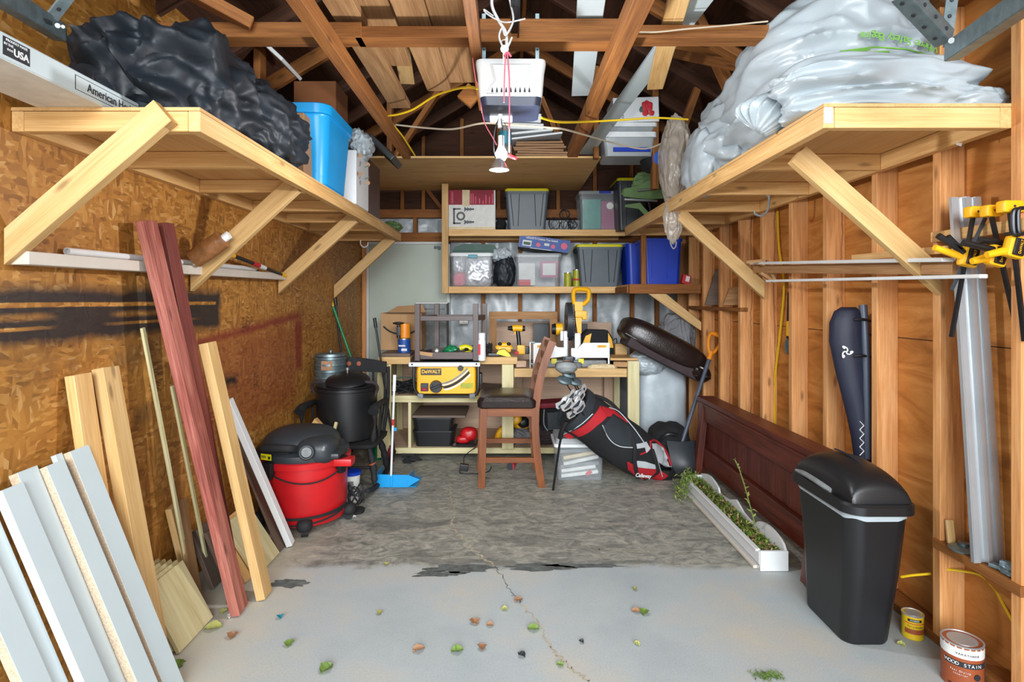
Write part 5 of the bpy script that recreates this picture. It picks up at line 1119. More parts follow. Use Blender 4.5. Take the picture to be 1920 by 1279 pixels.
# left end of the bench
g = thing('cardboard_box', 'open cardboard box with printed smile at the left end of the workbench', 'box', (-1.0, 5.5, .915))
bm = BM(); b3(bm, -1.19, -.81, 5.45, 5.75, .928, 1.275, .002); obj('carton', bm, 'card', g)
for pts in ([(-1.19, 5.46, 1.276), (-.81, 5.46, 1.276), (-.86, 5.40, 1.272), (-1.12, 5.41, 1.272)], [(-1.19, 5.75, 1.276), (-.81, 5.75, 1.276), (-.85, 5.80, 1.35), (-1.1, 5.80, 1.335)]): obj('flap', pan(BM(), pts, .004), 'card', g)
bm = BM(); tube(bm, [(-1.165, 5.447, 1.15), (-1.10, 5.447, 1.10), (-1.0, 5.447, 1.075), (-.9, 5.447, 1.09), (-.83, 5.447, 1.14)], .008, 6, flat=.2); obj('printed_arrow', bm, 'stripe', g)
T1(obj('board_scrap', b3(BM(), -1.12, -.86, 5.12, 5.44, .9, .926, .002), 'grayboard'), 'grey-brown scrap board lying under the stacked cans', 'board')
g = thing('blue_can', 'blue printed can under the orange one on the workbench', 'can', (-.93, 5.22, .927)); bm = BM(); lathe(bm, [(.056, 0), (.056, .12)], (-.93, 5.22, .927), 28); obj('can_body', bm, 'blueink', g); bm = BM(); lathe(bm, [(.058, .118), (.058, .126), (.05, .126)], (-.93, 5.22, .927), 28); obj('rim', bm, 'steel', g)
bm = BM(); bx(bm, (-.94, 5.163, .99), (.06, .002, .012)); bx(bm, (-.92, 5.163, .955), (.05, .002, .02)); obj('label_print', bm, 'paper', g)
g = thing('orange_can', 'copper-orange can with a black lamp head stacked on the blue can', 'can', (-.935, 5.22, 1.055)); bm = BM(); lathe(bm, [(.046, 0), (.05, .005), (.05, .11), (.047, .13)], (-.925, 5.22, 1.056), 28); obj('can_body', bm, 'orange', g)
bm = BM(); lathe(bm, [(.02, .0), (.05, .01), (.052, .02), (.02, .028)], (-.975, 5.19, 1.175), 24); bx(bm, (-.97, 5.165, 1.12), (.035, .03, .08), None, .006); cyl(bm, (-.97, 5.17, 1.06), (-.97, 5.17, 1.17), .018); obj('lamp_head', bm, 'black', g)
g = T1(obj('appliance_box', b3(BM(), -.92, -.62, 5.90, 6.15, .003, 1.36, .004), 'dust'), 'light grey metal cabinet standing behind the dark table frame', 'cabinet')
obj('louvre', b3(b3(b3(BM(), -.90, -.64, 5.896, 5.9, 1.30, 1.31, 0), -.90, -.89, 5.896, 5.9, .95, 1.31, 0), -.70, -.69, 5.896, 5.9, .95, 1.31, 0), 'darksteel', g); obj('top_cap', b3(BM(), -.93, -.61, 5.88, 6.16, 1.36, 1.37, 0), 'whitepaint', g)
g = thing('wall_outlet', 'white electrical outlet box on the stud behind the dark table', 'outlet', (-.47, 6.2, 1.2)); obj('box_body', b3(BM(), -.52, -.42, 6.20, 6.26, 1.14, 1.24, .004), 'offwhite', g); obj('socket', b3(b3(BM(), -.51, -.475, 6.196, 6.2, 1.16, 1.22, .001), -.465, -.43, 6.196, 6.2, 1.16, 1.22, .001), 'white', g)
# tools right of the side table
tool('black_cord_heap', (-.17, 5.2, .9), [('cord', lambda b: [tube(b, [(-.19+.05*math.cos(t*1.3+k), 5.2+.04*math.sin(t*1.7+k), .91+.02*t) for t in range(6)], .006, 6) for k in range(5)], 'stripe')], 'tangle of black cord beside the spray can', 'cord')
tool('black_charger', (-.10, 5.13, .9), [('case', lambda b: b3(b, -.175, -.07, 5.09, 5.2, .901, .93, .008), 'black')], 'flat black charger at the front edge of the left bench top', 'charger')
tool('dust_hood', (-.0, 5.13, .9), [('hood', lambda b: prism(b, [(-.10, .925), (-.08, .955), (-.03, .965), (.01, .93), (.03, .901), (-.01, .901)], 5.09, 5.2), 'yellid')], 'bright yellow plastic hood lying at the front of the left bench top', 'tool part')
tool('jigsaw', (-.08, 5.3, .9), [('body', lambda b: (tube(b, [(-.10, 5.28, .955), (-.06, 5.28, .985), (.0, 5.28, .985), (.03, 5.28, .95)], .024, 12), b3(b, -.09, .03, 5.24, 5.32, .925, .975, .012)), 'yellow'), ('grip', lambda b: (b3(b, -.11, -.02, 5.25, 5.31, .905, .93, .006), heap(b, (-.07, 5.25, 1.0), (.018, .02, .015), 1, .1, 2, sub=2), heap(b, (.01, 5.25, 1.0), (.018, .02, .015), 1, .1, 2, sub=2)), 'black')], 'yellow and black jigsaw behind the yellow hood')
g = thing('cordless_drill', 'yellow and black cordless drill standing on its battery in front of the wooden frame', 'drill', (.09, 5.35, .9))
bm = BM(); tube(bm, [(.045, 5.35, 1.135), (.08, 5.35, 1.14), (.135, 5.35, 1.135)], lambda t: .030, 14, smooth=False); obj('motor_body', bm, 'yellow', g)
bm = BM(); tube(bm, [(.0, 5.35, 1.137), (.03, 5.35, 1.137), (.05, 5.35, 1.137)], lambda t: .016+.013*t, 14, smooth=False); cyl(bm, (.13, 5.35, 1.135), (.16, 5.35, 1.135), .029, .024); obj('chuck', bm, 'black', g)
bm = BM(); tube(bm, [(.09, 5.35, 1.12), (.10, 5.35, 1.05), (.105, 5.35, .98)], .019, 10); obj('grip', bm, 'black', g); obj('trigger', bx(BM(), (.068, 5.35, 1.095), (.014, .014, .03), None, .003), 'yellow', g)
bm = BM(); b3(bm, .085, .16, 5.31, 5.39, .90, .985, .012); obj('battery', bm, 'yellow', g); obj('battery_side', b3(BM(), .13, .2, 5.315, 5.385, .902, .97, .01), 'black', g)
obj('red_tag', b3(BM(), .065, .1, 5.29, 5.305, .902, .93, .003), 'redink', g)
g = thing('bar_clamp', 'slim steel clamp standing upright at the left end of the mitre saw', 'clamp', (.2, 5.12, .8)); obj('bar', b3(BM(), .193, .201, 5.11, 5.12, .80, 1.03, .001), 'steel', g); obj('jaw', b3(b3(BM(), .185, .24, 5.105, 5.125, 1.02, 1.032, .002), .19, .235, 5.105, 5.125, .83, .842, .002), 'galv', g)
T1(obj('wood_block', bx(BM(), (.11, 5.14, .835), (.09, .1, .055), RZ(.2).to_3x3(), .004), 'pinkply'), 'pinkish wood block in the corner between the two bench levels', 'block')
T1(plank('wood_strip', (.12, 5.42, .84), (.45, 5.42, .84), .09, .04, 'paleX'), 'pale wood strip lying behind the mitre saw fence', 'strip') if 0 else None
T1(obj('wood_block', bx(BM(), (1.0, 5.12, .835), (.13, .12, .045), RZ(-.25).to_3x3(), .004), 'plankX'), 'worn plank end lying right of the mitre saw', 'block')
# mitre saw
g = thing('mitre_saw', 'yellow mitre saw with a long white fence on the lower bench bay', 'mitre saw', (.57, 5.35, .80))
def FP(x, y): return (P(x, y, 5.15).x, P(x, y, 5.15).z)
bm = BM(); prism(bm, [FP(1000, 643), FP(1018, 643), FP(1037, 644), FP(1045, 651), FP(1060, 652), FP(1060, 668), FP(1030, 672), FP(1024, 676), FP(1008, 676), FP(1008, 690), FP(1000, 690)], 5.15, 5.165); obj('fence_left', bm, 'rail', g)
bm = BM(); prism(bm, [FP(1071, 653), FP(1084, 653), FP(1094, 643), FP(1143, 643), FP(1143, 690), FP(1131, 690), FP(1131, 688), FP(1140, 688), FP(1140, 671), FP(1080, 671), FP(1071, 667)], 5.15, 5.165); f_ = obj('fence_right', bm, 'rail', g)
for x0_, x1_ in ((1007, 1022), (1120, 1137)): a = FP(x0_, 647); b = FP(x1_, 652); fl_ = obj('maker_plate', b3(BM(), a[0], b[0], 5.146, 5.15, b[1], a[1], 0), 'yellow', g); text('DeWALT', .016, 'stripe', g, facing(((a[0]+b[0])/2, 5.1455, (a[1]+b[1])/2)))
bm = BM(); b3(bm, .30, .88, 5.17, 5.42, .80, .86, .01); obj('table', bm, 'dust', g)
for a_ in ((1034, 1044), (1085, 1095)): q0 = FP(a_[0], 673); q1 = FP(a_[1], 682); obj('warning_sticker', b3(BM(), q0[0], q1[0], 5.163, 5.168, q1[1], q0[1], 0), 'yellid', g)
bm = BM(); lathe(bm, [(.115, 0), (.12, .01), (.12, .03), (.11, .045)], (.54, 5.17, .80), 36); b3(bm, .50, .58, 4.98, 5.12, .80, .835, .01); obj('turntable', bm, 'dust', g)
bm = BM(); cyl(bm, (.54, 5.03, .835), (.54, 5.03, .85), .02); b3(bm, .50, .58, 5.1, 5.16, .845, .9, .01); obj('mitre_lock', bm, 'darksteel', g)
bm = BM(); b3(bm, .50, .545, 5.22, 5.42, .85, 1.12, .015); b3(bm, .60, .66, 5.22, 5.42, .85, 1.1, .015); b3(bm, .47, .5, 5.2, 5.26, 1.03, 1.12, .008); obj('pivot_arm', bm, 'alum', g)
bm = BM(); cyl(bm, (.535, 5.33, 1.20), (.585, 5.33, 1.20), .175, seg=40); cyl(bm, (.53, 5.33, 1.2), (.59, 5.33, 1.2), .06, seg=20); obj('blade_guard', bm, 'charcoal', g)
bm = BM()
for k in range(12): b3(bm, .578, .592, 5.148, 5.156, 1.08+k*.02, 1.088+k*.02, 0)
obj('guard_slots', bm, 'stripe', g)
bm = BM(); cyl(bm, (.44, 5.33, 1.13), (.50, 5.33, 1.13), .055, seg=24); obj('motor_body', bm, 'yellow', g); obj('motor_cap', cyl(BM(), (.405, 5.33, 1.13), (.445, 5.33, 1.13), .045, .055, 24), 'black', g)
bm = BM(); prism(bm, [(.60, 1.38), (.68, 1.38), (.665, 1.20), (.665, 1.10), (.635, 1.06), (.615, 1.2), (.605, 1.3)], 5.24, 5.32); b3(bm, .605, .70, 5.22, 5.32, 1.24, 1.30, .01); b3(bm, .67, .715, 5.22, 5.3, 1.22, 1.30, .012); obj('arm_cover', bm, 'yellow', g)
bm = BM(); hp = [(.605, 1.36), (.595, 1.42), (.60, 1.48), (.63, 1.495), (.72, 1.49), (.735, 1.46), (.73, 1.40), (.70, 1.37), (.68, 1.35)]
tube(bm, [(x, 5.27, z) for x, z in hp], .020, 12, flat=1.2); obj('d_handle', bm, 'yellow', g)
g = thing('tool_bag', 'black and yellow tool bag standing behind the mitre saw fence', 'tool bag', (.82, 5.5, .8)); bm = BM(); prism(bm, [(.68, .80), (1.0, .80), (.985, 1.04), (.94, 1.11), (.76, 1.115), (.70, 1.06)], 5.45, 5.65); obj('body', bm, 'blackf', g); bm = BM(); prism(bm, [(.685, .95), (.76, .95), (.785, 1.085), (.73, 1.06)], 5.444, 5.452); prism(bm, [(.94, .95), (.99, .95), (.975, 1.03), (.94, 1.09)], 5.444, 5.452); obj('yellow_panel', bm, 'yellow', g); obj('handle', tube(BM(), [(.98, 5.5, 1.0), (1.03, 5.5, 1.03), (1.02, 5.5, .9)], .005, 6), 'black', g)
T1(obj('wooden_block', b3(BM(), 1.0, 1.11, 5.40, 5.5, .889, .99, .003), 'paleX'), 'pale wooden block at the right end of the bench', 'block')
# sawdust heap
bm = BM(); heap(bm, (.83, 5.11, .805), (.12, .05, .03), 4, .3, 3, sub=4, floor=.799); T1(obj('sawdust', bm, 'sawdust'), 'small heap of sawdust at the right of the mitre saw', 'sawdust', kind='stuff')
# bay + shelves below
g = thing('cord_bundle', 'bundle of black cords and straps on the middle shelf left of the table saw', 'cords', (-.92, 5.2, .565)); bm = BM(); rnd = random.Random(2)
for k in range(9): tube(bm, [(-.93+rnd.uniform(-.11, .11), 5.2+rnd.uniform(-.08, .08), .575+.11*math.sin(t/4*PI)*rnd.uniform(.4, 1)) for t in range(5)], .007, 6)
obj('cord', bm, 'blackmatte', g); obj('green_strap', tube(BM(), [(-1.0, 5.25, .69), (-.92, 5.25, .70), (-.82, 5.27, .68)], .006, 6), 'greencover', g)
T1(obj('wood_sheet', bx(BM(), (-.09, 5.35, .565+.02), (.3, .4, .012), RX(.02).to_3x3() @ RY(.1).to_3x3(), .001), 'grayboard'), 'grey-brown board lying on the middle shelf right of the table saw', 'board')
th, T = None, None
g = thing('black_tub', 'lower of two nested black tubs on the bottom bench shelf', 'tub', (-.65, 5.26, .107), 'black tubs under the bench'); bm = BM(); tub(bm, .36, .3, .14, .9, .04); obj('tub_body', bm, 'black', g, WM[g.name]); bm = BM(); loft(bm, [[(x, y, z) for x, y in rrect(w_, .3*w_/.36, .04)] for z, w_ in ((.128, .36), (.128, .372), (.138, .372), (.138, .355))]); obj('rim', bm, 'charcoal', g, WM[g.name])
dup(g, (-.655, 5.26, .107+.115), label='upper black tub under the loose dark board')
T1(obj('loose_board', b3(BM(), -.84, -.37, 5.09, 5.58, .365, .385, .002), 'grayboard'), 'loose dark board lying on top of the black tubs', 'board')
g = thing('sander', 'red corded sander lying on the bottom bench shelf', 'sander', (-.36, 5.2, .107)); bm = BM(); heap(bm, (-.345, 5.2, .2), (.075, .06, .06), 2, .08, 2, .2, 4, 2.6); heap(bm, (-.40, 5.19, .155), (.06, .05, .035), 4, .05, 2, .1, 4, 3); obj('body', bm, 'red', g); obj('base_plate', b3(BM(), -.46, -.29, 5.13, 5.26, .109, .125, .005), 'black', g)
obj('power_cord', tube(BM(), [(-.27, 5.15, .16), (-.29, 5.10, .118), (-.40, 5.09, .115), (-.50, 5.12, .115), (-.47, 5.2, .13)], .006, 6), 'blackmatte', g)
g = thing('power_adapter', 'black power adapter with cord on the floor under the bench edge', 'adapter', fl(872, 886)); c_ = V(fl(870, 884)); obj('plug', bx(BM(), c_+V((0, 0, .035)), (.07, .05, .05), RY(.15).to_3x3(), .006), 'black', g); obj('cord', tube(BM(), [c_+V((0, 0, .05)), c_+V((0, .1, .1)), c_+V((.08, .35, .11))], .004, 6), 'blackmatte', g); obj('cord', tube(BM(), [c_+V((-.03, 0, .02)), c_+V((-.02, -.07, .005)), c_+V((.1, -.08, .005)), c_+V((.2, -.02, .005)), c_+V((.22, .12, .005))], .004, 6), 'blackmatte', g)
g = thing('red_can', 'small red can lying under the bench behind the chair', 'can', fl(958, 884)); c_ = V(fl(957, 882)); bm = BM(); cyl(bm, c_+V((.0, -.0, .033)), c_+V((.02, .1, .033)), .032, seg=20); obj('can_body', bm, 'redink', g); obj('rim', cyl(BM(), c_+V((0, -.004, .033)), c_+V((0, .0, .033)), .03, seg=20), 'darksteel', g)
bm = BM(); cyl(bm, fl(765, 868), V(fl(765, 868))+V((0, 0, .16)), .022); T1(obj('clear_bottle', bm, 'clear'), 'clear bottle on the floor behind the dustpan', 'bottle') if 0 else None
for x, y, mt, lb in ((722, 866, 'clear', 'clear bottle on the floor behind the dustpan'), (733, 866, 'redcard', 'red bottle on the floor behind the dustpan'), (708, 862, 'green', 'green bottle on the floor beside the rocking chair')):
    c_ = V(fl(x, y)); bm = BM(); lathe(bm, [(.028, 0), (.032, .01), (.032, .09), (.014, .12), (.014, .14)], c_, 16); T1(obj('bottle', bm, mt), lb, 'bottle', 'bottles behind the dustpan')
bm = BM(); rnd = random.Random(9)
c_ = V(fl(770, 868))
for k in range(7): tube(bm, [c_+V((rnd.uniform(-.09, .09), rnd.uniform(-.04, .04), .01+rnd.uniform(0, .07))) for t in range(4)], .008, 6)
T1(obj('hose_tangle', bm, 'blackmatte'), 'dark tangle of cord on the floor behind the dustpan', 'cord')
# yellow tools + cloths in the lower right bay
g = thing('circular_saw', 'yellow and black power saw on the bottom shelf behind the stool', 'saw', (-.02, 5.25, .107)); bm = BM(); heap(bm, (-.07, 5.22, .2), (.035, .05, .07), 3, .1, 2, .2, 4, 2.8, Mx=RY(.5)); heap(bm, (.11, 5.3, .27), (.08, .06, .05), 5, .15, 2, .2, 4, 2.8, Mx=RY(.5)); obj('housing', bm, 'yellow', g); bm = BM(); heap(bm, (-.02, 5.26, .165), (.09, .07, .05), 5, .15, 2, .2, 4, floor=.109); heap(bm, (.12, 5.3, .36), (.05, .05, .04), 6, .2, 3, sub=4); obj('grip', bm, 'black', g)
g = thing('yellow_tool', 'yellow power tool peeking out between the stool legs', 'tool', (.12, 5.2, .3)); bm = BM(); heap(bm, (.075, 5.2, .33), (.05, .05, .045), 3, .15, 2, .2, 4, 2.8, Mx=RY(-.4)); obj('housing', bm, 'yellow', g); bm = BM(); heap(bm, (.14, 5.22, .30), (.05, .05, .05), 8, .15, 2, .2, 4); obj('grip', bm, 'black', g)
bm = BM(); heap(bm, (.12, 5.25, .17), (.1, .1, .065), 2, .25, 3, sub=5, floor=.108); T1(obj('gray_cloth', bm, 'graycloth'), 'grey cloth bundle on the bottom shelf under the yellow tool', 'cloth')
bm = BM(); heap(bm, (.33, 5.25, .20), (.13, .13, .095), 4, .25, 3, .5, 5, floor=.108); T1(obj('plum_bag', bm, 'purple'), 'dark plum cloth bag on the bottom shelf right of the stool', 'bag')
g = thing('tool_case', 'black tool case with a red top edge on the bottom shelf behind the clear bin', 'tool case', (.45, 5.3, .3)); T = TR(.455, 5.22, .365) @ RY(-.06); obj('case_body', bx(BM(), (0, .02, -.02), (.33, .24, .2), None, .02), 'blackf', g, T); obj('red_lid', bx(BM(), (-.01, .02, .105), (.32, .24, .05), None, .02), 'redcard', g, T); obj('clear_window', bx(BM(), (.02, -.105, -.03), (.26, .01, .16), None, .005), 'charcoal', g, T); obj('piping', tube(BM(), [(-.13, -.11, .08), (-.14, -.11, -.05), (-.11, -.11, -.11)], .004, 6), 'grayf', g, T)
bm = BM(); heap(bm, (.72, 5.2, .2), (.2, .1, .1), 6, .2, 3, sub=5, floor=.108); T1(obj('black_bundle', bm, 'blackf'), 'black cloth bundle on the bottom shelf behind the golf bag', 'cloth')

# =====================  COUNTER CHAIR  =====================
g = thing('counter_chair', 'brown wooden counter chair with a dark leather seat, side-on before the bench', 'chair', (.02, 4.55, 0))
def leg(pts, w_, d_, nm='leg'):
    ps = smoothpath(pts, 5); rings = []
    for i, p in enumerate(ps):
        dd = (ps[min(i+1, len(ps)-1)]-ps[max(i-1, 0)]).normalized(); ax_ = V((dd.z, 0, -dd.x)).normalized(); k = 1
        rings.append([p+ax_*w_/2+V((0, d_/2, 0)), p+ax_*w_/2-V((0, d_/2, 0)), p-ax_*w_/2-V((0, d_/2, 0)), p-ax_*w_/2+V((0, d_/2, 0))])
    bm = BM(); loft(bm, rings); return obj(nm, bm, 'chairZ', g)
leg([(-.195, 4.33, 0), (-.185, 4.33, .3), (-.178, 4.33, .59)], .05, .042)
leg([(-.225, 4.76, 0), (-.215, 4.76, .3), (-.205, 4.76, .59)], .05, .042)
leg([(.255, 4.34, 0), (.225, 4.34, .2), (.205, 4.34, .45), (.215, 4.34, .65), (.26, 4.34, .88), (.335, 4.34, 1.09)], .055, .036, 'back_post')
leg([(.235, 4.79, 0), (.215, 4.79, .2), (.20, 4.79, .45), (.21, 4.79, .65), (.25, 4.79, .88), (.325, 4.79, 1.09)], .055, .036, 'back_post')
def rail(a, b, w_, h_, nm='apron'): return plank(nm, a, b, w_, h_, 'chairX', g)
rail((-.18, 4.335, .56), (.20, 4.335, .56), .022, .06); rail((-.2, 4.765, .56), (.19, 4.765, .56), .022, .06); rail((-.19, 4.34, .56), (-.2, 4.76, .56), .022, .06); rail((.2, 4.35, .56), (.195, 4.78, .56), .022, .06)
rail((-.19, 4.335, .205), (.22, 4.335, .205), .022, .04, 'stretcher'); rail((-.21, 4.765, .245), (.21, 4.765, .245), .022, .04, 'stretcher'); rail((-.19, 4.34, .16), (-.22, 4.75, .16), .022, .04, 'stretcher'); rail((.21, 4.35, .3), (.205, 4.78, .3), .022, .04, 'stretcher')
bm = BM(); loft(bm, [[(x-.005, 4.55+y, z) for x, y in rrect(w_, d_, r)] for z, w_, d_, r in ((.592, .42, .47, .03), (.60, .44, .49, .04), (.645, .45, .50, .05), (.672, .42, .47, .05), (.684, .33, .38, .05), (.688, .15, .2, .05))]); obj('seat', bm, 'leather', g)
for z, x in ((.76, .232), (.86, .255), (.96, .285), (1.05, .318)):
    p_ = plank('back_slat', (x, 4.36, z), (x-.006, 4.77, z), .018, .05, 'chairX', g)

# =====================  GOLF BAG  =====================
B_ = P(1219, 868, 4.55); T_ = P(1077, 766, 4.28); U_ = (T_-B_).normalized(); Wd = V((0, -1, 0)); Wd = (Wd-U_*Wd.dot(U_)).normalized(); Vd = Wd.cross(U_); 
if Vd.z < 0: Vd = -Vd
LEN = (T_-B_).length
def prof_(u):
    t = u/LEN; pts = ((-.03, .10, .09), (.0, .14, .12), (.15, .172, .14), (.35, .182, .15), (.55, .175, .15), (.8, .172, .145), (1.0, .172, .135))
    for a, b in zip(pts, pts[1:]):
        if t <= b[0]: k = max(0, min(1, (t-a[0])/(b[0]-a[0]))); return (a[1]+(b[1]-a[1])*k, a[2]+(b[2]-a[2])*k)
    return pts[-1][1:]
def gp(u, v, lift=0):
    hv, hw = prof_(u); q = max(-.98, min(.98, v/hv)); return B_+U_*u+Vd*v+Wd*(hw*math.sqrt(1-q*q)+lift)
def uv(x, y):
    dx, dy = x-1219, y-868; return ((dx*-.797+dy*-.604)*LEN/182, (dx*.604+dy*-.797)*.00405)
g = thing('golf_bag', 'red, black and white golf stand bag propped on its leg before the bench', 'golf bag', (1.0, 4.6, 0))
bm = BM(); loft(bm, [[B_+U_*u+Vd*(prof_(u)[0]*math.cos(2*PI*k/40))+Wd*(prof_(u)[1]*math.sin(2*PI*k/40)) for k in range(40)] for u in [LEN*(-.03+1.03*i/24) for i in range(25)]]); obj('bag_body', bm, 'blackf', g)
def patch3(name, pts, mat, lift=.004, curve=.0):
    bm = BM(); vs = [bm.verts.new((*uv(*p), 0)) for p in pts]; bm.faces.new(vs)
    bmesh.ops.triangulate(bm, faces=bm.faces[:]); 
    for _ in range(3): bmesh.ops.subdivide_edges(bm, edges=bm.edges[:], cuts=1, use_grid_fill=True)
    bmesh.ops.triangulate(bm, faces=bm.faces[:])
    for v in bm.verts: v.co = gp(v.co.x, v.co.y, lift)
    ex = bmesh.ops.extrude_face_region(bm, geom=bm.faces[:]); bmesh.ops.translate(bm, vec=-Wd*.006, verts=[v for v in ex['geom'] if isinstance(v, bmesh.types.BMVert)])
    return obj(name, bm, mat, g, ang=60)
def pipe3(pts, mat='grayf', r=.004, lift=.008): return obj('piping', tube(BM(), [gp(*uv(*p), lift) for p in pts], r, 6), mat, g)
patch3('red_pocket', [(1157, 846), (1178, 856), (1212, 862), (1245, 884), (1226, 895), (1204, 892), (1180, 882), (1163, 866)], 'redf', .010)
patch3('white_pocket_flap', [(1172, 843), (1190, 846), (1212, 855), (1212, 863), (1195, 860), (1177, 857)], 'grayf', .014)
patch3('red_collar', [(1097, 757), (1112, 745), (1122, 762), (1112, 768), (1100, 776), (1086, 790), (1064, 812), (1052, 806), (1066, 788)], 'redf', .006)
patch3('red_side', [(1114, 746), (1140, 756), (1166, 778), (1160, 780), (1140, 765), (1120, 762)], 'redf', .005)
patch3('black_pocket', [(1108, 778), (1135, 760), (1158, 775), (1180, 800), (1192, 818), (1165, 816), (1140, 812), (1122, 800)], 'charcoal', .010)
patch3('white_side_pocket', [(1208, 818), (1222, 822), (1240, 835), (1250, 856), (1248, 868), (1235, 862), (1214, 848), (1208, 835)], 'grayf', .012)
patch3('white_handle_panel', [(1170, 812), (1196, 812), (1202, 824), (1192, 830), (1190, 820), (1171, 820)], 'grayf', .014)
patch3('black_end_cap', [(1232, 893), (1258, 868), (1262, 872), (1258, 886), (1240, 899)], 'blackf', .012)
pipe3([(1110, 775), (1122, 800), (1140, 814), (1166, 818)]); pipe3([(1132, 752), (1152, 762), (1172, 785), (1184, 803), (1196, 822)]); pipe3([(1094, 755), (1072, 775), (1052, 802)])
pipe3([(1206, 815), (1224, 820), (1246, 842), (1254, 868)], 'redf', .008); pipe3([(1218, 850), (1240, 866), (1262, 872)]); pipe3([(1218, 852), (1232, 885)]); pipe3([(1160, 848), (1172, 870), (1200, 893)], 'redf', .008); pipe3([(1180, 832), (1200, 826), (1206, 815)], 'redf', .006)
obj('strap', tube(BM(), [gp(*uv(1160, 782), .012), gp(*uv(1168, 815), .02), gp(*uv(1170, 850), .022), gp(*uv(1186, 886), .02)], .015, 8, flat=.35), 'blackf', g)
obj('strap', tube(BM(), [gp(*uv(1206, 826), .016), gp(*uv(1212, 850), .02), gp(*uv(1216, 872), .018), gp(*uv(1200, 893), .012)], .013, 8, flat=.35), 'blackf', g)
obj('strap', tube(BM(), [P(1115, 742, 4.3), P(1140, 752, 4.34), P(1165, 775, 4.4), P(1205, 815, 4.5), P(1235, 830, 4.55), P(1256, 868, 4.56)], .014, 8, flat=.6), 'blackf', g)
tcs = gp(*uv(1190, 880), .022); tm = Matrix((V((.93, .0, -.36)).normalized(), Vd*1.0, Wd)).transposed(); 
def orient(loc, xa, na):
    z = V(na).normalized(); x = (V(xa)-z*V(xa).dot(z)).normalized(); y = z.cross(x); m = Matrix((x, y, z)).transposed().to_4x4(); m.translation = loc; return m
text('Callaway', .042, 'white', g, orient(gp(*uv(1190, 876), .026), (.97, 0, -.22), Wd), bold=.0008, sx=.9)
obj('chevron_mark', pan(BM(), [gp(*uv(1190, 884), .02), gp(*uv(1194, 892), .02), gp(*uv(1203, 885), .02), gp(*uv(1195, 888), .02)], .002), 'white', g)
bm = BM(); loft(bm, [[T_+U_*z+Vd*(r*1.0*math.cos(2*PI*k/32))+Wd*(r*.8*math.sin(2*PI*k/32)) for k in range(32)] for z, r in ((-.05, .176), (.0, .178), (.02, .174), (.02, .155), (.004, .15))], cap0=False); obj('collar', bm, 'charcoal', g)
bm = BM(); tube(bm, [P(1056, 800, 4.12), P(1049, 835, 4.17), P(1037, 919, 4.262)], .0085, 8, smooth=False); tube(bm, [P(1062, 790, 4.12), P(1054, 806, 4.13), P(1050, 822, 4.15)], .018, 8); obj('stand_leg', bm, 'black', g)
obj('stand_leg', tube(BM(), [P(1056, 806, 4.14), P(1085, 822, 4.18), P(1118, 850, 4.25), P(1145, 868, 4.32)], .007, 8), 'black', g)
def club(hx, hy, Y, kind, label, tip=(0, 0)):
    Y -= .16
    head = P(hx, hy, Y); base = T_+U_*(-.12)+Vd*tip[0]+Wd*tip[1]
    th = thing('golf_club', label, 'golf club', head, 'golf clubs in the stand bag')
    obj('shaft', tube(BM(), [base, head], .0045, 6, smooth=False), 'darksteel', th)
    bm = BM(); Mx = TR(*head) @ Matrix.Scale(1.28, 4)
    if kind == 'driver':
        lathe(bm, [(.001, -.03), (.035, -.026), (.055, -.008), (.057, .004), (.05, .02), (.02, .032), (.001, .034)], (0, 0, 0), 26, Mx=Mx @ RX(-.35) @ RZ(.2), sx=1.1, sy=.9); obj('club_head', bm, 'dust', th)
        bm = BM(); lathe(bm, [(.001, .0), (.02, .001), (.02, .004), (.001, .004)], (0, 0, 0), 20, Mx=Mx @ RX(-.35) @ TR(0, -.01, .033)); obj('crown_mark', bm, 'leafbrown', th)
    elif kind == 'wood':
        lathe(bm, [(.001, -.018), (.03, -.015), (.042, -.002), (.036, .01), (.001, .016)], (0, 0, 0), 22, Mx=Mx @ RY(.3) @ RX(.5), sx=1.05, sy=.75); obj('club_head', bm, 'galv', th)
    else:
        prism(bm, [(-.042, -.012), (-.036, -.026), (.0, -.028), (.032, -.012), (.038, .016), (.028, .022), (.0, .006), (-.034, .01)], -.006, .008, Mx @ RY(-.5) @ RZ(.25)); obj('club_head', bm, 'steel', th)
        bm = BM(); prism(bm, [(-.03, -.012), (-.027, -.02), (.0, -.021), (.022, -.01), (.026, .004), (.0, -.004)], -.0085, -.0058, Mx @ RY(-.5) @ RZ(.25)); obj('cavity', bm, 'darksteel', th)
club(1062, 690, 4.28, 'driver', 'golf club with the largest round head, raised highest above the bag', (.06, 0)); club(1066, 701, 4.34, 'wood', 'dark wood-headed golf club just below the largest head', (.03, .02)); club(1058, 713, 4.3, 'wood', 'wood-headed golf club reaching furthest left', (0, .03)); club(1077, 715, 4.36, 'wood', 'shiny wood-headed golf club beside the leftmost wood', (.05, .04))
for hx, hy, Y, lb, tp in ((1089, 731, 4.34, 'upper iron golf club nearest the bag rim', (.06, .02)), (1068, 741, 4.3, 'upper left iron golf club of the bunch', (.03, 0)), (1086, 742, 4.28, 'middle iron golf club in the bunch', (.05, .05)), (1052, 754, 4.3, 'iron golf club with the darkest head, at the far left', (0, 0)), (1063, 758, 4.24, 'lower left iron golf club of the bunch', (0, .06)), (1079, 755, 4.26, 'central lower iron golf club', (.02, .07)), (1086, 763, 4.22, 'lowest bright iron golf club', (-.02, .08)), (1073, 772, 4.27, 'small dull iron golf club below the others', (-.05, .05))): club(hx, hy, Y, 'iron', lb, tp)

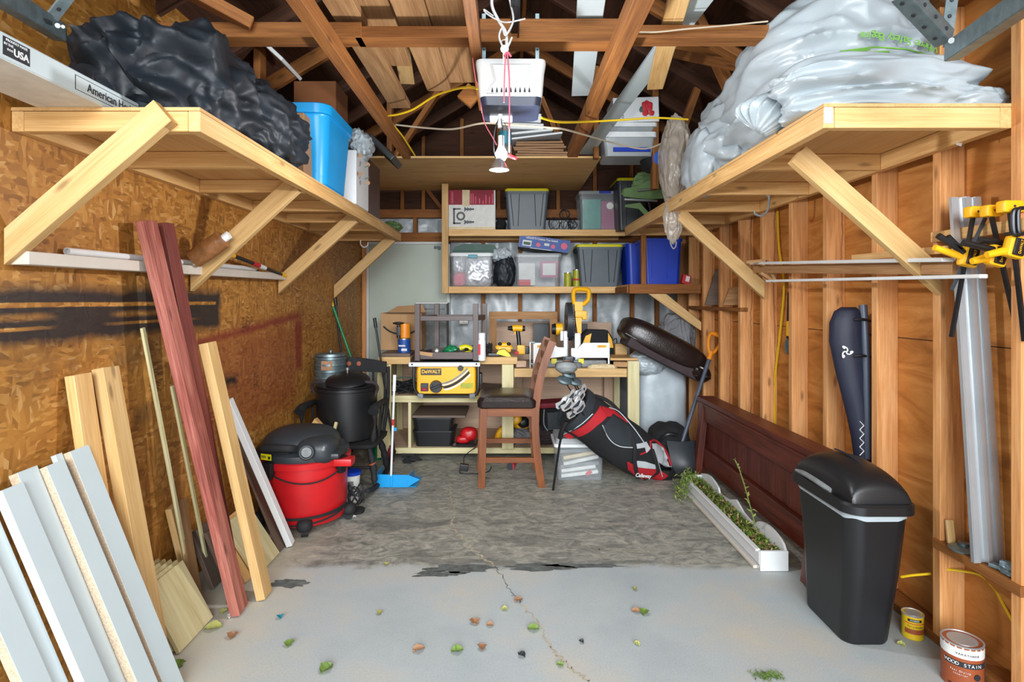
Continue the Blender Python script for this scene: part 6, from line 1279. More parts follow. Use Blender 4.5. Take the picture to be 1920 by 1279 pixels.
# clear bin with papers
th = thing('paper_bin', 'clear lidded bin full of papers on the floor beside the golf bag', 'storage bin', (.56, 4.66, 0)); T = WM[th.name]
bm = BM(); tub(bm, .37, .33, .265, .94, .03, .003); obj('body', bm, 'clear', th, T)
bm = BM(); loft(bm, [[(x, y, z) for x, y in rrect(w_, w_-.04, .03)] for z, w_ in ((.255, .395), (.28, .40), (.283, .385), (.325, .37), (.328, .30), (.322, .28))]); obj('lid', bm, 'glassy', th, T); bm = BM(); loft(bm, [[(x, y, z) for x, y in rrect(w_, w_-.04, .03)] for z, w_ in ((.258, .396), (.262, .408), (.285, .408), (.287, .39))]); obj('lid_rim', bm, 'white', th, T)
for k, (z, x, w_, a, mt) in enumerate(((.045, -.0, .29, -.12, 'paper'), (.085, -.01, .27, -.14, 'paper'), (.115, .0, .30, -.1, 'dust'), (.15, .01, .28, -.22, 'paper'), (.19, .0, .26, -.18, 'creme'), (.225, -.01, .28, -.05, 'dust'))):
    bm = BM(); bx(bm, (x, -.03, z), (w_, .22, .028), RY(a).to_3x3(), .006); p_ = obj('paper_bundle', bm, mt, th, T)
    if k == 0: obj('red_print', bx(BM(), (x+.07, -.142, z+.008), (.05, .002, .03), RY(-.7).to_3x3()), 'redink', p_, T)

# =====================  BACK RIGHT CORNER  =====================
bm = BM(); heap(bm, (1.40, 5.45, .45), (.23, .25, .44), 5, .05, 1.6, .5, 5, 4.5, floor=.002, fold=.012)
T1(obj('wrapped_mattress', bm, 'wrap', ang=60), 'tall bundle wrapped in cloudy white plastic in the back right corner', 'wrapped bundle')
bm = BM(); heap(bm, (1.25, 5.22, .84), (.16, .12, .11), 8, .15, 2.6, .6, 5, 2.3); T1(obj('bubble_wrap', bm, 'wrap', ang=60), 'crumpled wad of clear wrap beside the right end of the bench', 'wrap')
bm = BM(); heap(bm, (1.56, 5.42, 1.0), (.17, .16, .25), 12, .16, 2.2, .6, 6, 2.4, fold=.05); T1(obj('gray_blanket', bm, 'graycloth', ang=60), 'grey crumpled blanket piled behind the leather ottoman', 'blanket')
g = thing('ottoman', 'dark brown leather ottoman cushion tipped on the wrapped bundle', 'ottoman', (1.31, 5.1, .8)); T = TR(1.335, 5.05, 1.005) @ RY(.47)
bm = BM(); heap(bm, (0, 0, 0.0), (.40, .2, .125), 3, .035, 1.5, .3, 5, 3.4); obj('cushion', bm, 'leather', g, T)
bm = BM(); bx(bm, (.02, 0, -.10), (.66, .36, .09), None, .03); obj('underside', bm, 'purple', g, T)
obj('seam', tube(BM(), [(-.36, -.165, -.055), (-.1, -.185, -.065), (.2, -.185, -.06), (.37, -.165, -.05)], .006, 6), 'leather', g, T)
bm = BM(); heap(bm, (.36, -.05, -.07), (.1, .15, .07), 8, .2, 2.5, .5, 4, 2.8); obj('loose_flap', bm, 'leather', g, T)
g = thing('snow_shovel', 'snow shovel with an orange grip and black blade leaning by the dark bench', 'shovel', P(1275, 870, 4.7))
a, b = P(1276, 838, 4.68), P(1333, 662, 4.88); obj('shaft', cyl(BM(), a, b, .0165), 'bluegray', g)
d = (b-a).normalized(); bm = BM(); gx = V((d.z, 0, -d.x)).normalized(); tube(bm, [b-d*.02, b+d*.06-gx*.045, b+d*.16-gx*.05, b+d*.17+gx*.05, b+d*.06+gx*.04, b-d*.02], .014, 10); cyl(bm, b+d*.165-gx*.055, b+d*.165+gx*.055, .016); cyl(bm, b-d*.06, b+d*.01, .02); obj('orange_grip', bm, 'orange', g)
bm = BM(); R_ = []
for i in range(9):
    t = i/8; y_ = 4.60-.10*math.sin(t*PI*.75); z_ = .27*(1-t)**1.1+.006; x_c = 1.385+.02*t
    R_.append([(x_c-.12+.24*k/8, y_-.04*math.cos((k/8-.5)*PI)+.04, z_) for k in range(9)]+[(x_c-.12+.24*k/8, y_-.04*math.cos((k/8-.5)*PI)+.045+.004, z_) for k in range(8, -1, -1)])
loft(bm, R_); obj('blade', bm, 'charcoal', g)
g = thing('duffel_bag', 'black duffel bag slumped on the floor behind the golf bag', 'bag', (1.3, 4.86, 0)); bm = BM(); heap(bm, (1.33, 4.82, .19), (.17, .15, .20), 3, .12, 2, .5, 5, 2.6, floor=.002); obj('body', bm, 'blackf', g); obj('carry_strap', tube(BM(), [(1.2, 4.66, .25), (1.27, 4.62, .33), (1.36, 4.63, .32)], .012, 8, flat=.4), 'black', g)
# =====================  RIGHT SHELF  =====================
sr = thing('wall_shelf', 'pine storage shelf piled with white bags, braced off the right wall studs', 'shelf', (1.42, 3.7, 1.993))
XR = 1.09; y0, y1 = 2.007, 5.41; zc = 2.029
plank('outer_rail', (XR+.019, y0, zc), (XR+.019, y1, zc), .038, .072, 'pineX', sr)
plank('wall_rail', (SF-.019, y0, zc), (SF-.019, y1, zc), .038, .072, 'pineX', sr)
for y in (y0+.0185, 2.67, 3.30, 3.94, 4.57, 5.38): plank('crossbar', (XR+.039, y, zc), (SF-.039, y, zc), .037, .071, 'pineX', sr)
bm = BM(); bx(bm, (0, 0, 0), (y1-y0, SF-XR-.002, .012)); obj('deck', bm, 'plyX', sr, TR((XR+SF)/2, (y0+y1)/2, 2.072) @ RZ(PI/2))
strut(2.325, SF-.002, 1.475, 1.165, 1.985, sr); strut(3.93, SF-.002, 1.465, 1.165, 1.985, sr)
obj('white_tag', bx(BM(), (1.106, 2.005, 2.036), (.03, .002, .056)), 'paper', sr)
bm = BM(); bx(bm, P(1801, 261, 2.2), (.02, .002, .05), RY(.3).to_3x3()); obj('torn_tape', bm, 'paper', sr)
bm = BM(); q = P(1437, 366, 3.3); tube(bm, [q, q+V((.015, 0, -.01)), P(1440, 392, 3.3), P(1430, 404, 3.3), P(1417, 402, 3.3), P(1415, 396, 3.3)], .0065, 8); obj('utility_hook', bm, 'dust', sr)
bm = BM(); tube(bm, [P(1256, 438, 5.3), P(1257, 455, 5.3), P(1262, 466, 5.3), P(1267, 462, 5.3), P(1268, 452, 5.3)], .006, 8); obj('utility_hook', bm, 'white', sr)

# white bags
def bag(c, r, seed, label, amp=.2, freq=1.8, fold=.02, sub=6, power=2.5, Mx=None, name='plastic_bag', group='white bags on the right shelf', flo=2.079, stretch=(1, 1, 1)):
    bm = BM(); heap(bm, c, r, seed, amp, freq*.8, .8, sub, power, floor=flo, fold=fold, Mx=Mx, stretch=stretch, xlim=(-9, 1.738)); return T1(obj(name, bm, 'bagwhite', ang=60), label, 'bag', group)
b1 = bag((1.47, 2.75, 2.40), (.33, .50, .315), 21, 'largest white bag on the right shelf, printed in green and bulging highest', .2, 1.5, .03, Mx=RY(-.12), stretch=(1, .8, 2.0))
b2 = bag((1.40, 2.24, 2.175), (.36, .19, .13), 33, 'flat white bag lying at the near end of the right shelf', .2, 1.6, .03, stretch=(.8, 1, 1.6))
bm = BM(); heap(bm, (1.70, 2.14, 2.115), (.12, .09, .05), 5, .2, 2, .6, 5, 2.3, floor=2.08); obj('bag_end', bm, 'bagwhite', b2, ang=70)
b3_ = bag((1.37, 3.34, 2.31), (.25, .38, .27), 44, 'slumped white bag at the far side of the pile, sagging over the shelf edge', .24, 1.8, .03, stretch=(1, .8, 1.6))
bm = BM(); heap(bm, (1.165, 3.45, 2.22), (.10, .24, .19), 46, .22, 2, .6, 5, 2.3); obj('bag_sag', bm, 'bagwhite', b3_, ang=70)
# gathered, tied neck of the big bag
bm = BM(); nk = P(1478, 165, 2.36); R_ = []
for i in range(15):
    t = i/14; z = -.015-t*.16; rr_ = .02+.125*math.sin(PI*.97*t**.75)
    R_.append([nk+V(((-.12*t)+rr_*math.cos(2*PI*k/72)*(1+.10*math.sin(k*2*PI/72*18+t*2)), rr_*.6*math.sin(2*PI*k/72)*(1+.10*math.sin(k*2*PI/72*18+t*2)), z*(1+.12*math.cos(2*PI*k/72)))) for k in range(72)])
loft(bm, R_); heap(bm, nk+V((.0, 0, .005)), (.05, .04, .045), 3, .3, 2.5, .8, 4); tube(bm, [nk+V((.035*math.cos(a*.7), .03*math.sin(a*.7), -.01+.004*a)) for a in range(12)], .012, 8); obj('tied_neck', bm, 'bagwhite', b1, ang=70)
def on_blob(o, x, y, lift=.004):
    """point on mesh o under image position (x, y)"""
    Mx = WM[o.name]; org = V((0, 0, EYE)); d = (P(x, y, 1.0)-org).normalized(); inv = Mx.inverted()
    hit, loc, nrm, _ = o.ray_cast(inv @ org, (inv.to_3x3() @ d).normalized())
    return (Mx @ loc - d*lift) if hit else None
bpy.context.view_layer.update()
def ribbon(o, pts, wpx, mat, name):
    bm = BM(); L = []
    for a, b in zip(pts, pts[1:]):
        for k in range(8):
            t = k/8; x = a[0]+(b[0]-a[0])*t; y = a[1]+(b[1]-a[1])*t; u = on_blob(o, x, y-wpx/2); v = on_blob(o, x, y+wpx/2)
            if u is not None and v is not None: L.append((bm.verts.new(u), bm.verts.new(v)))
    for p, q in zip(L, L[1:]): bm.faces.new((p[0], q[0], q[1], p[1]))
    return obj(name, bm, mat, o) if L else None
try:
    ribbon(b1, [(1575, 96), (1640, 88), (1700, 92), (1745, 104)], 2.5, 'greenink', 'green_line')
    ribbon(b1, [(1562, 112), (1600, 97), (1636, 90)], 7, 'greenink', 'green_patch'); ribbon(b1, [(1640, 98), (1672, 98)], 5, 'greenink', 'green_patch')
    for i, ch in enumerate('Where Safety Begins'[::-1]):
        x = 1616+i*7.4; y = 66+.0013*(x-1612)**2; p = on_blob(b1, x, y, .022)
        if p is not None and ch != ' ': text(ch, .042, 'greenink', b1, facing(p, -.1, 0, PI-.002*(x-1612)), name='printed_letter')
except Exception as e: print('print on bag failed', e)

# =====================  RIGHT WALL THINGS  =====================
struct(plank('trim_2', (1.765, 4.34, 1.325), (1.765, 5.6, 1.325), .055, .03, 'oldX'))
T1(obj('board_offcut', pan(BM(), [P(1322, 572, 5.0), P(1350, 572, 5.0), P(1352, 505, 5.05), P(1342, 505, 5.05)], .015), 'grayboard'), 'tall tapering grey board scrap standing on the far right ledge', 'offcut')
T1(obj('board_offcut', pan(BM(), [P(1356, 572, 4.55), P(1386, 572, 4.55), P(1388, 537, 4.6), P(1368, 540, 4.6)], .015), 'plankX'), 'short board scrap on the far right ledge near the shelf brace', 'offcut')
bm = BM(); heap(bm, P(1391, 525, 4.4), (.02, .02, .10), 3, .25, 3, sub=4, power=2); T1(obj('clear_bag', bm, 'clearwrap'), 'small clear plastic strip tucked behind the far right brace', 'plastic')
def xp(x, y, X): Y = X*F/(x-952); return V((X, Y, EYE-(y-562)*Y/F))
def xbar(name, a, b, w_, h, mat, label, cat='trim'): return T1(plank(name, a, b, w_, h, mat), label, cat)
xbar('metal_trim', xp(1412, 494, 1.62), xp(1778, 487, 1.62), .045, .016, 'whitepaint', 'upper white metal strip lying across the right shelf braces')
xbar('metal_trim', xp(1440, 527, 1.60), xp(1845, 518, 1.64), .03, .014, 'whitepaint', 'lower white metal strip lying across the right shelf braces')
xbar('wood_trim', xp(1415, 505, 1.66), xp(1790, 503, 1.66), .02, .05, 'plankX', 'brown wood strip lying between the two white strips on the right')
xbar('wood_trim', xp(1600, 484, 1.70), xp(1775, 468, 1.70), .02, .03, 'pineX', 'yellow wood strip just above the white metal strips on the right')
g = thing('screen_frame', 'end of a thin wooden frame sticking out past the second right brace', 'frame', xp(1425, 508, 1.6)); 
for a, b in (((1398, 492), (1436, 488)), ((1436, 488), (1452, 527)), ((1425, 512), (1452, 529))): obj('frame_bar', BM() and (lambda bm_, p, q: (bx(bm_, (0, 0, 0), ((q-p).length, .03, .018)), bm_)[1])(BM(), P(*a, 3.7), P(*b, 3.7)), 'plankX', g, frame(P(*a, 3.7), P(*b, 3.7)))
cord('yellow_cable', [(1.825, 3.93, 2.0), (1.82, 3.9, 1.75), (1.825, 3.84, 1.5), (1.82, 3.88, 1.2), (1.825, 3.97, .85), (1.82, 3.96, .5), (1.82, 3.96, .05)], .0075, 'yelcord', 'yellow cable running down the plywood between two right wall studs')
g = thing('pry_tool', 'black-handled tool with a yellow band hanging between the right wall studs', 'hand tool', xp(1480, 600, 1.80))
a, b = xp(1481, 548, 1.81), xp(1479, 668, 1.81); obj('handle', cyl(BM(), a, a.lerp(b, .72), .014, .017), 'black', g); obj('yellow_band', cyl(BM(), a.lerp(b, .45), a.lerp(b, .68), .019), 'yellow', g); bm = BM(); heap(bm, a.lerp(b, .85), (.02, .035, .05), 2, .1, 2, sub=3, power=3); obj('steel_head', bm, 'galv', g)
for k, (x, y) in enumerate(((1490, 618),)): pass
# ski bag
g = thing('ski_bag', 'navy ski bag with a white swirl mark standing against the right wall studs', 'ski bag', (1.70, 2.9, .1))
Ys = 2.90; rows = ((576, 1578, 1604, .03), (584, 1566, 1611, .05), (605, 1558, 1615, .06), (640, 1557, 1618, .06), (700, 1569, 1622, .055), (760, 1585, 1626, .05), (820, 1598, 1629, .045), (870, 1605, 1632, .04), (960, 1614, 1636, .035), (1010, 1618, 1637, .03))
bm = BM(); loft(bm, [[P((x0+x1)/2, y, Ys)+V(((x1-x0)/2/F*Ys*math.cos(2*PI*k/28)*(1+.03*math.sin(k*1.7+y*.05)), d_*math.sin(2*PI*k/28)*(1+.06*math.sin(k*2.3+y*.07)), 0)) for k in range(28)] for y, x0, x1, d_ in rows]); obj('bag_body', bm, 'navy', g, ang=60)
obj('gray_side_roll', tube(BM(), [P(1618, 572, Ys-.03), P(1622, 640, Ys-.045), P(1625, 730, Ys-.045), P(1628, 860, Ys-.04)], .019, 12), 'bluegray', g)
for y in (600, 668): obj('strap', tube(BM(), [P(1600, y, Ys-.058), P(1618, y-1, Ys-.066), P(1631, y+2, Ys-.04)], .007, 8), 'black', g)
bm = BM()
for k in range(3):
    a0 = k*2*PI/3+.4; c_ = P(1587, 660, Ys-.062); pts = [c_+V((math.cos(a0+t*.5)*.009*t, 0, math.sin(a0+t*.5)*.009*t)) for t in range(4)]; e_ = pts[-1]; pts += [e_+V((math.cos(a0+2.6+t)*.008, 0, math.sin(a0+2.6+t)*.008)) for t in range(3)]
    tube(bm, pts, .0035, 6)
obj('swirl_mark', bm, 'white', g)
for y in range(8): obj('zigzag_print', tube(BM(), [P(1612+(y % 2)*8, 790+y*8, Ys-.045), P(1620-(y % 2)*8, 798+y*8, Ys-.045)], .002, 4, smooth=False), 'white', g)
# bar clamps
cl = struct(plank('trim_3', (1.728, 1.86, 1.652), (1.728, 2.36, 1.652), .024, .042, 'pineX'))
def barclamp(label, head, foot, body, Y, hand, grips, plate=True, hw=14):
    g = thing('bar_clamp', label, 'clamp', P(*head, Y), 'bar clamps on the right wall cleat')
    a, b = P(*head, Y), P(*foot, Y); bm = BM(); m = frame(a, b, (0, 1, 0)); bx(bm, m.translation, ((a-b).length, .016, .008), m.to_3x3() @ Matrix.Rotation(PI/2, 3, 'X')); obj('bar', bm, 'darksteel', g)
    bm = BM(); h = hw*Y/F; bx(bm, a+V((0, 0, .0)), (h*2, .04, .042), None, .01); bx(bm, a+V((h*1.2, .01, -.002)), (h*1.2, .035, .03), None, .01); hd = obj('fixed_jaw', bm, 'yellow', g); obj('jaw_rivet', cyl(BM(), a+V((0, -.022, 0)), a+V((0, -.019, 0)), .004, seg=10), 'stripe', hd)
    c_ = P(*body, Y-.012); bm = BM(); bx(bm, c_, (.062, .035, .075), RY(.25).to_3x3(), .014); tube(bm, [c_+V((0, 0, -.01))]+[P(*p, Y-.012) for p in hand], lambda t: .016-.005*t, 10); obj('trigger_handle', bm, 'yellow', g)
    for gr in grips: obj('rubber_grip', tube(BM(), [P(*p, Y-.02) for p in gr], .0115, 10), 'black', g)
    bm = BM(); bx(bm, c_+V((.0, -.02, 0)), (.036, .01, .058), RY(.25).to_3x3(), .01); obj('black_plate', bm, 'black', g)
    text('DeWALT', .012, 'yellow', g, facing(c_+V((0, -.0262, 0)), 0, 0, PI/2-.25))
    obj('pad', bx(BM(), c_+V((-.0, 0, .045)), (.05, .03, .012), None, .004), 'black', g)
barclamp('bar clamp furthest left on the right wall cleat', (1826, 398), (1784, 632), (1816, 482), 2.10, [(1800, 480), (1775, 472), (1752, 464)], [[(1759, 442), (1775, 452), (1800, 468)], [(1776, 444), (1790, 458), (1806, 474)]])
barclamp('middle bar clamp on the right wall cleat', (1857, 396), (1912, 642), (1868, 480), 2.02, [(1850, 484), (1832, 488), (1822, 490)], [[(1838, 450), (1860, 452), (1884, 458)], [(1806, 455), (1835, 462), (1862, 468)]])
barclamp('rightmost bar clamp on the right wall cleat, with the widest yellow head', (1893, 388), (1921, 640), (1902, 464), 1.955, [(1888, 470), (1868, 474), (1850, 478)], [], hw=19)
g = thing('bar_clamp', 'black steel bar hanging crosswise behind the leftmost clamp', 'clamp', P(1800, 470, 2.13)); obj('bar', tube(BM(), [P(1848, 408, 2.09), P(1826, 455, 2.1), P(1784, 544, 2.12)], .008, 4, smooth=False), 'darksteel', g)
for k, (x0, y0_) in enumerate(((1900, 392), (1909, 390))):
    bm = BM(); tube(bm, [P(x0+10, y0_, 1.92), P(x0+2, y0_+2, 1.92), P(x0-1, y0_+14, 1.92), P(x0+1, y0_+45, 1.92), P(x0+12, y0_+48, 1.92)], .007, 8); T1(obj('c_clamp', bm, 'darksteel'), ('black steel C-clamp hooked left of its twin beside the bar clamps', 'black steel C-clamp nearest the right picture edge')[k], 'clamp', 'black C-clamps')
# aluminium track
g = thing('track_length', 'tall aluminium track section standing on the low right ledge', 'metal track', (1.77, 2.17, .43))
a, b = V((1.775, 2.15, .432)), V((1.745, 2.22, 1.79)); m = frame(a, b, (0, -1, 0)); L = (a-b).length
bm = BM(); prf = [(-.055, 0), (-.053, .012), (-.03, .012), (-.028, .004), (-.008, .004), (-.004, .02), (.012, .022), (.016, .006), (.034, .006), (.036, .014), (.055, .014), (.055, 0)]
loft(bm, [[(q, u, v) for u, v in prf] for q in (-L/2, L/2)]); obj('profile', bm, 'alum', g, m, ang=20)
obj('side_flange', bx(BM(), m @ V((0, .058, .006)), (L, .005, .016), m.to_3x3()), 'alum', g)
struct(plank('trim_4', (1.785, 1.96, .412), (1.785, 2.37, .412), .11, .036, 'oldX'))
g = T1(obj('round_fitting', lathe(lathe(BM(), [(.05, 0), (.052, .006), (.03, .016), (.001, .018)], (1.765, 2.25, .431)), [(.018, .016), (.02, .028), (.001, .034)], (1.765, 2.25, .431)), 'galv'), 'round dull metal fitting on the low right ledge behind the track', 'fitting')
bm = BM(); heap(bm, (1.775, 2.03, .455), (.03, .045, .022), 5, .3, 3, sub=4, power=3); bx(bm, (1.765, 2.09, .44), (.035, .05, .014), RZ(.4).to_3x3(), .003); T1(obj('metal_latch', bm, 'galv'), 'metal latch hardware at the right end of the low ledge', 'hardware')
T1(plank('wood_offcut', (1.76, 2.305, .432), (1.765, 2.325, .52), .03, .012, 'paleX', up=(0, 1, 0)), 'small pale wood offcut standing on the low right ledge', 'offcut')
cord('yellow_wire', [P(1690, 1082, 2.40), P(1710, 1079, 2.42), P(1745, 1076, 2.42)], .005, 'yelcord', 'yellow wire behind the bin, entering the big right stud')
cord('yellow_wire', [P(1776, 1068, 2.34), P(1810, 1072, 2.3), P(1840, 1080, 2.26), P(1865, 1105, 2.2), P(1885, 1140, 2.14), P(1905, 1178, 2.08)], .005, 'yelcord', 'yellow wire sagging below the low right ledge')

# =====================  DARK BENCH / PLANTER / BIN / CANS  =====================
g = thing('settle_panel', 'long dark mahogany bench back standing along the right wall', 'bench', (1.55, 3.7, 0))
ya, yb = 2.78, 4.62
plank('top_cap', (1.575, ya-.04, .628), (1.575, yb+.02, .615), .13, .035, 'mahX', g)
plank('upper_rail', (1.535, ya, .545), (1.535, yb, .53), .045, .13, 'mahX', g); plank('moulding', (1.513, ya, .60), (1.513, yb, .587), .015, .018, 'mahX', g)
plank('lower_rail', (1.535, ya, .19), (1.535, yb, .18), .045, .14, 'mahX', g)
for k in range(9): yy = ya+.09+k*(yb-ya-.06)/9; plank('panel_board', (1.55, yy, .26), (1.55, yy, .49), .016, .196, 'mahX', g, up=(0, 1, 0))
plank('end_stile', (1.535, yb-.03, .02), (1.535, yb-.03, .6), .05, .07, 'mahX', g, up=(0, 1, 0))
plank('leg', (1.455, ya+.03, .02), (1.53, ya+.04, .6), .05, .075, 'mahX', g, up=(0, 1, 0)); plank('leg', (1.47, yb-.1, .02), (1.53, yb-.1, .6), .05, .07, 'mahX', g, up=(0, 1, 0))
# planter
g = thing('window_box', 'white scalloped window box of weeds on the floor before the dark bench', 'planter', (1.37, 3.6, 0))
pa, pb = 3.0, 4.3
obj('end_panel', b3(BM(), 1.30, 1.445, pa-.01, pa+.008, .002, .105, .002), 'white', g); obj('end_panel', b3(BM(), 1.30, 1.445, pb-.008, pb+.01, .002, .105, .002), 'white', g)
obj('front_panel', b3(BM(), 1.298, 1.312, pa, pb, .03, .098, .003), 'white', g); obj('front_rim', b3(BM(), 1.288, 1.314, pa+.02, pb, .092, .105, .003), 'white', g)
obj('base_trim', b3(BM(), 1.276, 1.298, pa+.02, pb, .002, .02, .003), 'offwhite', g); obj('base', b3(BM(), 1.30, 1.44, pa, pb, .002, .02, 0), 'white', g)
bm = BM(); n = 60; top = []
for k in range(n+1):
    t = k/n; y = pa+(pb-pa)*t
    s_ = .105+.055*max(0, math.sin(PI*t/.27))**.5 if t < .27 else (.10+.035*(max(0, 1-abs(t-.5)/.09))+.01*math.cos((t-.5)*12) if t < .72 else .115+.035*math.sin((t-.72)/.28*PI))
    top.append((y, s_))
poly = [(pa, .002)]+top+[(pb, .002)]
A = [bm.verts.new((1.430, y, z)) for y, z in poly]; Bq = [bm.verts.new((1.442, y, z)) for y, z in poly]; nn = len(A)
for i in range(nn): j = (i+1) % nn; bm.faces.new((A[i], A[j], Bq[j], Bq[i]))
bm.faces.new(A); bm.faces.new(Bq); obj('scalloped_back', bm, 'white', g)
bm = BM(); N_, M_ = 90, 12; vv = [[bm.verts.new((1.313+.117*j/M_, pa+.01+(pb-pa-.02)*i/N_, .072+.018*noise.noise(V((i*.4, j*.5, 2)))+.012*noise.noise(V((i*1.3, j*1.1, 5))))) for j in range(M_+1)] for i in range(N_+1)]
for i in range(N_):
    for j in range(M_): bm.faces.new((vv[i][j], vv[i+1][j], vv[i+1][j+1], vv[i][j+1])).material_index = 1 if noise.noise(V((i*.16, j*.2, 9))) > .02 else 0
so = obj('soil', bm, ['soil', 'moss'], g)
def leafquad(bm, p, d, up, L, w_, mi=0):
    d = V(d).normalized(); s = d.cross(V(up)).normalized(); u = s.cross(d)
    pts = [p, p+d*L*.4+s*w_/2+u*L*.08, p+d*L, p+d*L*.4-s*w_/2+u*L*.08, p+d*L*.45]
    v = [bm.verts.new(q) for q in pts]
    for t in ((0, 1, 4), (1, 2, 4), (2, 3, 4), (3, 0, 4)): bm.faces.new([v[i] for i in t]).material_index = mi
rnd = random.Random(12); bm = BM()
for k in range(1100):
    p = V((rnd.uniform(1.315, 1.43), rnd.uniform(pa+.02, pb-.02), .078+rnd.uniform(0, .012))); leafquad(bm, p, (rnd.uniform(-1, 1), rnd.uniform(-1, 1), rnd.uniform(.0, 1)), (0, 0, 1), rnd.uniform(.012, .03), rnd.uniform(.006, .014), rnd.choice((0, 0, 0, 1, 2, 3)))
tag(obj('ground_weeds', bm, ['moss', 'leaf', 'leafbrown', 'leafy'], g), kind='stuff')
bm = BM()
for k in range(420):
    t = rnd.random(); p = V((1.33-.13*t+rnd.gauss(0, .025), 4.2-.25*t*rnd.random()+rnd.gauss(0, .03), max(.01, .14-.13*t*t+rnd.gauss(0, .015)))); leafquad(bm, p, (rnd.uniform(-1, .6), rnd.uniform(-1, 1), rnd.uniform(-.6, .8)), (0, 0, 1), rnd.uniform(.018, .04), rnd.uniform(.006, .014), rnd.choice((0, 1, 1, 3)))
tag(obj('trailing_weeds', bm, ['moss', 'leaf', 'leafbrown', 'leafy'], g), kind='stuff')
st = [P(1420, 1000, 3.18), P(1410, 962, 3.2), P(1400, 925, 3.22), P(1388, 885, 3.24), P(1378, 862, 3.25)]
wd = obj('tall_weed', tube(BM(), st, .0028, 6), 'leaf', g)
bm = BM()
for i, p in enumerate(smoothpath(st, 5)):
    for _ in range(2 if i > 12 else 1): leafquad(bm, p, (rnd.uniform(-1, 1), rnd.uniform(-1, 1), rnd.uniform(-.1, .9)), (0, 0, 1), rnd.uniform(.03, .06) if i < 12 else .015, .016 if i < 12 else .009)
obj('weed_leaves', bm, 'leafy', wd)
# trash can
g = thing('trash_can', 'tall slim black plastic trash can with a domed lid, front right', 'trash can', (1.46, 2.5, 0))
def tr(w_, d_, z, r, cx=1.465, cy=2.50): return [(cx+x, cy+y, z) for x, y in rrect(w_, d_, r, 8)]
bm = BM(); loft(bm, [tr(.185, .33, .002, .05, 1.462, 2.52), tr(.195, .345, .015, .055, 1.462, 2.52), tr(.222, .40, .30, .06), tr(.25, .455, .555, .065), tr(.258, .465, .56, .065), tr(.258, .465, .575, .065), tr(.25, .45, .575, .06)]); obj('body', bm, 'black', g)
bm = BM(); R_ = []
for z, k_, sag in ((.535, 1.0, .004), (.552, 1.012, .0), (.562, 1.01, 0)): R_.append([(x+.0, y, z+sag*math.sin(i*.9)) for i, (x, y, _) in enumerate(tr(.252*k_, .457*k_, z, .065))])
loft(bm, R_, cap0=False, cap1=False); obj('bag_liner', bm, 'bagwhite', g)
bm = BM(); loft(bm, [tr(.27, .48, .556, .07), tr(.292, .505, .56, .075), tr(.292, .505, .592, .075), tr(.275, .488, .602, .07), tr(.25, .46, .598, .06)]); lr = obj('lid_rim', bm, 'black', g)
bm = BM(); R_ = []
for i in range(17):
    t = i/16; a = PI*t; y_ = 2.50-.225*math.cos(a)*1.0; h_ = .135*max(.0, math.sin(a))**.55
    R_.append([(1.465+.118*math.cos(PI*k/16), y_, .595+h_*(max(0, math.sin(PI*k/16))**.6)) for k in range(17)])
loft(bm, R_); obj('dome', bm, 'black', g, ang=50)
obj('swing_flap_hinge', tube(BM(), [(1.355, 2.72, .60), (1.345, 2.62, .612), (1.34, 2.5, .612), (1.35, 2.42, .602)], .012, 8), 'dust', g); obj('lid_seam', tube(BM(), [(1.463, 2.60, .732), (1.463, 2.52, .735), (1.463, 2.44, .728), (1.463, 2.38, .712)], .004, 6), 'stripe', g)
# stain cans
def can(x, y, r, h, label, body, group=None):
    g = thing('paint_can', label, 'paint can', (x, y, 0)); bm = BM(); lathe(bm, [(r*.985, .001), (r, .004), (r, .008), (r*.98, .012), (r*.98, h-.012), (r, h-.008), (r, h-.002)], (x, y, 0), 36); obj('can_body', bm, body, g)
    bm = BM(); lathe(bm, [(r, h-.004), (r+.001, h), (r*.93, h+.001), (r*.91, h-.004), (r*.75, h-.005), (r*.72, h-.001), (.001, h-.001)], (x, y, 0), 36); obj('metal_rim', bm, 'alum', g); return g
def wrapband(g, x, y, r, z0, z1, a0, a1, mat, name):
    bm = BM(); n = 20; A = [bm.verts.new((x+r*math.cos(a0+(a1-a0)*k/n), y+r*math.sin(a0+(a1-a0)*k/n), z0)) for k in range(n+1)]; B = [bm.verts.new((x+r*math.cos(a0+(a1-a0)*k/n), y+r*math.sin(a0+(a1-a0)*k/n), z1)) for k in range(n+1)]
    for k in range(n): bm.faces.new((A[k], A[k+1], B[k+1], B[k]))
    return obj(name, bm, mat, g)
def wraptext(g, s, x, y, r, z, size, mat, ac=-PI/2-.45, adv=.62):
    n = len(s); st_ = size*adv/r
    for i, ch in enumerate(s):
        if ch == ' ': continue
        a = ac+(i-(n-1)/2)*st_; text(ch, size, mat, g, facing((x+(r+.0006)*math.cos(a), y+(r+.0006)*math.sin(a), z), a+PI/2), name='printed_letter', ext=.0002)
cx, cy = 1.665, 2.13; g = can(cx, cy, .065, .158, 'wood stain can with a brown and white label, bottom right corner', 'stainbrown')
wrapband(g, cx, cy, .0651, .115, .155, 0, 2*PI, 'paper', 'white_band'); wrapband(g, cx, cy, .0650, .084, .103, -3.1, -.8, 'stripe', 'black_band'); wrapband(g, cx, cy, .0650, .012, .018, -2.9, -1.3, 'stripe', 'black_line'); wrapband(g, cx, cy, .0649, .012, .115, -.75, -.45, 'paper', 'side_strip')
wraptext(g, 'WOOD STAIN', cx, cy, .0652, .0935, .0165, 'white', -PI/2-.62, .70); wraptext(g, 'Fast Drying', cx, cy, .0652, .068, .009, 'paper', -PI/2-.75); wraptext(g, 'Interior', cx, cy, .0652, .057, .009, 'paper', -PI/2-.75); wraptext(g, 'VARATHANE', cx, cy, .0653, .130, .0115, 'stripe', -PI/2-.4, .72)
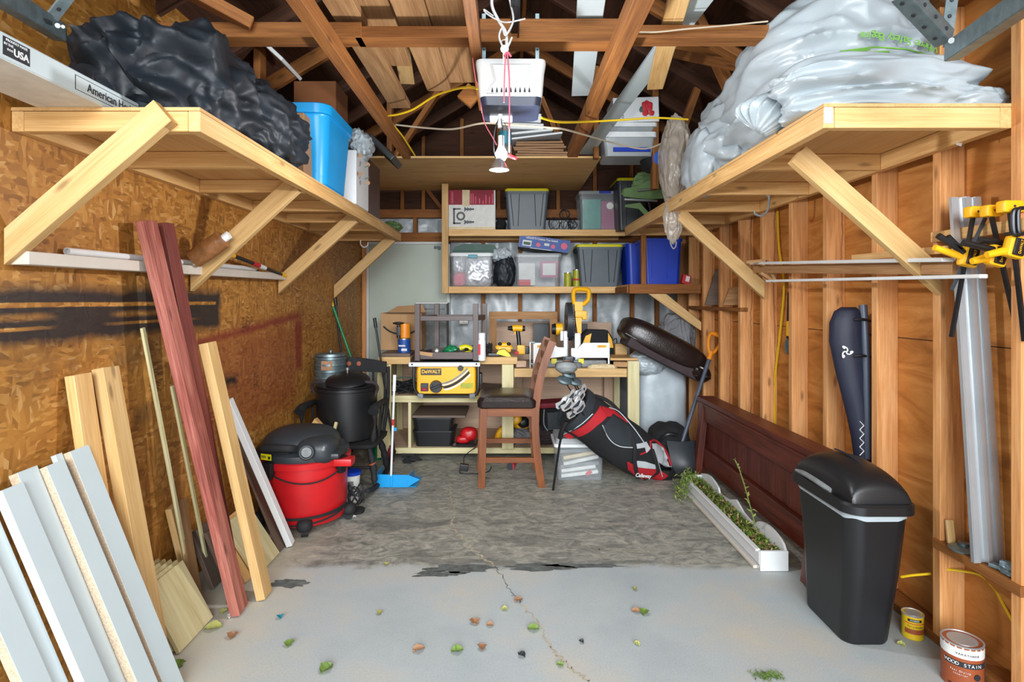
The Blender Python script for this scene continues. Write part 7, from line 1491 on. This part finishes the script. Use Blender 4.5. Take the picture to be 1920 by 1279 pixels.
bm = BM(); a = -PI/2+.05; bm_c = V((cx+.066*math.cos(a), cy+.066*math.sin(a), .055)); dd = V((math.cos(a), math.sin(a), 0)); cyl(bm, bm_c-dd*.002, bm_c+dd*.0008, .011, seg=20); obj('round_emblem', bm, 'stripe', g)
cx, cy = 1.685, 2.42; g = can(cx, cy, .040, .098, 'small yellow wood finish can on the floor right of the black bin', 'yelcord')
wrapband(g, cx, cy, .0400, .025, .045, -2.9, -.8, 'stainbrown', 'brown_band'); wrapband(g, cx, cy, .0400, .075, .086, -2.6, -1.3, 'stripe', 'black_band'); wrapband(g, cx, cy, .0401, .066, .069, -2.9, -.5, 'redink', 'red_line')
wraptext(g, 'MINWAX', cx, cy, .0402, .0805, .0085, 'white', -PI/2-.4); wraptext(g, 'Polyshades', cx, cy, .0402, .056, .010, 'stripe', -PI/2-.3, .6)

# =====================  FALLEN LEAVES AND SCRAPS  =====================
LV = [(890, 1169, 'leafbrown', 1.1, 'curled tan leaf on the front concrete, left of the crack'), (919, 1175, 'leafbrown', .7, 'small tan leaf fragment right beside the curled tan leaf'), (972, 1128, 'leafbrown', 1.0, 'orange leaf lying on the floor crack'),
 (785, 1221, 'leafbrown', 1.1, 'orange-brown leaf with a pointed tip, front left of centre'), (857, 1223, 'leaf', 1.1, 'green leaf between the orange-brown and the red-brown one at the front'), (904, 1217, 'leafbrown', .9, 'small red-brown leaf at the front centre'), (1000, 1182, 'leaf', 1.1, 'green leaf just right of the floor crack'),
 (1208, 1151, 'leaf', 1.1, 'green leaf touching a tan one at the centre right'), (1193, 1149, 'leafbrown', .9, 'tan leaf touching a green one at the centre right'), (978, 1231, 'charcoal', .8, 'dark scrap near the front centre of the floor'), (1090, 1206, 'charcoal', .5, 'tiny dark scrap right of the floor crack'),
 (542, 1210, 'leaf', 1.0, 'pale green leaf on the front left concrete'), (612, 1257, 'leaf', 1.3, 'long green leaf nearest the camera on the left'), (525, 1160, 'teal', .7, 'tiny teal scrap beside the leaning timbers'), (712, 1152, 'leafy', .7, 'small yellow-green leaf on the left of the floor'),
 (1190, 1107, 'leafy', .6, 'tiny yellow-green leaf, furthest back on the right floor'), (1194, 1210, 'leafy', .6, 'tiny yellow-green leaf at the front right'), (725, 1060, 'leafy', .6, 'tiny yellow leaf by the dark worn edge'), (1050, 1250, 'leaf', .6, 'small green leaf near the front end of the crack'), (946, 1145, 'leafy', .7, 'small yellow-green leaf left of the orange one on the crack'),
 (400, 1180, 'leafy', 1.5, 'large yellow-green leaf beside the pine offcuts'), (436, 1195, 'leafbrown', 1.1, 'tan leaf near the pine offcuts'), (420, 1150, 'leafy', .8, 'small yellow leaf between the offcuts and the red boards'), (333, 1251, 'leaf', 1.4, 'dark green leaf at the foot of the thick pale timber'), (433, 1158, 'paper', .8, 'crumpled white scrap by the foot of the red boards'), (663, 972, 'paper', .8, 'small white scrap by the coiled cord'), (1690, 1212, 'leafy', .7, 'small leaf at the foot of the black bin')]
rnd = random.Random(77)
for x, y, mt, s_, lb in LV:
    c_ = V(fl(x, y)); a0 = rnd.uniform(0, 2*PI); bm = BM(); N_ = 8; top = []; cen = []
    L_ = .045*s_; W2 = .02*s_; rows = []
    for i in range(N_+1):
        t = i/N_; hw = W2*math.sin(PI*t)**.8*(1+.15*math.sin(i*2.1)); up = .006+.008*math.sin(PI*t)*rnd.uniform(.5, 1)
        rows.append([V((L_*(t-.5), -hw, up+.006*s_)), V((L_*(t-.5), 0, up*.4)), V((L_*(t-.5), hw, up+.004*s_))])
    R2 = RZ(a0).to_3x3(); vv = [[bm.verts.new(c_+R2 @ p) for p in r] for r in rows]
    for i in range(N_):
        for j in range(2): bm.faces.new((vv[i][j], vv[i+1][j], vv[i+1][j+1], vv[i][j+1]))
    T1(obj('scrap' if mt in ('charcoal', 'teal', 'paper') else 'fallen_leaf', bm, mt), lb, 'scrap' if mt in ('charcoal', 'teal', 'paper') else 'leaf', 'leaves and scraps on the floor')
bm = BM()
for k in range(160):
    c_ = V(fl(1440+rnd.gauss(0, 16), 1269+rnd.gauss(0, 4))); leafquad(bm, c_+V((0, 0, .003)), (rnd.uniform(-1, 1), rnd.uniform(-1, 1), rnd.uniform(0, .3)), (0, 0, 1), rnd.uniform(.01, .03), .004)
T1(obj('grass_clippings', bm, 'leaf'), 'thin scatter of green grass clippings at the front right', 'clippings', kind='stuff')
T1(plank('twig', V(fl(1348, 994))+V((0, 0, .004)), V(fl(1376, 1003))+V((0, 0, .004)), .006, .005, 'paleX'), 'pale splinter on the floor beside the window box', 'splinter')
